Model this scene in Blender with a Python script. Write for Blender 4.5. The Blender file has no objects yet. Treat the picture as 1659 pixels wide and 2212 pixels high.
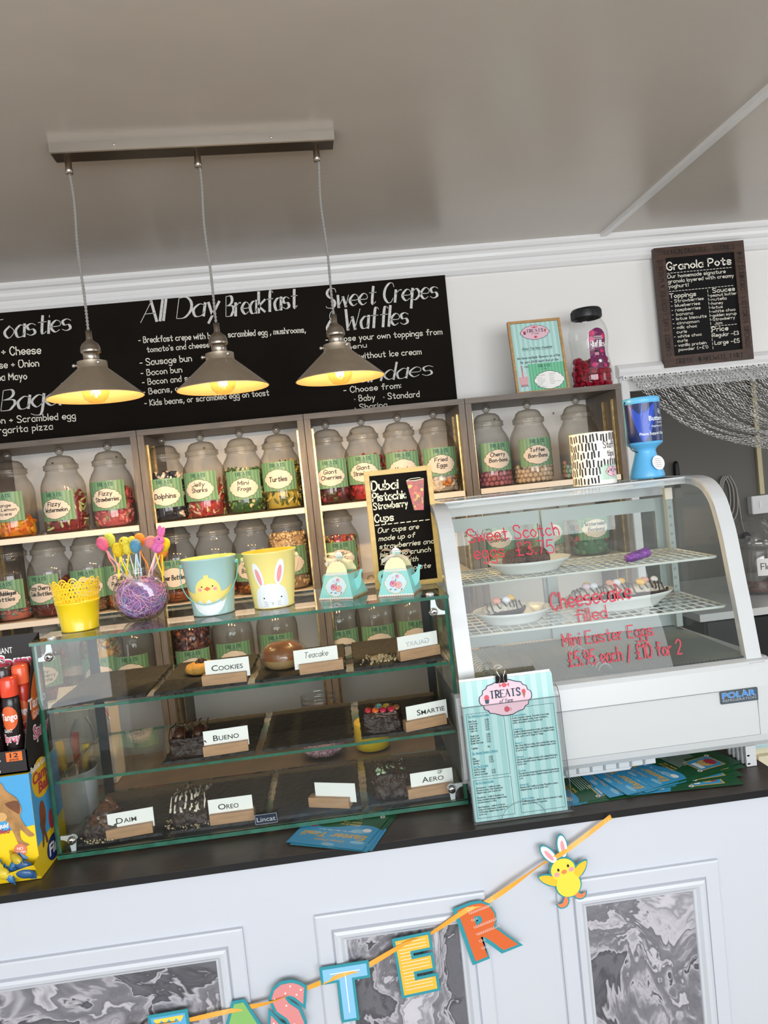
import bpy, bmesh, math, random
from mathutils import Vector, Matrix, Quaternion
random.seed(7)
PI = math.pi
SC = bpy.context.scene
COL = SC.collection

# ------------------------------------------------------------------ camera
FOC, YAW, PITCH, ROLL, CAM_H = 1560.0, .0687, -.0411, -.1042, 1.5673
FW, FH = 1659.0, 2212.0


def cam_axes():
    cy, sy, cp, sp = math.cos(YAW), math.sin(YAW), math.cos(PITCH), math.sin(PITCH)
    f = Vector((sy * cp, cy * cp, sp))
    r = Vector((cy, -sy, 0))
    u = r.cross(f)
    c, s = math.cos(ROLL), math.sin(ROLL)
    return c * r + s * u, -s * r + c * u, f


AR, AU, AF = cam_axes()
EYE = Vector((0, 0, CAM_H))
cam_data = bpy.data.cameras.new('camera')
cam_data.sensor_fit = 'HORIZONTAL'
cam_data.sensor_width = 36.0
cam_data.lens = FOC / FW * 36.0
cam_data.clip_start = .02
cam = bpy.data.objects.new('camera', cam_data)
COL.objects.link(cam)
cam.matrix_world = Matrix(((AR.x, AU.x, -AF.x, EYE.x), (AR.y, AU.y, -AF.y, EYE.y), (AR.z, AU.z, -AF.z, EYE.z), (0, 0, 0, 1)))
SC.camera = cam


def at(px, py, Y=None, Z=None, X=None):
    """the point of a real plane (wall, worktop, shelf front) that a measured photo position lies on"""
    d = AF + AR * ((px - FW / 2) / FOC) - AU * ((py - FH / 2) / FOC)
    if Y is not None:
        return EYE + d * (Y / d.y)
    if Z is not None:
        return EYE + d * ((Z - EYE.z) / d.z)
    return EYE + d * (X / d.x)


# ------------------------------------------------------------------ world, lights, exposure
SC.view_settings.view_transform = 'Standard'
SC.view_settings.look = 'None'
SC.view_settings.exposure = 0.10
SC.view_settings.gamma = 1.0
SC.view_settings.use_curve_mapping = False
SC.cycles.use_denoising = True
SC.cycles.max_bounces = 10
SC.cycles.diffuse_bounces = 4
SC.cycles.glossy_bounces = 5
SC.cycles.transmission_bounces = 6
SC.cycles.transparent_max_bounces = 48
SC.cycles.caustics_reflective = False
SC.cycles.caustics_refractive = False
SC.cycles.sample_clamp_indirect = 4.0

world = bpy.data.worlds.new('daylight')
SC.world = world
world.use_nodes = True
wn = world.node_tree
bg = wn.nodes['Background']
bg.inputs['Color'].default_value = (.88, .94, 1.0, 1)
bg.inputs['Strength'].default_value = .55


def area(name, loc, aim, sx, sy, power, col):
    l = bpy.data.lights.new(name, 'AREA')
    l.shape = 'RECTANGLE'
    l.size, l.size_y, l.energy, l.color = sx, sy, power, col
    o = bpy.data.objects.new(name, l)
    o.location = loc
    o.rotation_euler = (Vector(aim) - Vector(loc)).to_track_quat('-Z', 'Y').to_euler()
    COL.objects.link(o)
    return o


area('shop_window_daylight', (.45, -1.95, 1.62), (.45, 2.4, 1.75), 3.2, 1.15, 112, (.93, .965, 1.0))
area('shop_door_daylight', (-1.85, -1.9, 1.25), (-.6, 2.0, 1.3), .7, 1.7, 11, (.93, .965, 1.0))
area('side_fill_light', (3.15, .9, 1.75), (.6, 2.6, 1.95), 1.0, .8, 9, (.97, .98, 1.0))  # added fill that lifts the back wall; no window is known on this side
area('kitchen_fill_light', (2.9, 3.2, 1.7), (1.4, 3.4, 1.2), .8, .8, 2, (.95, .97, 1.0))  # added fill light for the kitchen beyond the opening, no window known there
BULB_POWER = 12.5


# ------------------------------------------------------------------ materials
def lin(c):
    if isinstance(c, str):
        c = tuple(int(c[i:i + 2], 16) / 255 for i in (0, 2, 4))
    return tuple(((v + .055) / 1.055) ** 2.4 if v > .04045 else v / 12.92 for v in c)


MATS = {}


def mat(name, col, rough=.5, metal=0, noise=0, nscale=20, bump=0, bscale=60, spec=.5, col2=None, emit=None, estr=1, coat=0, stretch=None, sss=0):
    if name in MATS:
        return MATS[name]
    m = bpy.data.materials.new(name)
    m.use_nodes = True
    nt = m.node_tree
    b = nt.nodes['Principled BSDF']
    c = lin(col)
    b.inputs['Base Color'].default_value = (*c, 1)
    b.inputs['Roughness'].default_value = rough
    b.inputs['Metallic'].default_value = metal
    b.inputs['Specular IOR Level'].default_value = spec
    b.inputs['Coat Weight'].default_value = coat
    if sss:
        b.inputs['Subsurface Weight'].default_value = sss
        b.inputs['Subsurface Radius'].default_value = (.01, .006, .004)
    if emit:
        b.inputs['Emission Color'].default_value = (*lin(emit), 1)
        b.inputs['Emission Strength'].default_value = estr
    tc = None
    if noise or col2 or bump:
        tc = nt.nodes.new('ShaderNodeTexCoord')
        mp = nt.nodes.new('ShaderNodeMapping')
        nt.links.new(tc.outputs['Object'], mp.inputs['Vector'])
        if stretch:
            mp.inputs['Scale'].default_value = stretch
    if noise or col2:
        n = nt.nodes.new('ShaderNodeTexNoise')
        n.inputs['Scale'].default_value = nscale
        n.inputs['Detail'].default_value = 6
        nt.links.new(mp.outputs[0], n.inputs['Vector'])
        r = nt.nodes.new('ShaderNodeValToRGB')
        c2 = lin(col2) if col2 else tuple(v * (1 - noise) for v in c)
        r.color_ramp.elements[0].position = .35
        r.color_ramp.elements[1].position = .65
        r.color_ramp.elements[0].color = (*c2, 1)
        r.color_ramp.elements[1].color = (*c, 1)
        nt.links.new(n.outputs[0], r.inputs[0])
        nt.links.new(r.outputs[0], b.inputs['Base Color'])
    if bump:
        n2 = nt.nodes.new('ShaderNodeTexNoise')
        n2.inputs['Scale'].default_value = bscale
        n2.inputs['Detail'].default_value = 5
        nt.links.new(mp.outputs[0], n2.inputs['Vector'])
        bp = nt.nodes.new('ShaderNodeBump')
        bp.inputs['Strength'].default_value = bump
        bp.inputs['Distance'].default_value = .01
        nt.links.new(n2.outputs[0], bp.inputs['Height'])
        nt.links.new(bp.outputs[0], b.inputs['Normal'])
    MATS[name] = m
    return m


def glass(name, tint, rough=.03, base=.04, top=.75, haze=0, hazecol=(1, 1, 1), edge=None):
    """thin clear sheet: passes light through, mirrors more at a glancing angle"""
    if name in MATS:
        return MATS[name]
    m = bpy.data.materials.new(name)
    m.use_nodes = True
    nt = m.node_tree
    nt.nodes.remove(nt.nodes['Principled BSDF'])
    out = nt.nodes['Material Output']
    tr = nt.nodes.new('ShaderNodeBsdfTransparent')
    tr.inputs[0].default_value = (*tint, 1)
    gl = nt.nodes.new('ShaderNodeBsdfGlossy')
    gl.inputs['Roughness'].default_value = rough
    lw = nt.nodes.new('ShaderNodeLayerWeight')
    lw.inputs[0].default_value = .5
    pw = nt.nodes.new('ShaderNodeMath')
    pw.operation = 'POWER'
    pw.inputs[1].default_value = 4.0
    nt.links.new(lw.outputs['Facing'], pw.inputs[0])
    if edge:                                  # a longer way through the wall at a glancing angle
        em = nt.nodes.new('ShaderNodeMixRGB')
        em.inputs[1].default_value = (*tint, 1)
        em.inputs[2].default_value = (*edge, 1)
        ep = nt.nodes.new('ShaderNodeMath')
        ep.operation = 'POWER'
        ep.inputs[1].default_value = 1.8
        nt.links.new(lw.outputs['Facing'], ep.inputs[0])
        nt.links.new(ep.outputs[0], em.inputs[0])
        nt.links.new(em.outputs[0], tr.inputs[0])
    ma = nt.nodes.new('ShaderNodeMath')
    ma.operation = 'MULTIPLY_ADD'
    ma.inputs[1].default_value = top
    ma.inputs[2].default_value = base
    nt.links.new(pw.outputs[0], ma.inputs[0])
    mx = nt.nodes.new('ShaderNodeMixShader')
    nt.links.new(ma.outputs[0], mx.inputs[0])
    src = tr
    if haze:
        df = nt.nodes.new('ShaderNodeBsdfDiffuse')
        df.inputs[0].default_value = (*hazecol, 1)
        hm = nt.nodes.new('ShaderNodeMixShader')
        hm.inputs[0].default_value = haze
        nt.links.new(tr.outputs[0], hm.inputs[1])
        nt.links.new(df.outputs[0], hm.inputs[2])
        src = hm
    nt.links.new(src.outputs[0], mx.inputs[1])
    nt.links.new(gl.outputs[0], mx.inputs[2])
    nt.links.new(mx.outputs[0], out.inputs[0])
    MATS[name] = m
    return m


def stripes(name, ca, cb, period, axis=0, rough=.5, duty=.5):
    """two-colour printed stripes across one local axis"""
    if name in MATS:
        return MATS[name]
    m = bpy.data.materials.new(name)
    m.use_nodes = True
    nt = m.node_tree
    b = nt.nodes['Principled BSDF']
    b.inputs['Roughness'].default_value = rough
    tc = nt.nodes.new('ShaderNodeUVMap')
    sp = nt.nodes.new('ShaderNodeSeparateXYZ')
    nt.links.new(tc.outputs[0], sp.inputs[0])
    md = nt.nodes.new('ShaderNodeMath')
    md.operation = 'MULTIPLY'
    md.inputs[1].default_value = 1 / period
    nt.links.new(sp.outputs[axis], md.inputs[0])
    fr = nt.nodes.new('ShaderNodeMath')
    fr.operation = 'FRACT'
    nt.links.new(md.outputs[0], fr.inputs[0])
    gt = nt.nodes.new('ShaderNodeMath')
    gt.operation = 'GREATER_THAN'
    gt.inputs[1].default_value = duty
    nt.links.new(fr.outputs[0], gt.inputs[0])
    mx = nt.nodes.new('ShaderNodeMixRGB')
    mx.inputs[1].default_value = (*lin(ca), 1)
    mx.inputs[2].default_value = (*lin(cb), 1)
    nt.links.new(gt.outputs[0], mx.inputs[0])
    nt.links.new(mx.outputs[0], b.inputs['Base Color'])
    MATS[name] = m
    return m


# ------------------------------------------------------------------ mesh builder
class MB:
    """collects shapes and links them as ONE mesh object"""

    def __init__(self):
        self.v, self.f, self.m, self.s, self.uv = [], [], [], [], {}
        self.mats = []

    def mi(self, m):
        if m not in self.mats:
            self.mats.append(m)
        return self.mats.index(m)

    def add(self, vs, fs, m, smooth=False):
        o = len(self.v)
        self.v += [tuple(p) for p in vs]
        k = self.mi(m)
        for f in fs:
            self.f.append(tuple(i + o for i in f))
            self.m.append(k)
            self.s.append(smooth)
        return o

    def box(self, a, b, m, bev=0, em=None):
        """em: material of the four narrow faces when the box is a sheet"""
        x0, y0, z0 = (min(a[i], b[i]) for i in range(3))
        x1, y1, z1 = (max(a[i], b[i]) for i in range(3))
        if bev > 0:
            bm = bmesh.new()
            bmesh.ops.create_cube(bm, size=1)
            for w in bm.verts:
                w.co = Vector(((x0 + x1) / 2 + w.co.x * (x1 - x0), (y0 + y1) / 2 + w.co.y * (y1 - y0), (z0 + z1) / 2 + w.co.z * (z1 - z0)))
            bmesh.ops.bevel(bm, geom=bm.edges[:], offset=bev, segments=2, affect='EDGES')
            self.bm(bm, m)
            return
        vs = [(x0, y0, z0), (x1, y0, z0), (x1, y1, z0), (x0, y1, z0), (x0, y0, z1), (x1, y0, z1), (x1, y1, z1), (x0, y1, z1)]
        fs = [(0, 3, 2, 1), (4, 5, 6, 7), (0, 1, 5, 4), (2, 3, 7, 6), (1, 2, 6, 5), (3, 0, 4, 7)]
        if em is None:
            self.add(vs, fs, m)
            return
        d = (x1 - x0, y1 - y0, z1 - z0)
        thin = d.index(min(d))
        big = {2: (0, 1), 1: (2, 3), 0: (4, 5)}[thin]
        self.add(vs, [fs[i] for i in big], m)
        self.add(vs, [fs[i] for i in range(6) if i not in big], em)

    def bm(self, bm, m, smooth=False, mtx=None):
        bm.verts.index_update()
        vs = [(mtx @ w.co if mtx else w.co) for w in bm.verts]
        self.add(vs, [[w.index for w in f.verts] for f in bm.faces], m, smooth)
        bm.free()

    def obox(self, c, size, m, rot=None, bev=0):
        """box of a size about a centre, turned by an Euler/Matrix"""
        t = MB()
        t.box((-size[0] / 2, -size[1] / 2, -size[2] / 2), (size[0] / 2, size[1] / 2, size[2] / 2), m, bev)
        R = rot if isinstance(rot, Matrix) else (Matrix.Identity(3) if rot is None else euler(*rot))
        self.add([Vector(c) + R @ Vector(p) for p in t.v], t.f, m)

    def lathe(self, prof, m, seg=24, c=(0, 0, 0), a0=0, a1=2 * PI, smooth=True, rot=None):
        """prof: (radius, height) pairs"""
        full = abs(a1 - a0 - 2 * PI) < 1e-6
        n = seg if full else seg + 1
        vs = []
        for r, z in prof:
            for i in range(n):
                t = a0 + (a1 - a0) * i / seg
                p = Vector((r * math.cos(t), r * math.sin(t), z))
                if rot is not None:
                    p = rot @ p
                vs.append(p + Vector(c))
        fs = []
        for j in range(len(prof) - 1):
            for i in range(seg):
                k = (i + 1) % n
                fs.append((j * n + i, j * n + k, (j + 1) * n + k, (j + 1) * n + i))
        self.add(vs, fs, m, smooth)

    def tube(self, pts, r, m, seg=8, closed=False, cap=True, smooth=True):
        pts = [Vector(p) for p in pts]
        n = len(pts)
        rs = r if isinstance(r, (list, tuple)) else [r] * n
        vs, fs = [], []
        up = None
        for i, p in enumerate(pts):
            if closed:
                t = pts[(i + 1) % n] - pts[i - 1]
            else:
                t = pts[min(i + 1, n - 1)] - pts[max(i - 1, 0)]
            if t.length < 1e-9:
                t = Vector((0, 0, 1))
            t.normalize()
            if up is None:
                up = Vector((0, 0, 1)) if abs(t.z) < .9 else Vector((1, 0, 0))
            a = t.cross(up)
            if a.length < 1e-6:
                a = t.orthogonal()
            a.normalize()
            b = a.cross(t)
            up = b
            for k in range(seg):
                an = 2 * PI * k / seg
                vs.append(p + (a * math.cos(an) + b * math.sin(an)) * rs[i])
        for i in range(n if closed else n - 1):
            j = (i + 1) % n
            for k in range(seg):
                l = (k + 1) % seg
                fs.append((i * seg + k, i * seg + l, j * seg + l, j * seg + k))
        if cap and not closed:
            fs.append(tuple(range(seg))[::-1])
            fs.append(tuple((n - 1) * seg + k for k in range(seg)))
        self.add(vs, fs, m, smooth)

    def ball(self, c, r, m, seg=12, rings=8, rot=None):
        """ellipsoid; r a number or three radii"""
        if not isinstance(r, (tuple, list)):
            r = (r, r, r)
        vs, fs = [], []
        R = rot if rot is not None else Matrix.Identity(3)
        for j in range(rings + 1):
            ph = PI * j / rings
            for i in range(seg):
                t = 2 * PI * i / seg
                vs.append(Vector(c) + R @ Vector((r[0] * math.sin(ph) * math.cos(t), r[1] * math.sin(ph) * math.sin(t), r[2] * math.cos(ph))))
        for j in range(rings):
            for i in range(seg):
                k = (i + 1) % seg
                fs.append((j * seg + i, (j + 1) * seg + i, (j + 1) * seg + k, j * seg + k))
        self.add(vs, fs, m, True)

    def prism(self, outline, mp, t, m, em=None, w=0):
        """flat outline in (u, v), from offset w to w + t along the normal of mapper mp"""
        n = len(outline)
        vs = [mp(u, v, w) for u, v in outline] + [mp(u, v, w + t) for u, v in outline]
        self.add(vs, [tuple(range(n))[::-1], tuple(range(n, 2 * n))], m)
        self.add(vs, [(i, (i + 1) % n, n + (i + 1) % n, n + i) for i in range(n)], em or m)

    def poly(self, outline, mp, m, w=0):
        self.add([mp(u, v, w) for u, v in outline], [tuple(range(len(outline)))], m)

    def blob(self, c, outline, mp, m, w=0, rings=4):
        """star-shaped outline filled in rings, so it can follow a curved surface"""
        n = len(outline)
        vs = [mp(c[0], c[1], w)]
        for k in range(1, rings + 1):
            for u, v in outline:
                vs.append(mp(c[0] + (u - c[0]) * k / rings, c[1] + (v - c[1]) * k / rings, w))
        fs = [(0, 1 + i, 1 + (i + 1) % n) for i in range(n)]
        for k in range(rings - 1):
            for i in range(n):
                a, b = 1 + k * n + i, 1 + k * n + (i + 1) % n
                fs.append((a, a + n, b + n, b))
        self.add(vs, fs, m)

    def grid(self, u0, u1, v0, v1, mp, m, nu=1, nv=1, w=0, uvs=True):
        vs, fs = [], []
        for j in range(nv + 1):
            for i in range(nu + 1):
                vs.append(mp(u0 + (u1 - u0) * i / nu, v0 + (v1 - v0) * j / nv, w))
        for j in range(nv):
            for i in range(nu):
                a = j * (nu + 1) + i
                fs.append((a, a + 1, a + nu + 2, a + nu + 1))
        o = self.add(vs, fs, m)
        if uvs:
            for j in range(nv + 1):
                for i in range(nu + 1):
                    self.uv[o + j * (nu + 1) + i] = (u0 + (u1 - u0) * i / nu, v0 + (v1 - v0) * j / nv)

    def ribbon(self, pts, width, mp, m, w=0, brush=0, closed=False):
        """a drawn line of a width; brush > 0 makes up-strokes thinner"""
        pts = [p for i, p in enumerate(pts) if i == 0 or math.dist(p, pts[i - 1]) > 1e-7]
        n = len(pts)
        if n < 2:
            return
        vs, fs = [], []
        for i, (x, y) in enumerate(pts):
            if closed:
                a, b = pts[i - 1], pts[(i + 1) % n]
            else:
                a, b = pts[max(i - 1, 0)], pts[min(i + 1, n - 1)]
            dx, dy = b[0] - a[0], b[1] - a[1]
            l = math.hypot(dx, dy) or 1
            dx, dy = dx / l, dy / l
            h = width / 2
            if brush:
                h *= 1 - brush + brush * max(0, -dy) * 1.3
            if not closed and i == 0:
                x, y = x - dx * h * .7, y - dy * h * .7
            if not closed and i == n - 1:
                x, y = x + dx * h * .7, y + dy * h * .7
            vs += [mp(x - dy * h, y + dx * h, w), mp(x + dy * h, y - dx * h, w)]
        for i in range(n if closed else n - 1):
            j = (i + 1) % n
            fs.append((2 * i, 2 * i + 1, 2 * j + 1, 2 * j))
        self.add(vs, fs, m)

    def text(self, s, mp, x, y, h, m, w=.0004, width=None, style='hand', weight=1.0, align=0, slant=0, wide=1.0):
        """writes s with cap height h from (x, y); width, when given, is the exact length"""
        if style == 'bold':
            tv, tf, tw = btext(s, weight, slant)
            k = h
            kx = (width / tw) if width else k * wide
            x0 = x - align * tw * kx
            self.add([mp(x0 + a * kx, y + b * k, w) for a, b in tv], tf, m)
            return tw * kx
        strokes, tw = htext(s, style)
        k = h / 10
        kx = (width / tw) if width else k * wide
        x0 = x - align * tw * kx
        lw = {'hand': 1.0, 'brush': 2.3, 'serif': .9}[style] * weight * k
        for st, thin in strokes:
            pts = [(x0 + (a + slant * b) * kx, y + b * k) for a, b in st]
            if style == 'serif':
                dx, dy = abs(pts[-1][0] - pts[0][0]), abs(pts[-1][1] - pts[0][1])
                self.ribbon(pts, lw * (1.9 if (not thin and dy > dx) or len(pts) > 3 else .8), mp, m, w)
            else:
                run = [pts[0]]
                for i in range(1, len(pts)):
                    run.append(pts[i])
                    turn = 0
                    if i < len(pts) - 1:
                        a1 = math.atan2(pts[i][1] - pts[i - 1][1], pts[i][0] - pts[i - 1][0])
                        a2 = math.atan2(pts[i + 1][1] - pts[i][1], pts[i + 1][0] - pts[i][0])
                        turn = abs((a2 - a1 + PI) % (2 * PI) - PI)
                    if turn > .95 or i == len(pts) - 1:      # a sharp corner ends one stroke of the pen
                        self.ribbon(run, lw, mp, m, w, .72 if style == 'brush' else 0)
                        run = [pts[i]]
        return tw * kx

    def build(self, name, parent=None, loc=None, recalc=False):
        me = bpy.data.meshes.new(name)
        me.from_pydata(self.v, [], self.f)
        for m in self.mats:
            me.materials.append(m)
        me.polygons.foreach_set('material_index', self.m)
        me.polygons.foreach_set('use_smooth', self.s)
        if self.uv:
            lay = me.uv_layers.new(name='UVMap')
            for lp in me.loops:
                q = self.uv.get(lp.vertex_index)
                if q:
                    lay.data[lp.index].uv = q
        if recalc:
            b = bmesh.new()
            b.from_mesh(me)
            bmesh.ops.recalc_face_normals(b, faces=b.faces)
            b.to_mesh(me)
            b.free()
        me.validate()
        me.update()
        o = bpy.data.objects.new(name, me)
        COL.objects.link(o)
        if parent is not None:
            o.parent = parent
        if loc is not None:
            o.location = loc
        return o


def euler(x, y, z):
    from mathutils import Euler
    return Euler((x, y, z)).to_matrix()


def flat(o, u, v):
    """mapper onto a plane: origin, unit right, unit up; the normal is u x v"""
    o, u, v = Vector(o), Vector(u).normalized(), Vector(v).normalized()
    n = u.cross(v)
    return lambda a, b, w=0: o + u * a + v * b + n * w


def facing(x, y, z):
    """an upright plane that looks towards -Y"""
    return flat((x, y, z), (1, 0, 0), (0, 0, 1))


def lying(x, y, z, rz=0):
    return flat((x, y, z), (math.cos(rz), math.sin(rz), 0), (-math.sin(rz), math.cos(rz), 0))


def round_(r, z0=0, a=-PI / 2, slope=0, c=(0, 0)):
    """mapper onto the outside of a cylinder or cone (slope = change of radius per height)"""
    def f(u, v, w=0):
        rr = r + slope * v + w
        t = a + u / r
        return Vector((c[0] + rr * math.cos(t), c[1] + rr * math.sin(t), z0 + v))
    return f


def smooth_line(pts, n=5, closed=False):
    out = []
    k = len(pts)
    for i in range(k if closed else k - 1):
        p0 = pts[(i - 1) % k] if closed or i > 0 else pts[i]
        p1, p2 = pts[i], pts[(i + 1) % k]
        p3 = pts[(i + 2) % k] if closed or i + 2 < k else p2
        for j in range(n):
            t = j / n
            out.append(tuple(.5 * (2 * b + (c - a) * t + (2 * a - 5 * b + 4 * c - d) * t * t + (3 * b - a - 3 * c + d) * t ** 3) for a, b, c, d in zip(p0, p1, p2, p3)))
    if not closed:
        out.append(tuple(pts[-1]))
    return out


# handwriting: x is a digit, y a letter (e = baseline, k = x-height, o = capital height, a = descender)
GLYPHS = dict(line.split(' ', 1) for line in '''A !0e3o6e !1i5i
B !0e0o 0o3o4m3k0j 0j4j5h4f3e0e
C 5m4o2o0l0h2e4e5g
D !0e0o 0o3o5l5h3e0e
E !5o0o0e5e !0j4j
F !5o0o0e !0j4j
G 5m4o2o0l0h2e4e5g5i !3i5i
H !0e0o !5e5o !0j5j
I !1e1o
J 4o4g3e1e0g
K !0e0o !5o0i5e
L !0o0e4e
M !0e0o3h6o6e
N !0e0o5e5o
O 3o1o0l0h1e4e6h6l5o3o
P !0e0o 0o3o5m4j0i
Q 3o1o0l0h1e4e6h6l5o3o !4g6d
R !0e0o 0o3o5m4j0i !2i5e
S 5m4o1o0m1k4i5g4e1e0f
T !0o6o !3o3e
U 0o0g1e4e5g5o
V !0o3e6o
W !0o2e4k6e8o
X !0o5e !5o0e
Y !0o3j6o !3j3e
Z !0o5o0e5e
a 4j2k0i0g1e3e4g !4k4e
b !0o0e 0i2k4i4g2e0f
c 4j2k0i0g2e4f
d 4i2k0i0g2e4f !4o4e
e 0h4h4j2k0i0g2e4f
f 4n3o2n2e !0k4k
g 4j2k0i0g2e4g 4k4b2a0b
h !0o0e 0i2k4i4e
i !0k0e !0m0n
j 2k2b0a !2m2n
k !0o0e !4k0h4e
l !0o0e
m !0k0e 0i2k3i3e 3i5k6i6e
n !0k0e 0i2k4i4e
o 2k0i0g2e4g4i2k
p !0k0a 0i2k4i4g2e0f
q 4j2k0i0g2e4g !4k4a
r !0k0e 0i2k3k
s 4j2k0j1h3h4f2e0f
t 2n2f3e4f !0k4k
u 0k0g2e4g !4k4e
v !0k2e4k
w !0k1e3j5e6k
x !0k4e !4k0e
y !0k2e !4k1a
z !0k4k0e4e
0 3o1o0l0h1e3e5h5l3o
1 !0m2o2e
2 0m2o4o5m4j0e !0e5e
3 0n2o4n4l2j4i5g3e0f
4 !4e4o0h5h
5 !5o1o0j 0j3k5h4e1e0f
6 4o1l0h1e3e5g4i1i0g
7 !0o5o2e
8 3j1l1n3o5n5l3j0h0f2e4e6f6h3j
9 5k3i1k1n3o5m5i3e
- !0i3i
_ !0i5i
+ !0i4i !2k2g
. !0e0f
, !1f0c
! !1o1h !1e1f
' !0o0m
: !0f0g !0j0k
& 5e1l2o3m0g2e5i
/ !0c4o
( 2o0l0g2d
) 0o2l2g0d
£ 5m4o2n2f0e5e !0i3i
* !0i1i0h1h'''.split('\n'))
_hc = {}


def hglyph(ch, style):
    k = (ch, style)
    if k in _hc:
        return _hc[k]
    st, wd = [], 0
    for s in GLYPHS.get(ch, '').split():
        sharp = s[0] == '!'
        s = s.lstrip('!')
        pts = [(int(s[i]), ord(s[i + 1]) - 101) for i in range(0, len(s), 2)]
        wd = max(wd, max(p[0] for p in pts))
        if not sharp and len(pts) > 2:
            pts = smooth_line(pts, 4 if style == 'brush' else 3)
        elif style == 'brush':
            q = []
            for a, b in zip(pts, pts[1:]):
                q += [(a[0] + (b[0] - a[0]) * t / 3, a[1] + (b[1] - a[1]) * t / 3) for t in range(3)]
            pts = q + [pts[-1]]
        if style == 'serif' and sharp:
            for a, b in zip(pts, pts[1:]):
                st.append(([a, b], b[1] > a[1] and b[0] > a[0]))
            for p in (pts[0], pts[-1]):
                if p[1] in (0, 10) and abs(pts[0][1] - pts[-1][1]) > 1:
                    st.append(([(p[0] - 1.3, p[1]), (p[0] + 1.3, p[1])], True))
        else:
            st.append((pts, False))
    _hc[k] = (st, wd)
    return _hc[k]


def htext(s, style='hand'):
    out, x = [], 0
    gap = {'hand': 2.0, 'brush': 1.3, 'serif': 2.6}[style]
    for ch in s:
        if ch == ' ':
            x += 3.6
            continue
        st, wd = hglyph(ch, style)
        for p, thin in st:
            out.append(([(x + a, b) for a, b in p], thin))
        x += wd + gap
    return out, max(x - gap, 1)


_bc = {}


def btext(s, weight=1.0, slant=0):
    """printed sans lettering with capital height 1"""
    k = (s, weight, slant)
    if k in _bc:
        return _bc[k]
    cu = bpy.data.curves.new('lettering', 'FONT')
    cu.body = s
    cu.size = 1.0
    cu.resolution_u = 3
    cu.offset = .02 * (weight - 1)
    cu.shear = slant
    ob = bpy.data.objects.new('lettering', cu)
    me = bpy.data.meshes.new_from_object(ob)
    CAPH = .70
    vs = [(v.co.x / CAPH, v.co.y / CAPH) for v in me.vertices]
    fs = [tuple(p.vertices) for p in me.polygons]
    x0 = min((v[0] for v in vs), default=0)
    vs = [(a - x0, b) for a, b in vs]
    tw = max((v[0] for v in vs), default=1)
    bpy.data.objects.remove(ob)
    bpy.data.curves.remove(cu)
    bpy.data.meshes.remove(me)
    _bc[k] = (vs, fs, tw)
    return _bc[k]


# ------------------------------------------------------------------ objects
def tag(o, label, cat, group=None, kind=None):
    o['label'] = label
    o['category'] = cat
    if group:
        o['group'] = group
    if kind:
        o['kind'] = kind
    return o


def struct(o):
    o['kind'] = 'structure'
    return o


def thing(name, label, cat, loc=(0, 0, 0), rz=0, group=None):
    o = bpy.data.objects.new(name, None)
    o.empty_display_size = .05
    COL.objects.link(o)
    o.location = loc
    o.rotation_euler = (0, 0, rz)
    return tag(o, label, cat, group)


def copy_tree(o, parent=None):
    c = o.copy()
    COL.objects.link(c)
    if parent is not None:
        c.parent = parent
    for ch in list(o.children):
        copy_tree(ch, c)
    return c


def part(mb, name, parent, label=None, **k):
    o = mb.build(name, parent, **k)
    if label:
        o['label'] = label
    return o


def ellipse(cx, cy, rx, ry, n=24, a0=0):
    return [(cx + rx * math.cos(a0 + 2 * PI * i / n), cy + ry * math.sin(a0 + 2 * PI * i / n)) for i in range(n)]


def rrect(x0, y0, x1, y1, r, n=4):
    out = []
    for cx, cy, a in ((x1 - r, y1 - r, 0), (x0 + r, y1 - r, PI / 2), (x0 + r, y0 + r, PI), (x1 - r, y0 + r, 1.5 * PI)):
        out += [(cx + r * math.cos(a + PI / 2 * i / n), cy + r * math.sin(a + PI / 2 * i / n)) for i in range(n + 1)]
    return out


def cartouche(cx, cy, rx, ry):
    """the wavy oval of the shop's labels"""
    q = []
    for sx, sy in ((1, 1), (-1, 1), (-1, -1), (1, -1)):
        pts = [(1, 0), (.97, .2), (.86, .3), (.83, .52), (.7, .6), (.64, .76), (.45, .82), (.22, .96), (0, 1)]
        if sx * sy < 0:
            pts = pts[::-1]
        q += [(cx + sx * a * rx, cy + sy * b * ry) for a, b in pts[:-1]]
    return q

# ------------------------------------------------------------------ main materials
M_wall = mat('wall_paint', 'e8e6e3', .55, bump=.06, bscale=35)
M_ceil = mat('ceiling_paint', 'c9c1b8', .27, noise=.05, nscale=3, bump=.10, bscale=9, spec=.6)
M_trim = mat('white_gloss_paint', 'e6e6e6', .3, bump=.03, bscale=30)
M_front = mat('counter_white_paint', 'c6cad2', .4, bump=.04, bscale=25)
M_shadowgap = mat('paint_crack', '6a6864', .8)
M_floor = mat('floor_vinyl', 'a39c90', .5, noise=.15, nscale=8)
M_dark = mat('matt_black', '17171a', .5)
M_black = mat('gloss_black', '101114', .25)
M_white = mat('white_paper', 'f2f1ee', .6)
M_ink = mat('black_ink', '1c1c20', .6)
M_navy = mat('navy_ink', '2b3f52', .6)
M_chalk = mat('white_chalk_pen', 'dcdad6', .7, noise=.25, nscale=160)
M_chalk2 = mat('bright_chalk_pen', 'f4efe0', .6)
M_board = mat('chalkboard_paint', '18130e', .7, noise=.25, nscale=6, spec=.08)
M_steel = mat('brushed_nickel', 'aaa196', .30, metal=1)
M_chrome = mat('polished_chrome', 'd8d8d8', .12, metal=1)
M_brass = mat('worn_brass', 'cdb078', .28, metal=1, noise=.4, nscale=70)
M_greywood = mat('grey_wood_foil', '736960', .5, noise=.32, nscale=14, stretch=(9, 9, .8))
M_greywood_h = mat('grey_wood_foil_across', '736960', .5, noise=.32, nscale=14, stretch=(.8, 9, 9))
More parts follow.
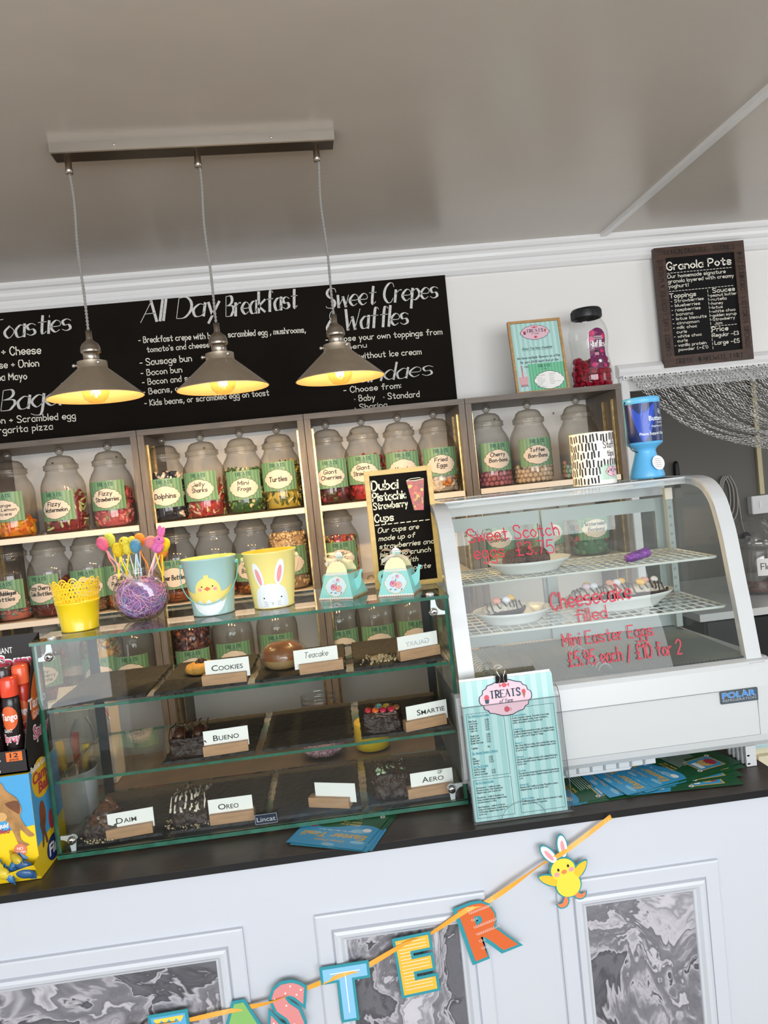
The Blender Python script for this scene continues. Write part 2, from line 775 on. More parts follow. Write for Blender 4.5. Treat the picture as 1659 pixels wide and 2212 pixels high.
M_shelf = mat('white_shelf_board', 'e8dfd0', .4)
M_shelfback = mat('white_back_board', 'f2efea', .5)
M_oak = mat('pale_oak', 'c39a67', .45, noise=.3, nscale=12, stretch=(2, 8, 8))
M_beech = mat('beech_block', 'b98f6a', .5, noise=.25, nscale=16, stretch=(1.2, 8, 8))
M_gold = mat('yellow_pine', 'd9b35a', .4, noise=.2, nscale=10, stretch=(2, 2, 8))
M_walnut = mat('dark_walnut', '4a3226', .45, noise=.5, nscale=11, stretch=(1.5, 6, 6))
M_slate = mat('black_slate', '171514', .65, noise=.3, nscale=25, bump=.5, bscale=70)
M_worktop = mat('dark_stone_laminate', '463d37', .38, noise=.35, nscale=16, bump=.05, bscale=60)
M_worktop_edge = mat('worktop_black_edge', '101216', .35)
G_jar = glass('clear_jar_plastic', (.93, .92, .90), .06, .05, .6, haze=.010, hazecol=(.7, .68, .64), edge=(.52, .49, .44))
G_lid = glass('frosted_jar_lid', (.84, .82, .78), .10, .07, .6, haze=.06, hazecol=(.6, .58, .53), edge=(.40, .37, .32))
G_pane = glass('clear_pane', (.965, .985, .975), .0, .04, .8)
G_clear = glass('clear_acrylic', (.97, .98, .98), .02, .05, .7)
G_wrap = glass('cling_film', (.97, .97, .97), .12, .06, .6, haze=.02)
M_glassedge = mat('green_glass_edge', '2f6b57', .15, noise=.35, nscale=40, spec=.8)

CT = .95                       # worktop height
WY = 2.65                      # face of the back wall
CEIL = 2.382

# ------------------------------------------------------------------ the room
b = MB(); b.box((-2.6, -2.2, -.05), (3.4, 4.4, 0), M_floor); struct(b.build('floor'))
b = MB(); b.box((-2.6, -2.2, CEIL), (3.4, 4.4, CEIL + .05), M_ceil); struct(b.build('ceiling'))
JX = 1.135                     # left side of the kitchen opening
HZ = 1.862                     # its head
b = MB()
b.box((-2.6, WY, 0), (JX, WY + .12, CEIL), M_wall)
b.box((JX, WY, HZ), (3.4, WY + .12, CEIL), M_wall)
struct(b.build('wall_back'))
b = MB(); b.box((-2.6, -2.2, 0), (-2.5, 4.4, CEIL), M_wall); struct(b.build('wall_left'))
b = MB(); b.box((3.3, -2.2, 0), (3.4, 4.4, CEIL), M_wall); struct(b.build('wall_right'))
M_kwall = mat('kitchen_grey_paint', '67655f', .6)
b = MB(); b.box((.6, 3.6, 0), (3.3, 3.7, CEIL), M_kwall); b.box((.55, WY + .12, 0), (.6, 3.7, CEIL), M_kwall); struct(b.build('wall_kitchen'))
# front wall of the shop, behind the camera, open where its window and its door are
b = MB()
for a, c in (((-2.5, 0), (-2.25, CEIL)), ((-2.25, 2.15), (-1.45, CEIL)), ((-1.45, 0), (-1.2, CEIL)), ((-1.2, 0), (2.1, 1.0)), ((-1.2, 2.2), (2.1, CEIL)), ((2.1, 0), (3.3, CEIL))):
    b.box((a[0], -2.2, a[1]), (c[0], -2.1, c[1]), mat('darkened_front_wall_paint', '4c4844', .6))  # unseen wall coloured dark to weaken its reflection in the case glass
struct(b.build('wall_front'))

# cornice
prof = [(0, 0), (.062, 0), (.062, -.010), (.056, -.018), (.046, -.022), (.040, -.030), (.037, -.040), (.030, -.048), (.022, -.052), (.022, -.066), (.020, -.0665), (.020, -.0685), (.022, -.069), (.022, -.078), (.012, -.090), (0, -.092)]
b = MB()
xs = (-2.5, 3.3)
vs = [(x, WY - p[0], CEIL + p[1]) for x in xs for p in prof]
n = len(prof)
b.add(vs, [(i, i + 1, n + i + 1, n + i) for i in range(n - 1)], M_trim)
struct(b.build('trim_1'))
# ceiling batten running towards the shop front
p0, p1 = at(1290, 519, Z=CEIL - .006), at(1659, 196, Z=CEIL - .006)
d = (p1 - p0).normalized()
q0, q1 = p0 + d * .0, p0 + d * 3.6
side = Vector((d.y, -d.x, 0)) * .011
b = MB()
vs = [q + s + Vector((0, 0, z)) for q in (q0, q1) for s, z in ((-side * 1.2, .006), (-side, -.006), (side, -.006), (side * 1.2, .006))]
b.add(vs, [(0, 1, 5, 4), (1, 2, 6, 5), (2, 3, 7, 6), (0, 3, 2, 1), (4, 5, 6, 7)], M_trim)
struct(b.build('trim_2'))
# frame of the kitchen opening: post, rounded head moulding, board below it
b = MB()
b.box((JX - .028, WY - .022, 0), (JX + .006, WY + .13, HZ + .002), M_trim, .004)
struct(b.build('trim_3'))
b = MB()
pr = [(.0, .048), (.012, .048), (.02, .044), (.034, .03), (.036, .016), (.03, .004), (.018, 0), (0, 0)]
vs = [(x, WY - p[0], HZ + p[1]) for x in (JX - .034, 3.2) for p in pr]
n = len(pr)
b.add(vs, [(i, i + 1, n + i + 1, n + i) for i in range(n - 1)] + [tuple(range(n))], M_trim)
struct(b.build('trim_4'))
b = MB()
b.box((JX + .006, WY + .02, HZ - .05), (3.2, WY + .05, HZ), M_trim)
struct(b.build('trim_5'))

# ------------------------------------------------------------------ shop counter (front panelling belongs to it)
CE = .773                      # right end of the worktop
FY = 1.232                     # painted front
counter = thing('shop_counter', 'white panelled shop counter with dark stone worktop and grey marbled panels', 'counter', (0, 0, 0))
b = MB()
b.box((-1.9, 1.2225, CT - .013), (CE, 1.84, CT - .0005), M_worktop)
b.box((-1.9, 1.2217, CT - .0135), (CE + .0006, 1.2227, CT - .0012), M_worktop_edge)
b.box((CE - .0002, 1.2217, CT - .0135), (CE + .0008, 1.84, CT - .0012), M_worktop_edge)
part(b, 'worktop', counter)
b = MB()
b.box((-1.9, FY, 0), (CE - .02, 1.80, CT - .0135), M_front)
part(b, 'body', counter)


def marble():
    m = bpy.data.materials.new('poured_marble_print')
    m.use_nodes = True
    nt = m.node_tree
    bs = nt.nodes['Principled BSDF']
    bs.inputs['Roughness'].default_value = .22
    tc = nt.nodes.new('ShaderNodeTexCoord')
    n1 = nt.nodes.new('ShaderNodeTexNoise')
    n1.inputs['Scale'].default_value = 4.2
    n1.inputs['Detail'].default_value = 4
    n1.inputs['Distortion'].default_value = 1.2
    nt.links.new(tc.outputs['Object'], n1.inputs['Vector'])
    n2 = nt.nodes.new('ShaderNodeTexNoise')
    n2.inputs['Scale'].default_value = 1.9
    n2.inputs['Detail'].default_value = 5
    n2.inputs['Roughness'].default_value = .62
    n2.inputs['Distortion'].default_value = 1.5
    ad = nt.nodes.new('ShaderNodeMixRGB')
    ad.blend_type = 'ADD'
    ad.inputs[0].default_value = .38
    nt.links.new(tc.outputs['Object'], ad.inputs[1])
    nt.links.new(n1.outputs['Color'], ad.inputs[2])
    nt.links.new(ad.outputs[0], n2.inputs['Vector'])
    r = nt.nodes.new('ShaderNodeValToRGB')
    e = r.color_ramp.elements
    e[0].position, e[0].color = .30, (*lin('58585e'), 1)
    e[1].position, e[1].color = .80, (*lin('c9c7cc'), 1)
    for p, c in ((.44, '68686e'), (.485, '4a4a50'), (.497, 'b4b2b8'), (.53, '7c7b82'), (.575, '6a6a70'), (.592, 'bdbbc1'), (.64, '8a8990'), (.67, 'c2c0c6')):
        q = e.new(p)
        q.color = (*lin(c), 1)
    nt.links.new(n2.outputs[0], r.inputs[0])
    nt.links.new(r.outputs[0], bs.inputs['Base Color'])
    return m


M_marble = marble()


def front_panel(x0, x1, z1, z0=.16):
    """moulded frame round a poured-marble board"""
    steps = [(0, .0), (0, .0075), (.003, .009), (.026, .009), (.027, .006), (.028, .0055), (.030, .0125), (.035, .0145), (.041, .013), (.046, .008), (.050, .006), (.0515, .002)]
    bb = MB()
    vs = []
    for ins, h in steps:
        vs += [(x0 + ins, FY - h, z0 + ins), (x1 - ins, FY - h, z0 + ins), (x1 - ins, FY - h, z1 - ins), (x0 + ins, FY - h, z1 - ins)]
    fs = []
    for k in range(len(steps) - 1):
        for i in range(4):
            j = (i + 1) % 4
            fs.append((k * 4 + i, k * 4 + j, k * 4 + 4 + j, k * 4 + 4 + i))
    bb.add(vs, fs, M_front)
    fr = part(bb, 'panel_moulding', counter)
    bb = MB()
    i = .0505
    bb.box((x0 + i, FY - .003, z0 + i), (x1 - i, FY, z1 - i), M_marble)
    part(bb, 'marbled_board', fr, 'grey and white poured marble board')


front_panel(-.83, -.232, .834)
front_panel(-.108, .190, .836)
front_panel(.318, .616, .833)

# ------------------------------------------------------------------ wall shelving
SY = 2.352                     # front of the shelving
R1, R2, R3 = 1.512, 1.245, .978
UX = [-1.127, -.597, -.0665, .4625, .9925]
unit_labels = ['grey wood shelving unit with white shelves, left end of the run',
               'grey wood shelving unit behind the yellow and blue Easter buckets',
               'grey wood shelving unit behind the two teapot gift boxes',
               'grey wood shelving unit behind the refrigerated cabinet, framed sign on top']
for k in range(4):
    x0, x1 = UX[k] + .001, UX[k + 1] - .001
    u = thing('shelving_unit', unit_labels[k], 'shelves', (x0, SY, 0), 0, 'grey wood shelving units along the wall')
    w = x1 - x0
    b = MB(); b.box((0, 0, .60), (.020, .29, 1.794), M_greywood); part(b, 'side_panel', u)
    b = MB(); b.box((w - .020, 0, .60), (w, .29, 1.794), M_greywood); part(b, 'side_panel', u)
    b = MB(); b.box((0, -.001, 1.7945), (w, .29, 1.8125), M_greywood_h); part(b, 'top_panel', u)
    b = MB(); b.box((.0205, .282, .60), (w - .0205, .292, 1.794), M_shelfback)
    for sx in (.30, .72):
        b.lathe([(0, 0), (.004, 0), (.004, .002), (0, .002)], M_chrome, 8, (w * sx, .2815, 1.755), rot=euler(PI / 2, 0, 0))
    part(b, 'back_panel', u)
    for z in (R1, R2, R3):
        b = MB(); b.box((.026, .004, z - .018), (w - .026, .28, z), M_shelf); part(b, 'shelf', u)
    for sx in (.0205, w - .0265):
        for yy in (.025, .105):
            b = MB(); b.box((sx, yy, .62), (sx + .006, yy + .012, 1.765), M_brass)
            part(b, 'slotted_rail', u, 'brass slotted shelf rail')

# ------------------------------------------------------------------ the big menu board
board = thing('chalkboard_menu', 'wide black chalkboard menu of toasties, breakfasts, crepes and sundaes on the wall', 'chalkboard', (0, 0, 0))
b = MB(); b.box((-2.2, WY - .014, 1.70), (.4925, WY - .001, 2.295), M_board); part(b, 'board', board)


def wtext(b, s, p0, p1, hpx, m, Y, style='hand', weight=1.0, slant=0, w=.0006):
    """one line of writing on an upright wall plane, from one measured point to another"""
    a, c = at(*p0, Y=Y), at(*p1, Y=Y)
    d = c - a
    h = hpx * (Y * 1.02) / FOC
    mp = flat(a, d, Vector((0, 0, 1)) - d.normalized() * d.normalized().z)
    b.text(s, mp, 0, 0, h, m, w, width=d.length, style=style, weight=weight, slant=slant)


BY = WY - .0145
for s, p0, p1, h in (('Toasties', (-22, 736), (152, 713), 44), ('All Day', (304, 697), (470, 678), 46), ('Breakfast', (488, 684), (642, 664), 46),
                     ('Sweet Crepes', (704, 666), (944, 643), 44), ('& Waffles', (706, 716), (880, 700), 46), ('Bagels', (2, 888), (160, 870), 46), ('Sundaes', (742, 830), (932, 810), 38)):
    b = MB()
    wtext(b, s, p0, p1, h * .88, M_chalk, BY, 'brush', .50, .20)
    part(b, 'brush_heading', board)
for s, p0, p1, h in (('Ham + Cheese', (-42, 770), (88, 764), 16), ('Cheese + Onion', (-42, 798), (84, 791), 14), ('Tuna Mayo', (-28, 823), (58, 819), 14),
                     ('Bacon + Scrambled egg', (-40, 918), (163, 904), 13), ('Margarita pizza', (-28, 939), (114, 927), 13),
                     ('- Breakfast crepe with bacon, scrambled egg , mushrooms,', (300, 741), (660, 718), 12), ('tomato\'s and cheese', (318, 761), (452, 750), 11),
                     ('- Sausage bun', (303, 790), (414, 780), 13), ('- Bacon bun', (305, 812), (393, 804), 12), ('- Bacon and sausage', (308, 832), (456, 818), 12),
                     ('- Beans, on toast', (309, 853), (446, 838), 12), ('- Kids beans, or scrambled egg on toast', (313, 877), (581, 854), 12),
                     ('- choose your own toppings from', (704, 740), (955, 722), 12), ('menu', (748, 755), (792, 750), 10), ('- with or without Ice cream', (706, 780), (910, 765), 12),
                     ('- Choose from:', (743, 849), (866, 838), 12), ('* Baby   * Standard', (766, 867), (906, 857), 12), ('* Sharing', (767, 886), (836, 879), 11)):
    b = MB()
    wtext(b, s, p0, p1, h, M_chalk2, BY, 'hand', 1.35)
    part(b, 'menu_line', board)

# ------------------------------------------------------------------ sweet jars
M_lab = stripes('label_green_stripes', '5f8a68', '759a76', .0125, 0, .45, .5)
M_labcard = mat('label_cream', 'd6cabb', .6)
M_treats = mat('label_green_ink', '2f5d50', .6)
JAR_H = .280
JAR_PROF = [(.0, .003), (.050, .003), (.060, .0), (.0655, .006), (.0685, .018), (.0695, .04), (.0690, .145), (.0665, .160), (.0600, .176), (.0525, .188), (.0490, .196), (.0485, .204)]
LID_PROF = [(.0485, .2035), (.0535, .2045), (.0545, .2075), (.0535, .2105), (.0525, .2115), (.0540, .2135), (.0545, .217), (.0530, .2205), (.0480, .223), (.0455, .228), (.0400, .240), (.0310, .247), (.0150, .2505), (.0080, .2520), (.0075, .2545)]

b = MB(); b.lathe(JAR_PROF, G_jar, 32); jar_body_mesh = b.build('body').data
b = MB()
b.lathe(LID_PROF, G_lid, 32)
b.ball((0, 0, .2670), .0142, G_lid, 20, 12)
lid_mesh = b.build('lid').data
for o in [o for o in bpy.data.objects if o.data in (jar_body_mesh, lid_mesh)]:
    bpy.data.objects.remove(o)


def link(name, me, parent):
    o = bpy.data.objects.new(name, me)
    COL.objects.link(o)
    o.parent = parent
    return o


def shop_label(b, mp, w, h, lines, nu=10, ts=.0135):
    """green striped label: heading, cream cartouche, handwriting"""
    b.grid(-w / 2, w / 2, 0, h, mp, M_lab, nu, 1)
    out = cartouche(0, h * .40, w * .40, h * .335)
    b.blob((0, h * .40), [(x * 1.03, h * .40 + (y - h * .40) * 1.04) for x, y in out], mp, M_ink, .00025)
    b.blob((0, h * .40), out, mp, M_labcard, .0005)
    b.text('TREATS', mp, 0, h * .83, h * .105, M_treats, .0004, width=w * .40, style='serif', weight=1.6, align=.5)
    b.text('of Yarm', mp, 0, h * .765, h * .055, M_treats, .0004, width=w * .16, style='hand', weight=1.2, align=.5, slant=.3)
    k = len(lines)
    for i, s in enumerate(lines):
        hh = h * (.16 if k == 1 else .135 if k == 2 else .10)
        wd = min(w * .60, len(s) * w * .068)
        b.text(s, mp, w * (-.01 + .02 * (i % 2)), h * (.40 + (.105 if k > 1 else -.08) - i * (.20 if k < 3 else .145)), hh, M_ink, .0008, width=wd, style='hand', weight=1.8, align=.5, slant=.1)


def piece(b, kind, c, s, m, R):
    """one sweet"""
    if kind == 'ball':
        b.ball(c, s, m, 9, 6)
    elif kind == 'bottle':
        pr = [(0, -1), (.42, -1), (.45, -.2), (.2, .35), (.17, .9), (0, 1)]
        b.lathe([(r * s * .8, z * s) for r, z in pr], m, 7, c, rot=R)
    elif kind == 'slice':
        n = 7
        vs = [Vector(c) + R @ Vector((math.cos(PI * i / (n - 1)) * s * 1.3, yy * s * .35, math.sin(PI * i / (n - 1)) * s * 1.1 - .4 * s)) for yy in (-1, 1) for i in range(n)]
        b.add(vs, [tuple(range(n))[::-1], tuple(range(n, 2 * n))] + [(i, (i + 1) % n, n + (i + 1) % n, n + i) for i in range(n)], m, False)
    elif kind == 'strip':
        pts = [Vector(c) + R @ Vector((t * s * 1.6, math.sin(t * 2.2) * s * .4, 0)) for t in (-1, -.5, 0, .5, 1)]
        b.tube(pts, [s * .25, s * .4, s * .42, s * .36, s * .2], m, 6)
    elif kind == 'bean':
        b.ball(c, (s, s * .62, s * .6), m, 8, 6, R)
    else:
        b.ball(c, (s * 1.15, s * .8, s * .55), m, 8, 5, R)
        b.ball(Vector(c) + R @ Vector((s * .8, 0, s * .25)), (s * .5, s * .42, s * .45), m, 7, 4, R)


def filling(z1, kind, mats, size, n, rmax=.0655, z0=.006):
    """a heap of sweets inside a jar up to height z1 (only those behind the glass and on top show)"""
    b = MB()
    b.lathe([(0, z0), (rmax - size * 1.2, z0), (rmax - size * 1.2, max(z1 - size, z0 + .002)), (0, max(z1 - size * .6, z0 + .003))], mats[0], 14)
    for i in range(n):
        if i < n * .8:
            r, z = rmax - size * random.uniform(.95, 1.3), z0 + size * .8 + (z1 - z0 - size) * random.random()
        else:
            r, z = (rmax - size) * math.sqrt(random.random()), z1 - size * random.uniform(-.25, .6)
        t = random.uniform(PI * .85, PI * 2.15)
        R = euler(random.uniform(0, 6), random.uniform(0, 6), random.uniform(0, 6))
        piece(b, kind, (r * math.cos(t), r * math.sin(t), z), size * random.uniform(.85, 1.12), random.choice(mats), R)
    return b


def sweetmat(c, rough=.35):
    return mat('sweet_' + c, c, rough, noise=.12, nscale=90)


JY = 2.440
bonbon_spots = []


def sweet_jar(kx, kz_row, lines, turn, label_top, label, fill=None, cont=None, wide=.124, Y=JY):
    """a lidded jar on a shelf; turn = how far its label looks to the side (radians)"""
    x = at(*kx, Y=Y).x
    t = thing('sweet_jar', label, 'jar', (x, Y, kz_row + .0004), 0, 'lidded sweet jars with green labels on the wall shelves')
    link('body', jar_body_mesh, t)
    link('lid', lid_mesh, t)
    if lines is not None:
        b = MB()
        hgt = .094
        shop_label(b, round_(.0702, label_top - hgt, -PI / 2 + turn), wide, hgt, lines)
        part(b, 'label', t, 'green striped paper label with cream panel')
    if fill:
        z1, kind, cols, size, n = fill
        b = filling(z1, kind, [sweetmat(c) for c in cols], size, n)
        o = b.build('sweets', None, (x, Y, kz_row + .0004))
        tag(o, cont, 'sweets', 'fillings of the sweet jars', 'stuff')
    return t


J = sweet_jar
top, mid, low = 'on the top shelf', 'on the middle shelf', 'on the lower shelf'
# top row
J((16, 990), R1, ['Orange', 'and Lemon', 'slices'], -.06, .148, 'jar of orange and lemon slices, leftmost on the top shelf', (.06, 'slice', ['e08a1e', 'd9701a', 'f0b53a', 'e6a02a'], .012, 60), 'orange and lemon jelly slices in the leftmost top-shelf jar')
J((128, 980), R1, ['Fizzy', 'Watermelon'], -.16, .135, 'jar with a Fizzy Watermelon label on the top shelf', (.125, 'strip', ['8a2f35', 'b8c98a', '7a2a33', 'd8d2a0', '98414a'], .010, 120), 'red and pale green watermelon sweets in a top-shelf jar')
J((232, 970), R1, ['Fizzy', 'Strawberries'], -.04, .152, 'jar with a Fizzy Strawberries label on the top shelf', (.125, 'lump', ['c9626a', 'd98a8c', 'b84a55', '9a8a5a'], .011, 110), 'pink strawberry sweets with green tips in a top-shelf jar')
J((349, 955), R1, ['Dolphins'], .10, .140, 'jar with a Dolphins label on the top shelf', (.155, 'lump', ['23283a', 'e6d8c8', '1b2030', '2d3348'], .010, 130), 'dark blue and white dolphin sweets in a top-shelf jar')
J((432, 947), R1, ['Jelly', 'Sharks'], -.16, .150, 'jar with a Jelly Sharks label on the top shelf', (.115, 'strip', ['b23a35', 'e3cdb6', '7c8a4a', 'd9c2b0', 'a03a3a'], .009, 120), 'red, white and green jelly shark sweets in a top-shelf jar')
J((517, 942), R1, ['Mini', 'Frogs'], .05, .140, 'jar with a Mini Frogs label on the top shelf', (.145, 'lump', ['2f5a2a', 'd8cfa0', '38702e', '24481f', '5a8a3a'], .008, 150), 'green and white frog sweets in a top-shelf jar')
J((597, 933), R1, ['Turtles'], -.10, .157, 'jar with a Turtles label on the top shelf', (.15, 'strip', ['c9b54a', '3a4a1f', 'e0cf8a', '5a6a24', 'b8a030'], .009, 130), 'yellow and dark green turtle sweets in a top-shelf jar')
J((703, 922), R1, ['Giant', 'Cherries'], 0, .147, 'jar with a Giant Cherries label on the top shelf', (.09, 'ball', ['5a1d22', '7a2328', '4a3a20', '8a2a30'], .010, 90), 'dark red cherry sweets in a top-shelf jar')
J((780, 917), R1, ['Giant', 'Strawberries'], -.16, .150, 'jar with a Giant Strawberries label on the top shelf', (.14, 'lump', ['b8282c', 'c93a38', 'a02028'], .013, 80), 'red strawberry sweets in a top-shelf jar')
J((858, 910), R1, ['Hearts'], -.04, .148, 'top-shelf jar whose label is half hidden by the yellow framed board', (.14, 'lump', ['b84a55', 'd98a90', 'c2616a'], .011, 80), 'pink sweets in the top-shelf jar behind the yellow framed board')
J((936, 902), R1, ['Fried', 'Eggs'], .02, .150, 'jar with a Fried Eggs label on the top shelf', (.12, 'lump', ['eadfce', 'e8d9c4', 'd98a3a', 'f0e6d8'], .011, 110), 'white and orange fried egg sweets in a top-shelf jar')
J((1050, 890), R1, ['Cherry', 'Bon-bons'], .16, .148, 'jar with a Cherry Bon-bons label on the top shelf')
J((1138, 880), R1, ['Toffee', 'Bon-Bons'], .04, .150, 'jar with a Toffee Bon-Bons label on the top shelf')
J((1243, 870), R1, ['Bubblegum', 'Bon-bons'], .05, .150, 'jar with a Bubblegum Bon-bons label on the top shelf')
# middle row
J((17, 1180), R2, ['Fizzy Bubblegum', 'Bottles'], -.02, .135, 'jar with a Fizzy Bubblegum Bottles label, left end of the middle shelf', (.06, 'bottle', ['c9786a', '6f8f8a', 'd08a80', '7f9c96'], .011, 70), 'pink and blue bubblegum bottles in the middle-shelf jar at the left end')
J((101, 1172), R2, ['Fizzy Cherry', 'Cola Bottles'], -.22, .140, 'jar with a Fizzy Cherry Cola Bottles label behind the yellow lace-edged pot', (.125, 'bottle', ['7a3a30', '8f4a3a', '6a2f2a'], .011, 110), 'brown-red cherry cola bottles in the jar behind the yellow pot')
J((187, 1163), R2, ['Fizzy Grey', 'Cola Bottles'], .08, .142, 'middle-shelf jar half hidden behind the yellow lace-edged pot', (.06, 'bottle', ['8a6a4a', '9a7a5a', '7a5a40'], .010, 80), 'sugared brown cola bottles in the jar beside the yellow pot')
J((261, 1155), R2, ['Fizzy', 'Peaches'], .0, .145, 'middle-shelf jar hidden behind the bowl of egg sticks', (.06, 'lump', ['d98a4a', 'c9703a', 'e0a060'], .011, 60), 'orange peach sweets in the jar behind the bowl of egg sticks')
J((373, 1143), R2, ['Beer Bottles'], .02, .142, 'jar with a Beer Bottles label between the egg bowl and the chick bucket', (.06, 'bottle', ['8a4a22', 'a0602a', 'd8c8b0', '7a3f1e'], .011, 80), 'brown beer-bottle sweets in the jar left of the chick bucket')
J((458, 1135), R2, ['Giant', 'Cola'], .12, .145, 'middle-shelf jar behind the pale blue chick bucket', (.05, 'lump', ['b84a45', '7a3a30'], .011, 50), 'red sweets in the jar behind the chick bucket')
J((539, 1127), R2, ['Cola', 'Bottles'], -.12, .140, 'middle-shelf jar between the chick bucket and the rabbit bucket', (.06, 'bottle', ['8a4a22', 'b5762f', '7a3f1e'], .011, 70), 'amber cola bottles in the jar between the two buckets')
J((617, 1119), R2, [], .05, .145, 'jar of pale beige sweets behind the yellow rabbit bucket', (.185, 'bean', ['cbb08a', 'd8c09a', 'bfa27c'], .008, 330), 'pale beige nut-shaped sweets nearly filling the jar behind the rabbit bucket')
J((725, 1107), R2, ['Jelly', 'Beans'], .02, .142, 'jar of jelly beans, only jar left of the yellow framed board on the middle shelf', (.155, 'bean', ['b8302c', 'd9a02a', '5a7a2f', 'e6d8c0', 'c95a2a', '7a2f3a'], .009, 220), 'mixed bright jelly beans in the jar above the left teapot box')
J((1059, 1066), R2, ['Apple', 'Bon-bons'], .06, .150, 'jar labelled Apple seen through the left end of the refrigerated cabinet', (.06, 'ball', ['9ab86a', 'aac47a'], .010, 40), 'pale green sweets in the jar seen behind the left end of the refrigerated cabinet')
J((1165, 1057), R2, ['20 ma', '2.90'], .1, .150, 'middle-shelf jar seen through the middle of the refrigerated cabinet', (.05, 'ball', ['b8a88a', 'c9b89a'], .010, 40), 'pale sweets in the jar seen through the middle of the refrigerated cabinet')
J((1262, 1046), R2, ['Watermelon', 'Bonbons'], .05, .150, 'jar with a Watermelon Bonbons label seen through the refrigerated cabinet', (.10, 'ball', ['3f7a4a', '4f8a58', 'c95a5a'], .010, 60), 'green bonbons in the jar seen through the right of the refrigerated cabinet')
# lower row, behind the glass display case
J((92, 1350), R3, ['Fizzy', 'Strawberry', 'Pencils'], .10, .140, 'jar with a Pencils label seen through the left end of the glass display case', (.14, 'strip', ['8a4a40', 'a0584a', '7a3a35'], .010, 130), 'brown-pink pencil sweets in the jar behind the left end of the display case')
J((212, 1338), R3, [], .05, .120, 'jar of mixed pale sweets on the lower shelf behind the empty top slate', (.165, 'lump', ['b59a5a', '7f8a6a', 'c9a860', 'a07a50'], .012, 120), 'mixed yellow and green sweets in the lower-shelf jar behind the empty top slate')
J((280, 1330), R3, [], .02, .115, 'nearly empty jar on the lower shelf left of the grey upright behind the display case')
J((408, 1318), R3, [], .12, .110, 'jar of dark purple sweets on the lower shelf behind the cookie', (.17, 'lump', ['4a1f2a', '5a2530', '8a4a2a', '3f1a24'], .012, 120), 'dark purple sweets in the lower-shelf jar behind the cookie')
J((495, 1309), R3, [], .10, .118, 'pale lower-shelf jar behind the display case, between the cookie and the teacake')
J((592, 1300), R3, [], -.02, .130, 'lower-shelf jar behind the wrapped teacake', (.05, 'ball', ['9a6a3a', '8a5a30'], .011, 40), 'brown toffee balls in the lower-shelf jar behind the teacake')
J((728, 1288), R3, [], .08, .118, 'lower-shelf jar left of the crumb-covered slate, behind the display case')
J((805, 1280), R3, [], .06, .118, 'lower-shelf jar behind the crumb-covered slate')
J((884, 1272), R3, [], .04, .122, 'lower-shelf jar behind the right end of the display case')

# bonbons: one ball each
bonb = MB(); bonb.ball((0, 0, 0), .0086, mat('bonbon_pink', 'c9687a', .6, noise=.15, nscale=60), 14, 10)
bon_src = {}
for key, cols in (('cherry', ['bd7a86', 'b06c7a']), ('toffee', ['dccab4', 'd3bfa8']), ('bubblegum', ['d9b0b0', '9cc4c4', 'd0b8a8'])):
    bon_src[key] = []
    for c in cols:
        q = MB(); q.ball((0, 0, 0), .0086, mat('bonbon_' + c, c, .6, noise=.15, nscale=60), 14, 10)
        o = q.build('bonbon'); bon_src[key].append(o.data); bpy.data.objects.remove(o)
bon_lab = {'cherry': 'dark pink bonbon in the Cherry Bon-bons jar', 'toffee': 'cream bonbon in the Toffee Bon-Bons jar', 'bubblegum': 'pastel bonbon in the Bubblegum Bon-bons jar'}
for key, kp in (('cherry', (1050, 890)), ('toffee', (1138, 880)), ('bubblegum', (1243, 870))):
    x = at(*kp, Y=JY).x
    for ring in range(4):
        rr, nn = .0585, 12
        for i in range(nn):
            t = PI * .96 + PI * 1.08 * (i + .5 * (ring % 2)) / nn
            if ring == 3 and random.random() < .3:
                continue
            me = random.choice(bon_src[key])
            if key == 'bubblegum' and ring == 3 and i % 3:
                continue
            o = bpy.data.objects.new('bonbon', me)
            COL.objects.link(o)
            jit = random.uniform(-.0015, .0015)
            o.location = (x + (rr + jit) * math.cos(t), JY + (rr + jit) * math.sin(t), R1 + .0125 + .0148 * ring + random.uniform(-.001, .001))
            tag(o, bon_lab[key], 'bonbon', key + ' bonbons in their jar')


def wp(b, name, t, label=None):
    """a part built in room coordinates under an unturned thing"""
    o = b.build(name, t)
    o.location = -t.location
    if label:
        o['label'] = label
    return o


# ------------------------------------------------------------------ pendant light
M_shade = mat('nickel_shade', 'b8ab98', .45, metal=.85, noise=.08, nscale=40)
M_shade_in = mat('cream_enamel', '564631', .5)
M_cord = mat('grey_twisted_flex', '8d8a86', .7)
M_fil = mat('glowing_filament', 'ffd9a0', .5, emit='ffc060', estr=160)
G_bulb = glass('amber_bulb_glass', (1.0, .9, .68), .02, .06, .6)
fa, fb = at(103.5, 308.8, Z=CEIL), at(721, 281, Z=CEIL)
fx = (fb - fa).normalized()
fy = Vector((-fx.y, fx.x, 0))
pend = thing('pendant_light', 'brushed metal ceiling bar with three conical pendant lamps on twisted cords', 'ceiling light', tuple((fa + fb) / 2))
mpx = flat(fa, fx, fy)
L = (fb - fa).length
b = MB()
W2 = .048
vs = []
for z, i in ((0, 0), (-.0205, 0), (-.0225, .002)):
    for u, v in ((i, i), (L - i, i), (L - i, W2 - i), (i, W2 - i)):
        vs.append(fa + fx * u + fy * v + Vector((0, 0, z)))
b.add(vs, [(k * 4 + i, k * 4 + (i + 1) % 4, k * 4 + 4 + (i + 1) % 4, k * 4 + 4 + i) for k in range(2) for i in range(4)] + [(8, 9, 10, 11)], M_steel)
wp(b, 'ceiling_bar', pend)
for px, py in ((248, 313), (586, 296)):
    p = at(px, py, Y=(fa.y + fb.y) / 2)
    p = fa + fx * (p - fa).dot(fx) + Vector((0, 0, -.011))
    b = MB(); b.ball(p - fy * .001, .003, M_chrome, 10, 6); wp(b, 'fixing_screw', pend)
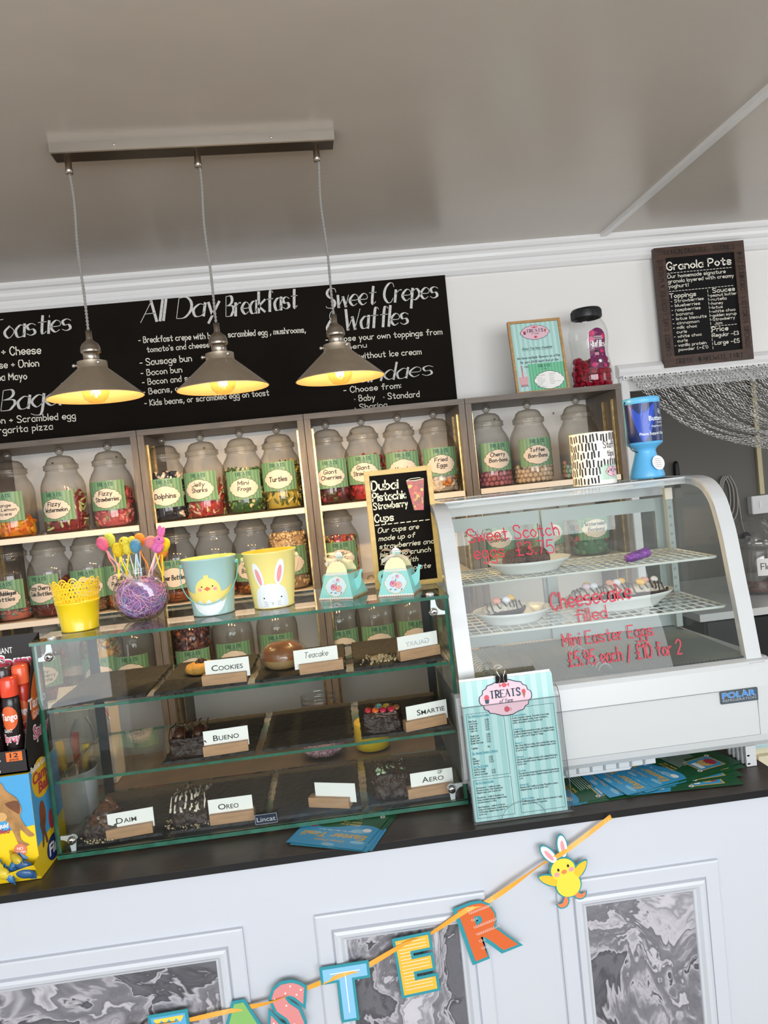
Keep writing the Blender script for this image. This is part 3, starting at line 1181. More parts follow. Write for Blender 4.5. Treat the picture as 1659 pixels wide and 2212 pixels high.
for i, ((tx, ty), (lx, ly), cz) in enumerate((((153.7, 350), (213, 858), 0), ((426, 340), (483, 839), 0), ((686.6, 326), (735.5, 818), 0))):
    top = at(tx, ty, Z=CEIL - .03)
    rim = at(lx, ly, Y=1.70)
    top = Vector((rim.x, fa.y + (fb.y - fa.y) * (rim.x - fa.x) / (fb.x - fa.x) + W2 / 2, CEIL - .0225))
    cx, cy, z0 = rim.x, top.y, at(lx, ly, Y=top.y).z
    b = MB()
    b.lathe([(0, .0), (.0075, 0), (.0075, -.024), (.0085, -.026), (.0085, -.036), (0, -.037)], M_steel, 16, top)
    wp(b, 'cord_grip', pend)
    b = MB()
    zc = z0 + .148
    n = 90
    for ph in (0, PI):
        pts = []
        for k in range(n + 1):
            t = k / n
            z = top.z - .036 + (zc - top.z + .036) * t
            a = ph + t * 2 * PI * 22
            sw = .0035 * math.sin(t * 9 + i) * (1 - t)
            pts.append((cx + sw + .0017 * math.cos(a), cy + .0017 * math.sin(a), z))
        b.tube(pts, .0019, M_cord, 6)
    wp(b, 'twisted_cord', pend)
    # lampholder
    b = MB()
    b.lathe([(0, .150), (.0065, .150), (.0068, .131), (.008, .128), (.0175, .120), (.021, .113), (.0215, .108), (.0222, .107), (.0222, .101), (.0215, .100), (.018, .099), (.018, .082), (.019, .080), (.019, .076)], M_steel, 28, (cx, cy, z0))
    lh = wp(b, 'lampholder', pend)
    # shade: outside metal, inside cream
    b = MB()
    b.lathe([(.0325, .080), (.0325, .065), (.034, .0635), (.1045, .0015), (.1055, 0), (.1045, -.0006)], M_shade, 48, (cx, cy, z0))
    b.lathe([(.019, .0785), (.0325, .080)], M_steel, 48, (cx, cy, z0))
    b.lathe([(.1040, -.0005), (.0330, .0615), (.031, .074), (.012, .075)], M_shade_in, 48, (cx, cy, z0))
    sh = wp(b, 'lamp_shade', pend)
    for a in (-2.9, -.95, 1.1):
        b = MB()
        d = Vector((math.cos(a), math.sin(a), 0))
        b.tube([Vector((cx, cy, z0 + .073)) + d * .031, Vector((cx, cy, z0 + .073)) + d * .0375], .0028, M_steel, 8)
        b.ball(Vector((cx, cy, z0 + .073)) + d * .039, .0042, M_chrome, 10, 7)
        s = b.build('thumb_screw', sh)
    b = MB()
    b.lathe([(.012, .068), (.014, .055), (.024, .042), (.0295, .028), (.030, .014), (.0265, .0), (.017, -.010), (0, -.014)], G_bulb, 28, (cx, cy, z0))
    bu = wp(b, 'bulb', pend)
    b = MB()
    for k in range(4):
        a = k * PI / 2 + .4
        pts = [(cx + r * math.cos(a), cy + r * math.sin(a), z0 + z) for r, z in ((.004, .040), (.010, .022), (.009, .006), (.003, .020))]
        b.tube(pts, .0012, M_fil, 5)
    b.build('filament', bu)
    l = bpy.data.lights.new('bulb_light', 'POINT')
    l.energy = BULB_POWER
    l.color = (1.0, .70, .40)
    l.shadow_soft_size = .014
    o = bpy.data.objects.new('bulb_light', l)
    COL.objects.link(o)
    o.location = (cx, cy, z0 + .012)

# ------------------------------------------------------------------ glass display case
CX0, CX1, CY0, CY1, CZ1 = -.559, .191, 1.3156, 1.588, CT + .3989
case = thing('glass_display_case', 'rectangular glass countertop case with two glass shelves of cakes', 'display case', (CX0 + .375, CY0 + .13, CT))
ZS2, ZS1 = 1.2165, 1.0865        # undersides of the shelves
b = MB(); b.box((CX0 - .002, CY0 - .004, CZ1 - .006), (CX1 + .002, CY1, CZ1), G_pane, em=M_glassedge); wp(b, 'top_glass', case)
b = MB(); b.box((CX0, CY0 - .002, CT + .004), (CX1, CY1, CT + .0115), G_pane, em=M_glassedge); wp(b, 'base_glass', case)
b = MB(); b.box((CX0, CY0, CT + .012), (CX1, CY0 + .005, CZ1 - .0065), G_pane, em=M_glassedge); wp(b, 'front_glass', case)
for x in (CX0, CX1 - .006):
    b = MB(); b.box((x, CY0 + .0055, CT + .012), (x + .006, CY1, CZ1 - .0065), G_pane, em=M_glassedge); wp(b, 'side_glass', case)
for z in (ZS2, ZS1):
    b = MB(); b.box((CX0 + .009, CY0 + .010, z), (CX1 - .009, CY1 - .01, z + .0055), G_pane, em=M_glassedge); wp(b, 'glass_shelf', case)
for x in (CX0 + .0065, CX1 - .0225):
    b = MB(); b.box((x, CY1 - .012, CT + .012), (x + .016, CY1 - .002, CZ1 - .007), M_dark); wp(b, 'rear_post', case)
M_bracket = mat('satin_aluminium', 'd6d9da', .35, metal=.3)
for sx, sz in ((0, 1), (1, 1), (0, 0), (1, 0)):
    ox = CX0 + .0065 if sx == 0 else CX1 - .0065
    oz = CZ1 - .007 if sz else CT + .0125
    dx = 1 if sx == 0 else -1
    dz = -1 if sz else 1
    ol = [(.000, .030), (.000, .0235), (.006, .022), (.0115, .018), (.015, .012), (.0165, .000), (.0245, .000), (.0265, .020)] + [(.0215 + .0085 * math.cos(a), .0225 + .0085 * math.sin(a)) for a in (0.1, .8, 1.57, 2.2)]
    b = MB()
    mpb = facing(ox, CY0 + .009, oz)
    b.prism([(u * dx, v * dz) for u, v in ol], mpb, .003, M_bracket)
    br = wp(b, 'corner_bracket', case)
    b = MB()
    c = Vector((ox + .0215 * dx, CY0 - .0002, oz + .0225 * dz))
    b.lathe([(0, .0055), (.004, .0055), (.0065, .004), (.0075, .0)], M_chrome, 16, c, rot=euler(PI / 2, 0, 0))
    b.lathe([(.0, .0058), (.0028, .0058)], M_dark, 6, c, rot=euler(PI / 2, 0, 0))
    b.build('bolt', br)
for x in (CX0 + .030, CX1 - .030):
    b = MB(); b.lathe([(.0075, 0), (.0078, .002), (.006, .004), (0, .0045)], M_bracket, 16, (x, CY0 + .018, CZ1)); wp(b, 'top_bolt', case)
M_badge = mat('badge_dark_blue', '1f2a3a', .3)
M_silver = mat('silver_print', 'c9cdd0', .35, metal=.6)
p = at(575, 1768, Y=CY0 - .001)
b = MB()
mpb = flat(p - Vector((.0205, 0, .0095)), (1, 0, .0), (0, 0, 1))
b.prism(rrect(0, 0, .041, .019, .0015), mpb, .0012, M_badge, w=0)
b.ribbon(rrect(.0008, .0008, .0402, .0182, .0012), .0006, mpb, M_silver, .0014, closed=True)
b.text('Lincat', mpb, .0205, .0052, .0085, M_silver, .0015, width=.034, style='bold', weight=1.3, align=.5)
wp(b, 'maker_badge', case)


# slates, card holders, cards
def slate(x, z, label, k):
    t = MB()
    n, y0, y1 = 22, 1.337, 1.566
    w = .170
    out = []
    rnd = random.Random(k)
    for i in range(n):
        out.append((x + w * i / n, y0 + rnd.uniform(-.0016, .0016)))
    for i in range(n):
        out.append((x + w + rnd.uniform(-.0012, .0012), y0 + (y1 - y0) * i / n))
    for i in range(n):
        out.append((x + w - w * i / n, y1 + rnd.uniform(-.0016, .0016)))
    for i in range(n):
        out.append((x + rnd.uniform(-.0012, .0012), y1 - (y1 - y0) * i / n))
    c = Vector((x + w / 2, (y0 + y1) / 2, z))
    m = len(out)
    vs = [Vector((a - c.x, bb - c.y, 0)) for a, bb in out]
    vs += [Vector(((a - c.x) * .985 + rnd.uniform(-.001, .001), (bb - c.y) * .988 + rnd.uniform(-.001, .001), .0048)) for a, bb in out]
    t.add(vs, [tuple(range(m))[::-1], tuple(range(m, 2 * m))] + [(i, (i + 1) % m, m + (i + 1) % m, m + i) for i in range(m)], M_slate)
    o = t.build('slate_board', None, c)
    tag(o, label, 'slate', 'rough-edged slates in the display case')
    return o


SX = [-.5475, -.3635, -.179, .006]
ZT, ZM, ZB = ZS2 + .006, ZS1 + .006, CT + .012
tops = ['empty black slate at the left end of the top glass shelf', 'black slate under the cookie on the top glass shelf', 'black slate under the wrapped teacake', 'black slate with crumbs beside the reversed card']
mids = ['', 'black slate under the two-humped chocolate slab on the middle glass shelf', 'empty black slate in front of the open glass jar', 'black slate under the brownie topped with coloured sweets']
bots = ['black slate under the caramel-brown chocolate pile, bottom left of the case', 'black slate under the brownie with white and dark drizzle', 'black slate holding only the blank white card', 'black slate under the brownie with pale green bits, bottom right']
for k in range(4):
    slate(SX[k], ZT, tops[k], k)
    if k:
        slate(SX[k], ZM, mids[k], 10 + k)
    slate(SX[k], ZB, bots[k], 20 + k)

HL = [('cookies', ZT, (436, 1484), (535, 1473), 'COOKIES', 'beside the cookie'), ('bueno', ZM, (440, 1643.6), (539, 1628.5), 'BUENO', 'beside the two-humped chocolate slab'),
      ('daim', ZB, (232, 1827), (332, 1809), 'DAIM', 'beside the caramel-brown chocolate pile'), ('oreo', ZB, (454, 1784.6), (551, 1771.7), 'OREO', 'beside the brownie with white and dark drizzle'),
      ('teacake', ZT, (648, 1459), (743, 1446), 'Teacake', 'beside the wrapped teacake'), ('galaxy', ZT, (862, 1430), (955.5, 1412), 'GALAXY', 'beside the crumbs, its lettering reversed'),
      ('smartie', ZM, (874.5, 1586), (970, 1566), 'SMARTIE', 'beside the brownie topped with coloured sweets'), ('blank', ZB, (667, 1743.7), (755.7, 1746.8), '', 'alone on the bottom slate'), ('aero', ZB, (885, 1731), (973.7, 1716.7), 'AERO', 'beside the brownie with pale green bits')]
M_galaxy = mat('show_through_ink', 'b9bcc4', .6)
for key, z, pa, pc, word, where in HL:
    zz = z + .0052
    a, c = at(*pa, Z=zz), at(*pc, Z=zz)
    ym = max((a.y + c.y) / 2, 1.339)
    ang = math.atan2(c.y - a.y, c.x - a.x)
    mx = (a.x + c.x) / 2 * (ym / ((a.y + c.y) / 2))
    # block with a slot, its front edge on the measured line
    w, dp, hh = .082, .019, .0185
    t = MB()
    for y0, y1, h1 in ((0, .0085, hh), (.0085, .0105, .008), (.0105, dp, hh)):
        t.box((-w / 2, y0, 0), (w / 2, y1, h1), M_beech)
    blk = t.build('card_holder', None, (mx, ym, zz))
    blk.rotation_euler = (0, 0, ang)
    tag(blk, 'pale wooden card block ' + where, 'card holder', 'wooden card blocks in the display case')
    t = MB()
    off = {'cookies': .006, 'bueno': .002, 'daim': .003, 'oreo': -.002, 'teacake': -.008, 'galaxy': .0, 'smartie': .006, 'blank': .012, 'aero': .008}[key]
    cw, ch = .082, .036
    mpc = facing(off, 0, .0085)
    t.box((off - cw / 2, .0091, .0085), (off + cw / 2, .0097, .0085 + ch), M_white)
    mpt = facing(off, .0091, .0085)
    if key == 'teacake':
        t.text('Teacake', mpt, 0, .0195, .0105, M_ink, .0003, width=.044, style='hand', weight=.9, align=.5, slant=.2)
    elif key == 'galaxy':
        mir = lambda u, v, w=0: mpt(-u, v, w)
        t.text('G', mir, -.024, .0155, .010, M_galaxy, .0003, style='bold', weight=1.5, wide=1.1)
        t.text('ALAXY', mir, -.0135, .0155, .0085, M_galaxy, .0003, style='bold', weight=1.5, width=.038)
    elif word:
        lw = {'COOKIES': .058, 'BUENO': .047, 'DAIM': .036, 'OREO': .038, 'SMARTIE': .056, 'AERO': .042}[word]
        sh = {'SMARTIE': .008, 'AERO': .002, 'DAIM': -.008, 'OREO': -.004}.get(word, 0)
        cap = t.text(word[0], mpt, -lw / 2 + sh, .0155, .0105, M_ink, .0003, style='bold', weight=1.35, wide=1.25)
        t.text(word[1:], mpt, -lw / 2 + sh + cap + .0012, .0155, .0084, M_ink, .0003, width=lw - cap - .0012, style='bold', weight=1.35)
        if key == 'aero':
            t.text('GF', mpt, .013, .0285, .0058, M_ink, .0003, width=.009, style='hand', weight=1.6)
    cd = t.build('place_card', None, (mx, ym, zz))
    cd.rotation_euler = (0, 0, ang)
    lab = {'cookies': 'white card lettered COOKIES in a wooden block', 'teacake': 'white card handwritten Teacake in a wooden block', 'blank': 'blank white card in a wooden block on the bottom slate',
           'galaxy': 'white card with faint reversed lettering, top shelf right'}.get(key, 'white printed card standing ' + where)
    tag(cd, lab, 'card', 'cards standing in the wooden blocks')

# ------------------------------------------------------------------ cakes
M_choc = mat('dark_chocolate_cake', '32201a', .45, noise=.4, nscale=60, bump=.6, bscale=90)
M_fudge = mat('glossy_chocolate', '44291d', .22, noise=.3, nscale=40, bump=.3, bscale=60)
M_caramel = mat('caramel_chocolate', '6b4227', .3, noise=.4, nscale=60, bump=.3, bscale=80)
M_cream = mat('white_icing', 'e2d9c6', .5)
M_mint = mat('mint_pieces', 'a9bb98', .5)
M_cookie = mat('golden_cookie', 'd39a45', .7, noise=.25, nscale=70, bump=.5, bscale=120)
M_bun = mat('glazed_bun', '96571c', .35, noise=.45, nscale=18, bump=.1)
M_bunside = mat('bun_side', 'b8935f', .6, noise=.2, nscale=30)
M_crumb = mat('pale_crumbs', 'c2ab84', .8, noise=.3, nscale=100)


def lump(b, c, size, m, amp=.004, seed=0, top=1.0, n=16, rz=0):
    """an uneven block of cake resting on z = c.z; top < 1 narrows it upwards"""
    bm = bmesh.new()
    bmesh.ops.create_cube(bm, size=1)
    bmesh.ops.subdivide_edges(bm, edges=bm.edges[:], cuts=n, use_grid_fill=True)
    rnd = random.Random(seed)
    from mathutils import noise as nz
    for v in bm.verts:
        h = v.co.z + .5
        s = 1 - (1 - top) * h
        # round the corners a little
        q = Vector((v.co.x * size[0] * s, v.co.y * size[1] * s, h * size[2]))
        r = v.co.copy()
        k = max(0, Vector((abs(r.x), abs(r.y))).length - .58) * .5
        q.x *= 1 - k * .5
        q.y *= 1 - k * .5
        d = nz.noise_vector(q * 60 + Vector((seed * 9.1, 0, 0))) * amp + nz.noise_vector(q * 170 + Vector((0, seed * 5.3, 0))) * amp * .6 + nz.noise_vector(q * 420) * amp * .35
        if h < .03:
            d.z = 0
        q += d
        v.co = euler(0, 0, rz) @ q + Vector(c)
    b.bm(bm, m, True)


def drizzle(b, c, size, m, n, r, seed, amp=.002, dome=None):
    """thin icing lines going to and fro over the top and down the front"""
    rnd = random.Random(seed)
    for k in range(n):
        u = -.46 + .92 * k / (n - 1)
        pts = []
        for j in range(9):
            t = j / 8
            y = (.5 - t) * size[1] * 1.02
            z = size[2] * (1.02 - .02 * math.sin(t * 9))
            if t > .85:
                y, z = -size[1] * .52, size[2] * rnd.uniform(.55, .8)
            if dome:
                z = dome(size[0] * (u + .05 * math.sin(t * 5 + k)), y)
            pts.append((c[0] + size[0] * (u + .05 * math.sin(t * 5 + k)) + rnd.uniform(-amp, amp), c[1] + y, c[2] + z + rnd.uniform(0, amp)))
        b.tube(smooth_line(pts, 3), r, m, 6)


SL = .0052
# cookie
c = at(437, 1452, Z=ZT + SL)
ck = thing('cookie', 'golden cookie topped with a chocolate star, behind the COOKIES card', 'cookie', c)
b = MB(); b.lathe([(0, 0), (.022, 0), (.031, .004), (.033, .010), (.029, .017), (.018, .0205), (0, .021)], M_cookie, 28); part(b, 'biscuit', ck)
b = MB()
for k in range(5):
    a = k * 2 * PI / 5
    b.tube([(0, 0, .022), (.012 * math.cos(a), .012 * math.sin(a), .0215)], [.006, .0028], M_fudge, 7)
b.ball((0, 0, .024), (.008, .008, .005), M_fudge, 10, 6)
part(b, 'chocolate_topping', ck)
# teacake
c = at(612, 1446, Z=ZT + SL) + Vector((0, .035, 0))
tc = thing('teacake', 'glazed brown teacake in clear film behind the Teacake card', 'bun', c)
b = MB()
b.lathe([(0, .0), (.034, .0), (.041, .008), (.043, .017)], M_bunside, 32)
b.lathe([(.043, .017), (.042, .026), (.036, .036), (.024, .043), (0, .046)], M_bun, 32)
part(b, 'bun', tc)
b = MB()
for k, (zz, rr) in enumerate(((.0, .040), (.010, .046), (.025, .0455), (.038, .037), (.047, .024), (.050, 0))):
    pass
bm = bmesh.new()
bmesh.ops.create_icosphere(bm, subdivisions=4, radius=1)
from mathutils import noise as NZ
for v in bm.verts:
    d = 1 + .07 * NZ.noise(v.co * 4) + .03 * NZ.noise(v.co * 13)
    v.co = Vector((v.co.x * .047 * d, v.co.y * .047 * d, max(.0005, .022 + v.co.z * .029 * d)))
b.bm(bm, G_wrap, True)
part(b, 'clear_film', tc)
# crumbs
c = at(822, 1425, Z=ZT + SL)
b = MB()
rnd = random.Random(3)
for i in range(170):
    r = abs(rnd.gauss(0, .018)); a = rnd.uniform(0, 6.28); s = rnd.uniform(.0006, .0024)
    z = max(0, .009 - r * .5) * rnd.random()
    b.obox((r * math.cos(a) * 1.4, r * math.sin(a), z + s), (s * 2, s * 1.6, s * 1.4), M_crumb, (rnd.random() * 3, rnd.random() * 3, 0))
tag(b.build('crumbs', None, c), 'heap of pale cake crumbs on the slate beside the reversed card', 'crumbs', kind='stuff')
# two-humped slab
c = at(404, 1648, Z=ZM + SL); c.y = 1.375
sz = (.072, .062, .036)
t = thing('chocolate_slab', 'dark chocolate slab with two rounded humps, behind a card on the middle shelf', 'cake', c)
b = MB(); lump(b, (0, 0, 0), sz, M_choc, .004, 1, .93); part(b, 'cake', t)
b = MB()
for sx in (-1, 1):
    b.ball((sx * .018, -.004, .040), (.014, .024, .012), M_fudge, 16, 10)
part(b, 'hump', t, 'shiny milk chocolate humps')
b = MB(); drizzle(b, (0, 0, .006), (.07, .05, .045), M_fudge, 6, .0012, 5); part(b, 'drizzle', t)
# caramel pile
c = at(214, 1822, Z=ZB + SL); c.y = 1.372
t = thing('chocolate_cake', 'shiny caramel-brown chocolate cake in a ragged peak, bottom left slate', 'cake', c)
b = MB(); lump(b, (.0, .0, 0), (.070, .060, .030), M_choc, .006, 2, .8); part(b, 'cake', t)
b = MB()
rnd = random.Random(5)
for i in range(70):
    h = rnd.random()
    r = (1 - h) * .030 * rnd.uniform(.6, 1.15)
    a = rnd.uniform(0, 6.28)
    b.obox((r * math.cos(a) * 1.15 + h * .012, r * math.sin(a), .020 + h * .044), (.016 * (1.1 - h * .5), .011, .0055), M_caramel, (rnd.uniform(-.5, .5), rnd.uniform(-.6, .6), rnd.uniform(0, 3)), .0018)
b.ball((.004, 0, .032), (.022, .020, .022), M_fudge, 12, 8)
part(b, 'caramel_chunks', t)
b = MB()
for i in range(90):
    a = rnd.uniform(3.3, 6.2); r = rnd.uniform(.030, .05); s = rnd.uniform(.0005, .0015)
    b.obox((r * math.cos(a), r * math.sin(a) * .9, s), (s * 2, s * 2, s * 2), M_crumb, (1, rnd.random(), 0))
tag(b.build('crumbs', None, c), 'loose pale crumbs before the caramel-brown chocolate cake', 'crumbs', kind='stuff')
# white and dark drizzle
c = at(411, 1786, Z=ZB + SL); c.y = 1.380
t = thing('drizzled_brownie', 'tall brownie striped with white and dark icing, second bottom slate', 'cake', c)
sz = (.064, .058, .046)
b = MB(); lump(b, (0, 0, 0), sz, M_choc, .006, 3, .85); part(b, 'cake', t)
b = MB(); drizzle(b, (0, 0, .001), sz, M_cream, 9, .0021, 7, .003); part(b, 'white_drizzle', t)
b = MB(); drizzle(b, (.003, -.001, .0035), sz, M_fudge, 8, .0013, 8, .003); part(b, 'dark_drizzle', t)
b = MB()
rnd = random.Random(9)
for i in range(90):
    a = rnd.uniform(3.0, 6.4); r = rnd.uniform(.034, .055); s = rnd.uniform(.0005, .0012)
    b.obox((r * math.cos(a), r * math.sin(a) * .85, s), (s * 2, s * 2, s * 2), M_crumb, (1, rnd.random(), 0))
tag(b.build('crumbs', None, c), 'scattered white crumbs before the drizzled brownie', 'crumbs', kind='stuff')
# mint
c = at(849, 1728, Z=ZB + SL); c.y = 1.380
t = thing('mint_brownie', 'dark brownie scattered with pale green bits, right bottom slate', 'cake', c)
sz = (.066, .060, .046)
b = MB(); lump(b, (0, 0, 0), sz, M_choc, .006, 4, .88); part(b, 'cake', t)
b = MB()
rnd = random.Random(11)
for i in range(16):
    x, y = rnd.uniform(-.027, .027), rnd.uniform(-.028, .024)
    b.obox((x, y, .048 + rnd.uniform(-.002, .003)), (.010, .007, .004), M_mint, (rnd.uniform(-.6, .6), rnd.uniform(-.6, .6), rnd.uniform(0, 3)), .001)
part(b, 'mint_pieces', t, 'pale green mint pieces')
b = MB(); drizzle(b, (0, 0, .004), sz, M_fudge, 9, .0015, 12, .004); part(b, 'drizzle', t)
# coloured sweets
c = at(832, 1590, Z=ZM + SL); c.y = 1.375
t = thing('sweet_topped_brownie', 'chocolate brownie topped with coloured button sweets, right of the middle shelf', 'cake', c)
sz = (.072, .058, .034)
b = MB(); lump(b, (0, 0, 0), sz, M_choc, .005, 6, .9, rz=-.15); part(b, 'cake', t)
b = MB(); lump(b, (0, 0, .028), (.068, .054, .009), M_fudge, .003, 8, .9, rz=-.15); part(b, 'icing', t, 'glossy chocolate icing')
for i, (x, y, q) in enumerate(((-.026, -.012, 'b8303a'), (-.012, -.018, 'd9632a'), (-.008, -.004, '6fa3b5'), (.002, -.020, 'c0304a'), (.004, -.006, 'cfae3a'), (.016, -.016, '8a3a6a'), (.018, -.022, 'c02f3f'), (.028, -.014, '8a5a35'), (-.004, .010, '7fb0a5'), (.010, .006, 'c9a83f'))):
    b = MB(); b.ball((x, y, .040), (.0068, .0068, .0034), sweetmat(q, .2), 14, 8, euler(.5 if y < -.01 else 0, 0, 0)); part(b, 'button_sweet', t)

# ------------------------------------------------------------------ refrigerated cabinet with curved glass
XL, XR = .197, .779
M_fr = mat('fridge_white', 'c4c7c8', .3, bump=.02, bscale=12)
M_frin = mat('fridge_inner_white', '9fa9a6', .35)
M_frgrey = mat('fridge_grey_seal', '8a9292', .5)
M_alu = mat('ribbed_aluminium', '9a9e9a', .4, metal=.7)
M_wire = mat('coated_wire', 'c9cfcb', .35)
G_fr = glass('fridge_glass', (.95, .975, .965), .0, .022, .6, haze=.02, hazecol=(.85, .9, .9))
PR = [(1.640, 1.513), (1.500, 1.513), (1.457, 1.510), (1.430, 1.503), (1.408, 1.490), (1.386, 1.466), (1.370, 1.428), (1.358, 1.390), (1.341, 1.308), (1.331, 1.264), (1.311, 1.160)]
PRS = smooth_line(PR, 4)


def prof_y(z):
    for (ya, za), (yb, zb) in zip(PRS, PRS[1:]):
        if zb <= z <= za and za - zb > 1e-6:
            return ya + (yb - ya) * (z - za) / (zb - za)
    return 1.30


fr = thing('refrigerated_cabinet', 'white countertop refrigerated cabinet with curved glass front and red marker writing', 'fridge', (.488, 1.47, CT))
BK = 1.66
# side arches
for x0, x1 in ((XL, XL + .030), (XR - .030, XR)):
    b = MB()
    out = PRS + [(1.300, 1.155), (1.300, 1.120)]
    n = len(out)
    inner = []
    for i, (y, z) in enumerate(out):
        a, c = out[max(i - 1, 0)], out[min(i + 1, n - 1)]
        ty, tz = c[0] - a[0], c[1] - a[1]
        l = math.hypot(ty, tz)
        inner.append((y - tz / l * .016, z + ty / l * .016))
    vs = [(x, y, z) for x in (x0, x1) for y, z in out] + [(x, y, z) for x in (x0, x1) for y, z in inner]
    fs = []
    for i in range(n - 1):
        fs += [(i, i + 1, n + i + 1, n + i), (i, 2 * n + i, 2 * n + i + 1, i + 1), (n + i, n + i + 1, 3 * n + i + 1, 3 * n + i), (2 * n + i, 3 * n + i, 3 * n + i + 1, 2 * n + i + 1)]
    b.add(vs, fs, M_fr)
    wp(b, 'side_arch', fr)
# curved glass between the arches
b = MB()
gp = [(y + .004, z - .003) for y, z in PRS[3:]]
n = len(gp)
vs = [(x, y, z) for x in (XL + .028, XR - .028) for y, z in gp]
b.add(vs, [(i, i + 1, n + i + 1, n + i) for i in range(n - 1)], G_fr, True)
wp(b, 'curved_glass', fr)
# side panes
for x in (XL + .012, XR - .012):
    b = MB()
    q = [(x, y + .012, z - .012) for y, z in PRS[::2]] + [(x, 1.318, 1.15), (x, BK - .03, 1.15)]
    b.add(q, [tuple(range(len(q)))], G_fr)
    wp(b, 'side_glass', fr)
b = MB(); b.box((XL + .03, 1.49, 1.498), (XR - .03, BK, 1.5128), G_fr, em=M_fr); wp(b, 'top_glass', fr)
b = MB(); b.box((XL, BK - .012, 1.47), (XR, BK + .004, 1.5135), M_fr, .004); wp(b, 'rear_top_rail', fr)
# lower body
b = MB()
bp = [(1.316, 1.162), (1.303, 1.158), (1.299, 1.150), (1.2935, 1.112), (1.2915, 1.06), (1.2915, 1.022), (1.295, 1.008), (1.304, .997), (1.322, .990), (1.36, .988), (BK, .988), (BK, 1.150)]
x0, x1 = XL - .012, XR + .012
n = len(bp)
vs = [(x, y, z) for x in (x0, x1) for y, z in bp]
b.add(vs, [(i, (i + 1) % n, n + (i + 1) % n, n + i) for i in range(n)] + [tuple(range(n)), tuple(range(n, 2 * n))[::-1]], M_fr)
wp(b, 'lower_body', fr)
b = MB()
for z in (1.1115, 1.0215):
    b.box((XL + .02, 1.2912, z - .0004), (XR - .026, 1.2930, z + .0004), M_frgrey)
b.box((XR - .0265, 1.2908, 1.0215), (XR - .0258, 1.2930, 1.1115), M_frgrey)
wp(b, 'panel_seam', fr)
# badge
p0, p1 = at(1554, 1494, Y=1.2915), at(1635, 1482, Y=1.2915)
b = MB()
bw, bh = (p1 - p0).length, .0245
mpb = facing(p0.x, 1.2912, p0.z - bh)
M_polar = mat('badge_grey', '46525c', .35)
b.prism(rrect(0, 0, bw, bh, .002), mpb, .0012, M_polar)
M_pblue = mat('badge_blue', '2a86d8', .35)
b.text('POLAR', mpb, bw / 2, .0105, .0105, M_silver, .0013, width=bw * .91, style='bold', weight=3.6, align=.5)
b.text('POLAR', mpb, bw / 2, .0105, .0105, M_pblue, .0015, width=bw * .89, style='bold', weight=1.6, align=.5)
b.text('REFRIGERATION', mpb, bw / 2, .0038, .0045, M_silver, .0013, width=bw * .88, style='bold', weight=1.0, align=.5)
b.poly([(bw * .60, .0205), (bw * .66, .0205), (bw * .63, .0235)], mpb, M_silver, .0014)
wp(b, 'maker_badge', fr, 'dark badge with blue and silver lettering')
# feet
for x0 in (XL + .012, XR - .036):
    for y0 in (1.318, 1.57):
        b = MB()
        b.box((x0, y0, CT + .0005), (x0 + .013, y0 + .07, .990), M_fr)
        for k in range(5):
            b.box((x0 - .007, y0 + .0155 * k, CT + .0005), (x0, y0 + .0155 * k + .005, .990), M_fr)
        for z in (CT + .004, CT + .020):
            b.box((x0 - .005, y0, z), (x0, y0 + .066, z + .003), M_fr)
        wp(b, 'ribbed_foot', fr)
# drip tray and vent ribs
b = MB()
b.box((.27, 1.325, .9785), (.56, 1.50, .9885), M_fr)
for k in range(11):
    b.box((.275 + k * .026, 1.3225, .9785), (.279 + k * .026, 1.326, .9885), M_frgrey)
b.box((.345, 1.330, .9695), (.515, 1.49, .979), M_fr, .003)
wp(b, 'drip_tray', fr)
# inside: ribbed floor, rear doors, shelf strips, shelves
b = MB()
nx = 70
vs, fs = [], []
for i in range(nx * 2 + 1):
    x = XL + .016 + (XR - XL - .032) * i / (nx * 2)
    z = 1.1635 + (.0022 if i % 2 else 0)
    vs += [(x, 1.318, z), (x, BK - .035, z)]
b.add(vs, [(2 * i, 2 * i + 2, 2 * i + 3, 2 * i + 1) for i in range(nx * 2)], M_alu)
wp(b, 'ribbed_floor', fr)
for x in (.263, .482):
    b = MB()
    for k in range(15):
        y = 1.335 + k * .016
        b.lathe([(.012, -.0016), (.0136, 0), (.012, .0016)], M_frin, 14, (x, y, 1.1665), 0, PI, rot=euler(PI / 2, 0, 0))
    wp(b, 'drain_hose', fr, 'grey ribbed hose on the cabinet floor')
for k, (xa, xb, yd) in enumerate(((XL + .02, .487, 1.632), (.470, XR - .018, 1.622))):
    b = MB()
    z0, z1, s = 1.166, 1.466, .024
    b.box((xa, yd, z0), (xa + s, yd + .008, z1), M_frin)
    b.box((xb - s, yd, z0), (xb, yd + .008, z1), M_frin)
    b.box((xa + s, yd, z0), (xb - s, yd + .008, z0 + .03), M_frin)
    b.box((xa + s, yd, z1 - .03), (xb - s, yd + .008, z1), M_frin)
    b.box((xa + s, yd + .003, z0 + .03), (xb - s, yd + .005, z1 - .03), G_fr)
    wp(b, 'sliding_door', fr, 'white framed sliding glass door at the back')
for x in (XL + .016, XR - .030):
    b = MB()
    b.box((x, 1.585, 1.17), (x + .014, 1.600, 1.488), M_frin)
    for k in range(14):
        b.box((x + .004, 1.584, 1.20 + k * .02), (x + .009, 1.5855, 1.206 + k * .02), M_frgrey)
    b.box((x - .002, 1.582, 1.462), (x + .014, 1.586, 1.488), M_shelf)
    wp(b, 'shelf_strip', fr)


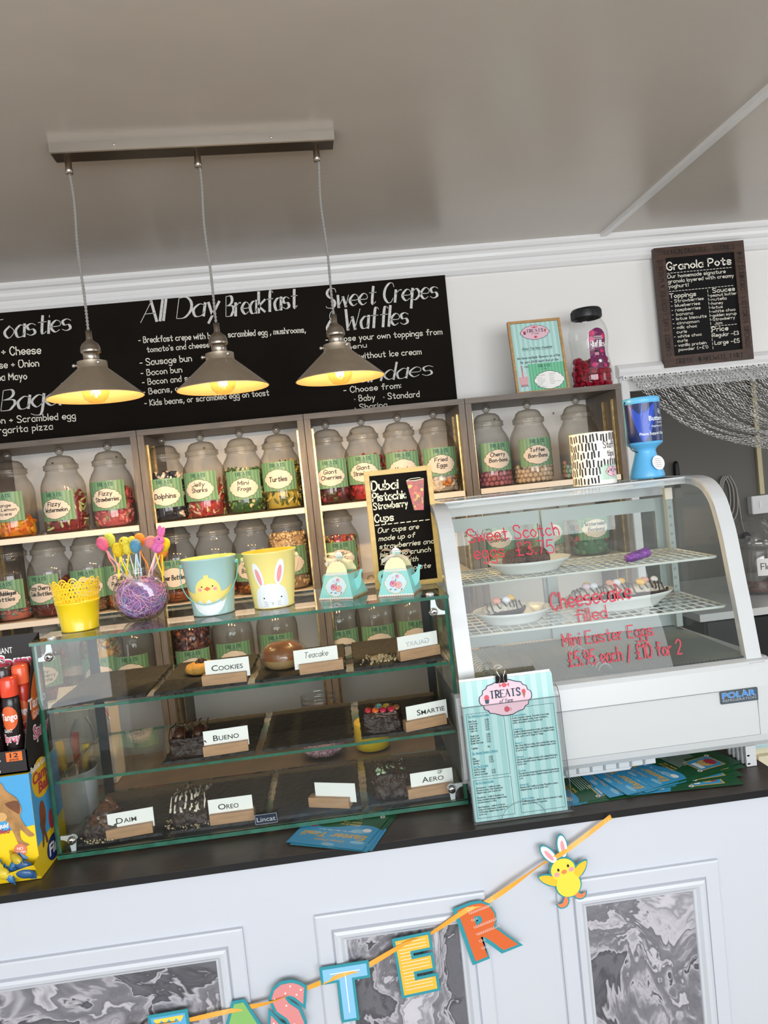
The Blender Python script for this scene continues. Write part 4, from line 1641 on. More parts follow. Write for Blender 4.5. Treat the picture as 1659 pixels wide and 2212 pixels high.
def wire_shelf(z, yf):
    b = MB()
    xa, xb, yb = XL + .024, XR - .022, 1.60
    b.tube([(xa, yf, z), (xb - .006, yf, z), (xb, yf + .006, z), (xb, yb, z), (xa, yb, z)], .0028, M_wire, 8, closed=True)
    n = 26
    for i in range(1, n):
        x = xa + (xb - xa) * i / n
        b.tube([(x, yf, z + .002), (x, yb, z + .002)], .0013, M_wire, 6)
    for k in range(1, 7):
        y = yf + (yb - yf) * k / 7
        b.tube([(xa, y, z), (xb, y, z)], .0018, M_wire, 6)
    return wp(b, 'wire_shelf', fr)


ZF2, ZF1 = 1.348, 1.250
wire_shelf(ZF2, 1.400)
wire_shelf(ZF1, 1.382)
# marker writing on the glass
M_red = mat('red_marker', 'c0273f', .5)
b = MB()


def gtext(s, p0, p1, hpx, weight=1.0):
    def hit(px, py):
        y = 1.34
        for _ in range(12):
            q = at(px, py, Y=y)
            y = prof_y(q.z)
        return at(px, py, Y=y)
    a, c = hit(*p0), hit(*p1)
    h = hpx * 1.38 / FOC
    ln = c.x - a.x

    def mp(u, v, w=0):
        x = a.x + u
        z = a.z + (c.z - a.z) * u / ln + v
        return Vector((x, prof_y(z) + .0005, z))
    b.text(s, mp, 0, 0, h, M_red, 0, width=ln, style='hand', weight=weight)


for s, p0, p1, h in (('Sweet Scotch', (1013, 1172), (1208, 1155), 27), ('eggs  £3.75', (1026, 1208), (1198, 1193), 27), ('Cheesecake', (1193, 1318), (1364, 1292), 34),
                     ('filled', (1246, 1345), (1312, 1334), 26), ('Mini Easter Eggs', (1218, 1397), (1412, 1372), 26), ('£5.95 each / £10 for 2', (1230, 1440), (1474, 1412), 29)):
    b = MB()
    gtext(s, p0, p1, h)
    wp(b, 'marker_line', fr, 'red marker handwriting on the curved glass')

# ------------------------------------------------------------------ dishes and treats in the cabinet
M_china = mat('white_china', 'c4c7c3', .25)
M_eggchoc = mat('chocolate_shell', '3a2a24', .35, noise=.2, nscale=50)
M_vermicelli = mat('chocolate_strands', '6a4a3a', .6, noise=.6, nscale=260, bump=1.0, bscale=220)
M_filling = mat('cookie_cream', 'cfc6b4', .6, noise=.55, nscale=150)


def dish(c, rx, ry, h, label):
    b = MB()
    prof = [(0, .002), (.62, .002), (.66, 0), (.70, .0), (.70, .12), (.92, .72), (1.0, 1.0), (.985, 1.0), (.90, .70), (.66, .18), (0, .14)]
    vs, fs = [], []
    n = 44
    for r, z in prof:
        for i in range(n):
            a = 2 * PI * i / n
            vs.append((rx * r * math.cos(a), ry * r * math.sin(a), z * h))
    for j in range(len(prof) - 1):
        for i in range(n):
            k = (i + 1) % n
            fs.append((j * n + i, j * n + k, (j + 1) * n + k, (j + 1) * n + i))
    b.add(vs, fs, M_china, True)
    o = b.build('serving_dish', None, c, recalc=True)
    tag(o, label, 'dish')
    return o


WT = .0035
d1 = Vector((.392, 1.475, ZF2 + WT)); dish(d1, .088, .062, .026, 'white oval dish holding the chocolate-strand balls, upper wire shelf')
d2 = Vector((.345, 1.468, ZF1 + WT)); dish(d2, .082, .066, .026, 'white bowl with a single filled chocolate egg, lower wire shelf')
d3 = Vector((.578, 1.478, ZF1 + WT)); dish(d3, .118, .062, .030, 'long white dish with three filled chocolate eggs, lower wire shelf')
for i, (x, y, lab) in enumerate(((-.036, -.022, 'chocolate-strand ball at the left front of the upper dish'), (.014, -.020, 'chocolate-strand ball at the right front of the upper dish'), (-.008, .020, 'chocolate-strand ball behind the other two on the upper dish'))):
    b = MB()
    bm = bmesh.new()
    bmesh.ops.create_icosphere(bm, subdivisions=5, radius=.0245)
    for v in bm.verts:
        v.co *= 1 + .035 * NZ.noise(v.co * 420) + .02 * NZ.noise(v.co * 900)
    b.bm(bm, M_vermicelli, False)
    o = b.build('scotch_egg', None, d1 + Vector((x, y, .0275)))
    tag(o, lab, 'sweet', 'chocolate-strand balls')


def filled_egg(c, rz, label, eggs, s=1.0):
    t = thing('filled_egg', label, 'chocolate egg', c, rz, 'half chocolate eggs with cream filling')
    n = 22
    b = MB()
    vs, fs = [], []
    rings = 8
    for j in range(rings + 1):
        ph = PI / 2 + PI / 2 * j / rings
        for i in range(n):
            a = 2 * PI * i / n
            ex = 1 + .14 * math.cos(a)
            vs.append((.043 * s * math.sin(ph) * math.cos(a) * ex, .027 * s * math.sin(ph) * math.sin(a), .025 * s + .025 * s * math.cos(ph)))
    for j in range(rings):
        for i in range(n):
            k = (i + 1) % n
            fs.append((j * n + i, j * n + k, (j + 1) * n + k, (j + 1) * n + i))
    b.add(vs, fs, M_eggchoc, True)
    part(b, 'shell', t)
    b = MB()
    bm = bmesh.new()
    bmesh.ops.create_icosphere(bm, subdivisions=4, radius=1)
    for v in bm.verts:
        k = 1 + .12 * NZ.noise(v.co * 5 + Vector((rz, 0, 0)))
        v.co = Vector((v.co.x * .043 * s * k, v.co.y * .0255 * s * k, .024 * s + max(v.co.z, -.25) * .017 * s * k))
    b.bm(bm, M_filling, True)
    part(b, 'cream_filling', t)
    b = MB(); drizzle(b, (0, 0, .0), (.078 * s, .046 * s, .036 * s), M_eggchoc, 8, .0015 * s, int(rz * 10) + 3, .001, lambda x, y: .0245 * s + .018 * s * math.sqrt(max(0, 1 - (x / (.046 * s)) ** 2 - (y / (.027 * s)) ** 2))); part(b, 'drizzle', t)
    for x, y, q in eggs:
        b = MB(); b.ball((x, y, .044 * s), (.0095, .0075, .0072), mat('mini_egg_' + q, q, .5, noise=.12, nscale=250), 14, 10, euler(0, .2, x * 30)); part(b, 'mini_egg', t)


filled_egg(d2 + Vector((-.022, -.016, .006)), .12, 'half chocolate egg with cream filling alone in the bowl', ((-.016, -.008, 'cf8a72'), (.004, -.012, 'cfd0d8'), (.018, .0, 'd9ab3a')))
filled_egg(d3 + Vector((-.062, .0, .008)), .1, 'filled chocolate egg at the left end of the long dish', ((-.010, -.006, 'c9b0b8'), (.006, -.008, 'c9ccd2'), (-.002, .008, 'd9ab3a')))
filled_egg(d3 + Vector((-.002, .010, .008)), .05, 'filled chocolate egg in the middle of the long dish', ((-.014, -.006, 'c98a72'), (.0, -.008, 'cfd0d8'), (.014, .0, 'd9ab3a')))
filled_egg(d3 + Vector((.052, -.012, .008)), -.08, 'filled chocolate egg at the right end of the long dish', ((-.012, -.012, 'd9ab3a'), (.002, .004, 'cf8a78'), (.022, .004, 'd3cfc8')))
# purple foil twist
M_purple = mat('purple_foil', '8a4aa8', .3, metal=.35, noise=.3, nscale=60, bump=.5, bscale=120)
p = at(1380, 1212, Y=1.452)
b = MB()
pts = [(-.028, .004, .008), (-.020, .001, .009), (-.008, 0, .0105), (.004, 0, .0105), (.016, .002, .0115), (.023, .002, .012), (.028, .001, .0125)]
b.tube(pts, [.007, .0095, .0100, .0105, .0098, .0112, .0095], M_purple, 14)
o = b.build('foil_wrapped_sweet', None, (p.x, 1.452, ZF2 + WT))
o.rotation_euler = (0, -.10, .2)
tag(o, 'purple foil-wrapped sweet lying on the upper wire shelf', 'sweet')

# ------------------------------------------------------------------ things on top of the glass case
TZ = CZ1 + .0004
M_yellow = mat('yellow_enamel', 'f2d21c', .3, coat=.3)
M_yrim = mat('yellow_enamel_deep', 'f0c010', .3)
p = at(161, 1366, Z=TZ)
pot = thing('lace_edge_pot', 'yellow metal pot with pierced lace rim, left end of the case top', 'pot', (p.x, p.y + .033, TZ))
b = MB()
b.lathe([(0, .001), (.031, .001), (.0335, 0), (.0342, .002), (.0332, .004), (.0392, .051), (.0405, .0525), (.0405, .0545), (.0395, .056), (.0388, .053), (.031, .004), (0, .003)], M_yellow, 40)
part(b, 'body', pot)
b = MB()
r0, r1, z0, z1 = .0395, .0430, .056, .083


def conemap(u, v, w=0):
    r = r0 + (r1 - r0) * (v - z0) / (z1 - z0) + w
    return Vector((r * math.cos(u), r * math.sin(u), v))


cols, rows = 42, 4
for i in range(cols):
    for j in range(rows):
        du, dv = 2 * PI / cols, (z1 - z0) / rows
        uc, vc = (i + .5 + .5 * (j % 2)) * du, z0 + (j + .5) * dv
        k = 8
        outer = [(uc + du * .52 * max(-1, min(1, 1.42 * math.cos(2 * PI * q / k + PI / 8))), vc + dv * .5 * max(-1, min(1, 1.42 * math.sin(2 * PI * q / k + PI / 8)))) for q in range(k)]
        fr_ = .34 if (i + j * 2) % 4 else .16
        inner = [(uc + du * fr_ * math.cos(2 * PI * q / k + PI / 8), vc + dv * (fr_ + .03) * math.sin(2 * PI * q / k + PI / 8)) for q in range(k)]
        vs = [conemap(*q) for q in outer + inner]
        b.add(vs, [(q, (q + 1) % k, k + (q + 1) % k, k + q) for q in range(k)], M_yellow)
ns = 14
for i in range(ns):
    uc = (i + .5) * 2 * PI / ns
    hw = PI / ns
    arc = lambda f, n=9: [(uc + hw * f * math.cos(PI * q / (n - 1)), z1 - .0005 + .0125 * f * math.sin(PI * q / (n - 1))) for q in range(n)]
    for fo, fi in ((1.0, .80), (.52, .36)):
        a, c = arc(fo), arc(fi)
        vs = [conemap(*q) for q in a + c]
        b.add(vs, [(q, q + 1, 9 + q + 1, 9 + q) for q in range(8)], M_yellow)
    a, c = arc(.84), arc(.48)
    for q in range(9):
        x, y = a[q], c[q]
        e = .010
        b.add([conemap(x[0] - e, x[1]), conemap(x[0] + e, x[1]), conemap(y[0] + e * .7, y[1]), conemap(y[0] - e * .7, y[1])], [(0, 1, 2, 3)], M_yellow)
b.lathe([(r1 + .0004, z1 - .001), (r1 + .0006, z1), (r1 - .0002, z1 + .0006)], M_yellow, 42)
part(b, 'lace_rim', pot)

# bowl of shredded paper with egg sticks
G_bowl = glass('clear_bowl', (.96, .96, .96), .03, .07, .75, edge=(.55, .53, .52))
p = at(299, 1345, Z=TZ)
bx, by = p.x, p.y + .042
bowl = thing('fishbowl_jar', 'round clear plastic bowl with flat front, filled with pink and purple paper shreds', 'bowl', (bx, by, TZ))
b = MB()
pr = [(0, .001), (.026, .001)] + [(.0535 * math.sin(a), .0475 - .0535 * math.cos(a)) for a in [math.radians(30 + 8.2 * k) for k in range(14)]] + [(.0285, .0945), (.0295, .0955), (.0285, .0970), (.0295, .0985), (.0285, .1005)]
b.lathe(pr, G_bowl, 40)
b.v = [(x, max(-.041, min(.041, y)), z) for x, y, z in b.v]
part(b, 'clear_bowl', bowl)
b = MB()
mpf = facing(0, -.0413, .0475)
b.ribbon(ellipse(0, 0, .0345, .0345, 48), .0016, mpf, G_bowl, .0004, closed=True)
part(b, 'flat_face_ring', bowl)
SHC = ['d092c8', '9a70bc', 'e0aad2', 'aa86ca', '8fb0d0', 'e6b8c4', 'b884c4']
b = MB()
rnd = random.Random(21)
core = mat('shred_core', 'a486b8', .7)
b.ball((0, 0, .042), (.044, .033, .037), core, 18, 12)
for i in range(330):
    a, h = rnd.uniform(0, 6.28), rnd.uniform(-.95, .80)
    pts = []
    da, dh = rnd.uniform(-.5, .5), rnd.uniform(-.35, .35)
    for k in range(5):
        aa, hh = a + da * k / 2, max(-.95, min(.82, h + dh * k / 2 + .06 * math.sin(k * 2 + i)))
        rr = .0485 * math.sqrt(1 - hh * hh) * rnd.uniform(.93, 1.0)
        pts.append((rr * math.cos(aa), max(-.0385, min(.0385, rr * math.sin(aa))), .0455 + .0425 * hh))
    b.tube(smooth_line(pts, 2), [.0008] * (4 * 2 + 1), mat('shred_' + SHC[i % 7], SHC[i % 7], .45), 4)
tag(b.build('shredded_paper', None, (bx, by, TZ)), 'pink, purple and blue shredded paper inside the round bowl', 'shredded paper', kind='stuff')
M_stick = mat('clear_stick', 'dfe3e6', .3)
M_eye = mat('black_bead', '1c1a1a', .3)


def gm(c):
    return mat('glitter_' + c, c, .55, noise=.22, nscale=420, bump=.5, bscale=500)


def pick(px, py, kind, col, label, dy=0, tilt=0, ribs=()):
    h = at(px, py, Y=by + dy)
    foot = Vector((bx + (h.x - bx) * .18, by + dy * .25, TZ + .062))
    t = thing('egg_stick', label, 'decoration', foot, 0, 'Easter sticks in the bowl')
    top = h - foot
    b = MB(); b.tube([(0, 0, 0), top], .0009, M_stick, 6); part(b, 'stick', t)
    R = euler(0, tilt, 0)
    m = gm(col)
    if kind == 'egg':
        b = MB()
        pr = [(0, -.0145)] + [((.0108 - .0012 * math.cos(a)) * math.sin(a), -.0145 * math.cos(a) + .001) for a in [PI * k / 12 for k in range(1, 12)]] + [(0, .0155)]
        b.lathe(pr, m, 20, top, rot=R)
        part(b, 'egg', t)
    elif kind == 'bunny':
        b = MB()
        q = lambda x, y, z: top + Vector((x, y, z))
        b.ball(q(.0, 0, 0), (.0125, .011, .0125), m, 18, 12)
        b.ball(q(.006, -.003, .013), (.010, .009, .0095), m, 16, 10)
        b.ball(q(.0075, .001, .029), (.0050, .0042, .0125), m, 12, 10, euler(0, .12, 0))
        b.ball(q(.0125, .003, .027), (.0045, .004, .011), m, 12, 10, euler(0, .35, 0))
        b.ball(q(-.012, .001, .010), (.0125, .010, .0130), gm('f08a90'), 16, 10)
        b.ball(q(.004, -.009, -.004), (.006, .005, .0075), m, 12, 8)
        part(b, 'bunny', t)
        b = MB(); b.ball(q(.0075, -.0118, .0145), .0016, M_eye, 8, 6); part(b, 'eye', t)
    else:
        b = MB()
        q = lambda x, y, z: top + Vector((x, y, z))
        b.ball(q(0, 0, -.002), (.013, .011, .0125), m, 18, 12)
        b.ball(q(-.004, -.002, .012), (.0105, .0095, .0095), m, 16, 10)
        b.ball(q(.009, .0, .014), (.008, .006, .0065), m, 12, 8, euler(0, -.5, 0))
        b.ball(q(.017, -.001, -.009), (.009, .006, .0055), m, 12, 8, euler(0, -.5, 0))
        b.ball(q(-.013, -.001, -.010), (.007, .006, .0050), m, 12, 8, euler(0, .5, 0))
        part(b, 'chick', t)
        b = MB(); b.ball(q(-.0065, -.0112, .0140), .0015, M_eye, 8, 6); part(b, 'eye', t)
    for k, (c, ux, ln) in enumerate(ribs):
        b = MB()
        p0 = top * .88
        pts = [p0, p0 + Vector((ux * .4, -.004, -ln * .4)), p0 + Vector((ux * 1.0, -.003, -ln * .75)), p0 + Vector((ux * 1.05, -.005, -ln))]
        pts = smooth_line([tuple(x) for x in pts], 4)
        mpr = lambda u, v, w=0, pp=pts: Vector(pp[0])
        vs = []
        for x in pts:
            vs += [(x[0] - .0016, x[1], x[2]), (x[0] + .0016, x[1] - .001, x[2])]
        b.add(vs, [(2 * i, 2 * i + 1, 2 * i + 3, 2 * i + 2) for i in range(len(pts) - 1)], mat('satin_' + c, c, .35))
        part(b, 'ribbon', t)


pick(222, 1176, 'egg', 'ee6a92', 'pink glitter egg, leftmost of the egg sticks', -.01, -.35, (('f0a0a8', .020, .040), ('e88a80', .012, .045)))
pick(237, 1168, 'egg', 'c9dc52', 'lime green glitter egg beside the pink egg', .008, -.2, (('f2e23a', .006, .055),))
pick(255, 1189, 'egg', 'f4d21e', 'yellow glitter egg in front of the yellow chick', -.006, 0, (('f2dc20', .008, .040), ('f4e040', -.006, .048)))
pick(275, 1182, 'chick', 'f6e24a', 'yellow glitter chick on a stick in the middle of the bunch', .002, 0, (('f0d820', -.006, .045),))
pick(301, 1168, 'egg', 'f2922a', 'orange glitter egg behind the blue egg', .014, .1, (('f08a2a', .012, .050),))
pick(293, 1181, 'egg', '5a9cc0', 'blue glitter egg in the middle of the egg sticks', -.012, .05, (('a8cede', .006, .048), ('c4dce6', -.004, .044)))
pick(340, 1181, 'bunny', 'f07ac0', 'pink glitter bunny on a stick at the right of the bunch', -.008, 0, (('f0a8c8', -.010, .045), ('f2d8c0', -.016, .050), ('f4d040', .008, .060)))
pick(355, 1178, 'egg', 'f4d81e', 'yellow glitter egg behind the pink bunny', .010, .25, (('f4da30', -.002, .050),))
pick(351, 1192, 'egg', 'f4962e', 'orange glitter egg below the pink bunny', .016, .2, (('f28a26', .004, .030),))

# Easter buckets
M_pblue2 = mat('bucket_pale_blue', 'a6c9c6', .3, coat=.2)
M_pyel = mat('bucket_pale_yellow', 'f0e08a', .3, coat=.2)
M_pyel_in = mat('bucket_inner_yellow', 'f4cf3a', .4)
M_lime_in = mat('bucket_inner_lime', 'dfe88a', .4)
M_artchick = mat('chick_yellow', 'f2dc7c', .35)
M_artwhite = mat('print_white', 'e6ecee', .35)
M_artpink = mat('print_pink', 'e59aa0', .35)
M_artorange = mat('print_orange', 'd9704a', .35)
M_teal = mat('teal_wire', '7cc4c0', .35)


def bucket(name, label, px, body, inner, hue):
    p = at(*px, Z=TZ)
    cx, cy = p.x, p.y + .039
    t = thing(name, label, 'bucket', (cx, cy, TZ), 0, 'Easter buckets on the glass case')
    b = MB()
    r0, r1, h = .0385, .0515, .106
    b.lathe([(0, .002), (.0375, .002), (.039, 0), (.0398, .002), (.0388, .004), (r1, h), (.0528, h + .001), (.0530, h + .0025), (.0518, h + .0035)], body, 48)
    b.lathe([(.0518, h + .0035), (r1 - .001, h), (.0378, .005), (0, .004)], inner, 48)
    part(b, 'pail', t)
    sl = (r1 - .0388) / (h - .004)
    mp = round_(.0390, 0, -PI / 2, sl)
    return t, mp, h


ck_, mp, h = bucket('chick_bucket', 'pale blue bucket printed with a yellow chick in an eggshell', (456, 1331), M_pblue2, M_lime_in, 0)
b = MB()
b.blob((0, .030), [(.030 * math.cos(a), .030 + .028 * math.sin(a) if math.sin(a) < 0 else .030) for a in [PI + PI * k / 16 for k in range(17)]] + [(.030 - .0075 * k, .030 + (.008 if k % 2 else 0)) for k in range(9)][::1], mp, M_artwhite, .0004)
body = [(.022 * math.cos(a), .044 + .030 * math.sin(a)) for a in [2 * PI * k / 32 for k in range(32)]]
b2 = MB()
b2.blob((0, .046), body, mp, M_artchick, .0003)
for s in (-1, 1):
    b2.blob((s * .030, .040), smooth_line([(s * .018, .028), (s * .030, .030), (s * .037, .040), (s * .045, .056), (s * .036, .050), (s * .026, .046), (s * .018, .044)], 4, True), mp, M_artchick, .00025)
for k in (-1, 0, 1):
    b2.blob((k * .0022, .076), ellipse(k * .0024, .076, .0013, .0042, 10), mp, M_artchick, .0003)
for s in (-1, 1):
    b2.blob((s * .0085, .0575), ellipse(s * .0085, .0575, .0013, .0014, 12), mp, M_ink, .0007)
    b2.blob((s * .0122, .052), ellipse(s * .0122, .052, .0032, .003, 14), mp, M_artpink, .0006)
b2.blob((0, .0525), [(-.0055, .053), (0, .0575), (.0055, .053), (0, .0488)], mp, M_artorange, .0008)
part(b2, 'chick_print', ck_)
b3 = MB()
b3.blob((0, .016), [(-.031, .030), (-.0235, .024), (-.0155, .0325), (-.0075, .024), (0, .0325), (.0075, .024), (.0155, .0325), (.0235, .024), (.031, .030)] + [(.029 * math.cos(-a) if True else 0, .030 - .0285 * math.sin(a)) for a in [PI * k / 14 for k in range(1, 14)]], mp, M_artwhite, .0010)
part(b3, 'eggshell_print', ck_)


def bucket_handle(t, m, h, front):
    for s in (-1, 1):
        b = MB()
        b.lathe([(0, 0), (.004, 0), (.0045, .003), (.003, .006), (0, .0065)], m, 12, (s * .0495, 0, h - .010), rot=euler(0, s * PI / 2, 0))
        part(b, 'handle_lug', t)
    pts = []
    for k in range(25):
        a = PI * k / 24
        x = .0555 * math.cos(a)
        if front:
            pts.append((x, -.058 * math.sin(a), h - .010 - .071 * math.sin(a) ** .8))
        else:
            pts.append((x, .060 * math.sin(a), h - .010 - .058 * math.sin(a) ** .8))
    b = MB(); b.tube(pts, .0010, m, 8); part(b, 'wire_handle', t)


bucket_handle(ck_, M_teal, h, True)
rb_, mp, h = bucket('rabbit_bucket', 'pale yellow bucket printed with a white long-eared rabbit', (590, 1315), M_pyel, M_pyel_in, 0)
b = MB()
b.blob((.001, .030), smooth_line([(-.029, .002), (-.029, .022), (-.022, .041), (0, .049), (.022, .041), (.030, .022), (.030, .002), (0, .0015)], 4, True), mp, M_artwhite, .0003)
for ex, ez, ang in ((-.018, .066, .17), (.0165, .070, -.16)):
    ol = ellipse(0, 0, .0075, .025, 26)
    rt = [(ex + x * math.cos(ang) - y * math.sin(ang), ez + x * math.sin(ang) + y * math.cos(ang)) for x, y in ol]
    b.blob((ex, ez), rt, mp, M_artwhite, .0004)
    ol = ellipse(0, -.003, .0036, .0165, 22)
    rt = [(ex + x * math.cos(ang) - y * math.sin(ang), ez + x * math.sin(ang) + y * math.cos(ang)) for x, y in ol]
    b.blob((ex, ez - .003), rt, mp, M_artpink, .0008)
for s in (-1, 1):
    b.blob((s * .0155 + .002, .021), ellipse(s * .0155 + .002, .0215, .0014, .0015, 12), mp, M_ink, .0008)
    for k in range(3):
        b.ribbon([(s * .009 + .001, .0125 - k * .0028), (s * .0155 + .001, .0150 - k * .0045)], .0004, mp, M_ink, .0008)
b.ribbon([(-.001, .0125), (.001, .0105), (.003, .0125)], .0006, mp, M_ink, .0008)
b.ribbon([(.001, .0105), (.001, .0075)], .0006, mp, M_ink, .0008)
part(b, 'rabbit_print', rb_)
bucket_handle(rb_, mat('cream_wire', 'e6dcb0', .35), h, False)

# teapot gift boxes
M_tea = mat('teapot_turquoise', '8fd0cc', .5)
M_teacream = mat('teapot_cream_card', 'f0e6b8', .55)
M_teaedge = mat('teapot_border', 'f2eee6', .5)
M_teadot = mat('teapot_border_dots', 'a88f6a', .5)
M_rose = mat('rose_pink', 'd76a90', .5, noise=.3, nscale=300)
M_rose2 = mat('rose_peach', 'e59a92', .5, noise=.3, nscale=300)
M_pane_blue = mat('teapot_panel', 'c4dde4', .5)
M_goldink = mat('gold_print', 'cdb568', .4)
M_organza = glass('cream_organza', (.97, .93, .86), .4, .05, .2, haze=.45, hazecol=(.85, .76, .62))


def teapot(label, pl, pr_, rz, tall):
    a, c = at(*pl, Z=TZ), at(*pr_, Z=TZ)
    w = (c - a).length
    fr_ = (a + c) / 2
    t = thing('teapot_gift_box', label, 'gift box', (fr_.x, fr_.y, TZ), rz, 'teapot gift boxes on the glass case')
    dp, h = w * .98, .050
    W, T = w / 2, w / 2 * .64
    ins = dp * .18
    P = {'fl': (-W, 0, 0), 'fr': (W, 0, 0), 'br': (W, dp, 0), 'bl': (-W, dp, 0)}
    Q = {'fl': (-T, ins, h), 'fr': (T, ins, h), 'br': (T, dp - ins, h), 'bl': (-T, dp - ins, h)}
    b = MB()
    vs = [P[k] for k in ('fl', 'fr', 'br', 'bl')] + [Q[k] for k in ('fl', 'fr', 'br', 'bl')]
    b.add(vs, [(0, 1, 5, 4), (1, 2, 6, 5), (2, 3, 7, 6), (3, 0, 4, 7), (3, 2, 1, 0)], M_tea)
    n = Vector((0, -h, ins)).normalized()
    mp = flat((0, 0, 0), (1, 0, 0), Vector((0, ins, h)))
    for v0, v1, hw0, hw1 in ((0, .0032, W, W * .978), (h * .945, h * 1.015, T * 1.02, T)):
        b.add([mp(-hw0, v0, .0003), mp(hw0, v0, .0003), mp(hw1, v1, .0003), mp(-hw1, v1, .0003)], [(0, 1, 2, 3)], M_teaedge)
        for k in range(15):
            x = (-.94 + 1.88 * k / 14) * hw1
            b.poly([(x - .0011, v0 + .0008), (x + .0011, v0 + .0008), (x, v1 - .0006)], mp, M_teadot, .0006)
    part(b, 'box_body', t)
    b = MB()
    sm = flat((W, 0, 0), Vector((0, 1, 0)), Vector((-(W - T), 0, h)))
    b.add([sm(.000, 0, .0003), sm(dp, 0, .0003), sm(dp * .98, .0035, .0003), sm(dp * .02, .0035, .0003)], [(0, 1, 2, 3)], M_teadot)
    b.add([sm(ins * .95, h * .97, .0003), sm(dp - ins * .95, h * .97, .0003), sm(dp - ins, h * 1.04, .0003), sm(ins, h * 1.04, .0003)], [(0, 1, 2, 3)], M_teadot)
    part(b, 'side_border', t)
    # printed panel with roses
    b = MB()
    c0 = (0, h * .50)
    out = cartouche(c0[0], c0[1], W * .62, h * .40)
    b.blob(c0, [(x * 1.05, c0[1] + (y - c0[1]) * 1.06) for x, y in out], mp, M_goldink, .0004)
    b.blob(c0, out, mp, M_pane_blue, .0006)
    for x, y, r, m in ((-.0052, .0235, .0062, M_rose), (.0060, .0205, .0068, M_rose2), (.0040, .0370, .0036, M_rose), (-.0045, .0345, .0020, M_rose)):
        b.blob((x, y), ellipse(x, y, r, r * 1.02, 16), mp, m, .0009)
        for q in (.72, .45):
            b.ribbon([(x + r * q * math.cos(a), y + r * q * math.sin(a)) for a in [k * .5 + q * 5 for k in range(10)]], .0005, mp, M_teaedge, .0011)
    for x, y, a in ((-.010, .013, .4), (.0005, .030, 1.4), (-.0005, .012, -.3), (.012, .012, .9)):
        b.blob((x, y), [(x + .0036 * math.cos(a) * u - .0012 * math.sin(a) * v, y + .0036 * math.sin(a) * u + .0012 * math.cos(a) * v) for u, v in ((-1, 0), (0, 1), (1, 0), (0, -1))], mp, mat('rose_leaf', '5a6a78', .5), .0008)
    part(b, 'rose_panel', t, 'pale panel printed with pink roses')
    # lid flaps and knob
    for y0, s in ((ins + .001, 1), (dp - ins - .001, -1)):
        b = MB()
        mpl = flat((0, y0, h), (1, 0, 0), Vector((0, s * .22, 1)))
        b.prism([(-T * .96, 0), (T * .96, 0), (T * .93, .006), (T * .70, .016), (T * .32, .0225), (-T * .32, .0225), (-T * .70, .016), (-T * .93, .006)], mpl, .0006, M_teacream)
        part(b, 'lid_flap', t, 'cream card lid flap')
    b = MB()
    mpk = flat((0, dp / 2 - .004, h + .022), (1, 0, 0), (0, 0, 1))
    b.prism(rrect(-.0085, 0, .0085, .016, .006), mpk, .0012, M_tea)
    b.prism([(-.0085, .009), (.0085, .009), (.0075, .0135), (.0045, .0165), (0, .0175), (-.0045, .0165), (-.0075, .0135)], mpk, .0006, M_teaedge, w=.0013)
    for k in range(5):
        b.poly(ellipse(-.006 + .003 * k, .0115, .0008, .0008, 8), mpk, M_ink if tall else M_teadot, .0021)
    b.ball((0, dp / 2 - .004, h + .0405), .0018, M_teaedge, 8, 6)
    part(b, 'knob_tab', t)
    b = MB()
    mph = flat((0, dp * .45, 0), (1, 0, 0), (0, 0, 1))
    hx = -W * .78
    outp = [(hx + .004, .046), (hx - .008, .046), (hx - .0135, .038), (hx - .012, .024), (hx - .004, .012), (hx + .001, .010)]
    inp = [(hx + .001, .018), (hx - .005, .024), (hx - .0075, .034), (hx - .005, .039), (hx + .003, .040)]
    b.prism(smooth_line(outp, 3)[:-1] + [outp[-1]] + inp, mph, .0008, M_tea)
    part(b, 'handle', t)
    b = MB()
    mps = flat((0, dp * .5, 0), (1, -.15, 0), (0, 0, 1))
    sx = W * .86
    b.prism(smooth_line([(sx - .002, .012), (sx + .010, .020), (sx + .0135, .032), (sx + .0150, .044), (sx + .0195, .052), (sx + .0125, .0525), (sx + .0065, .040), (sx - .003, .034), (sx - .009, .034)], 3, True), mps, .0008, M_tea)
    part(b, 'spout', t)
    # organza bow
    b = MB()
    for s, lift in ((-1, .004), (1, .0)):
        pts = smooth_line([(0, 0, 0), (s * .012, -.003, .006 + lift), (s * .026, -.005, .007 + lift), (s * .031, -.003, -.001 + lift), (s * .020, 0, -.006 + lift), (0, 0, 0)], 5)
        vs = []
        for x, y, z in pts:
            vs += [(x, y + dp / 2 - .007, z + h + .024), (x, y + dp / 2 + .004, z + h + .027)]
        b.add(vs, [(2 * i, 2 * i + 1, 2 * i + 3, 2 * i + 2) for i in range(len(pts) - 1)], M_organza, True)
        pts = smooth_line([(0, 0, 0), (s * .014, -.004, -.006), (s * .026, -.008, -.011)], 4)
        vs = []
        for x, y, z in pts:
            vs += [(x, y + dp / 2 - .008, z + h + .024), (x + s * .002, y + dp / 2 - .008, z + h + .031)]
        b.add(vs, [(2 * i, 2 * i + 1, 2 * i + 3, 2 * i + 2) for i in range(len(pts) - 1)], M_organza, True)
    b.ball((0, dp / 2 - .006, h + .024), (.004, .004, .0035), M_organza, 10, 7)
    part(b, 'organza_bow', t, 'sheer cream ribbon bow')


teapot('turquoise teapot gift box with roses, beside the yellow rabbit bucket', (689.8, 1295.7), (762.2, 1293.5), -.48, False)
teapot('turquoise teapot gift box with roses, in front of the yellow framed board', (817, 1289.7), (894.5, 1285), -.36, True)

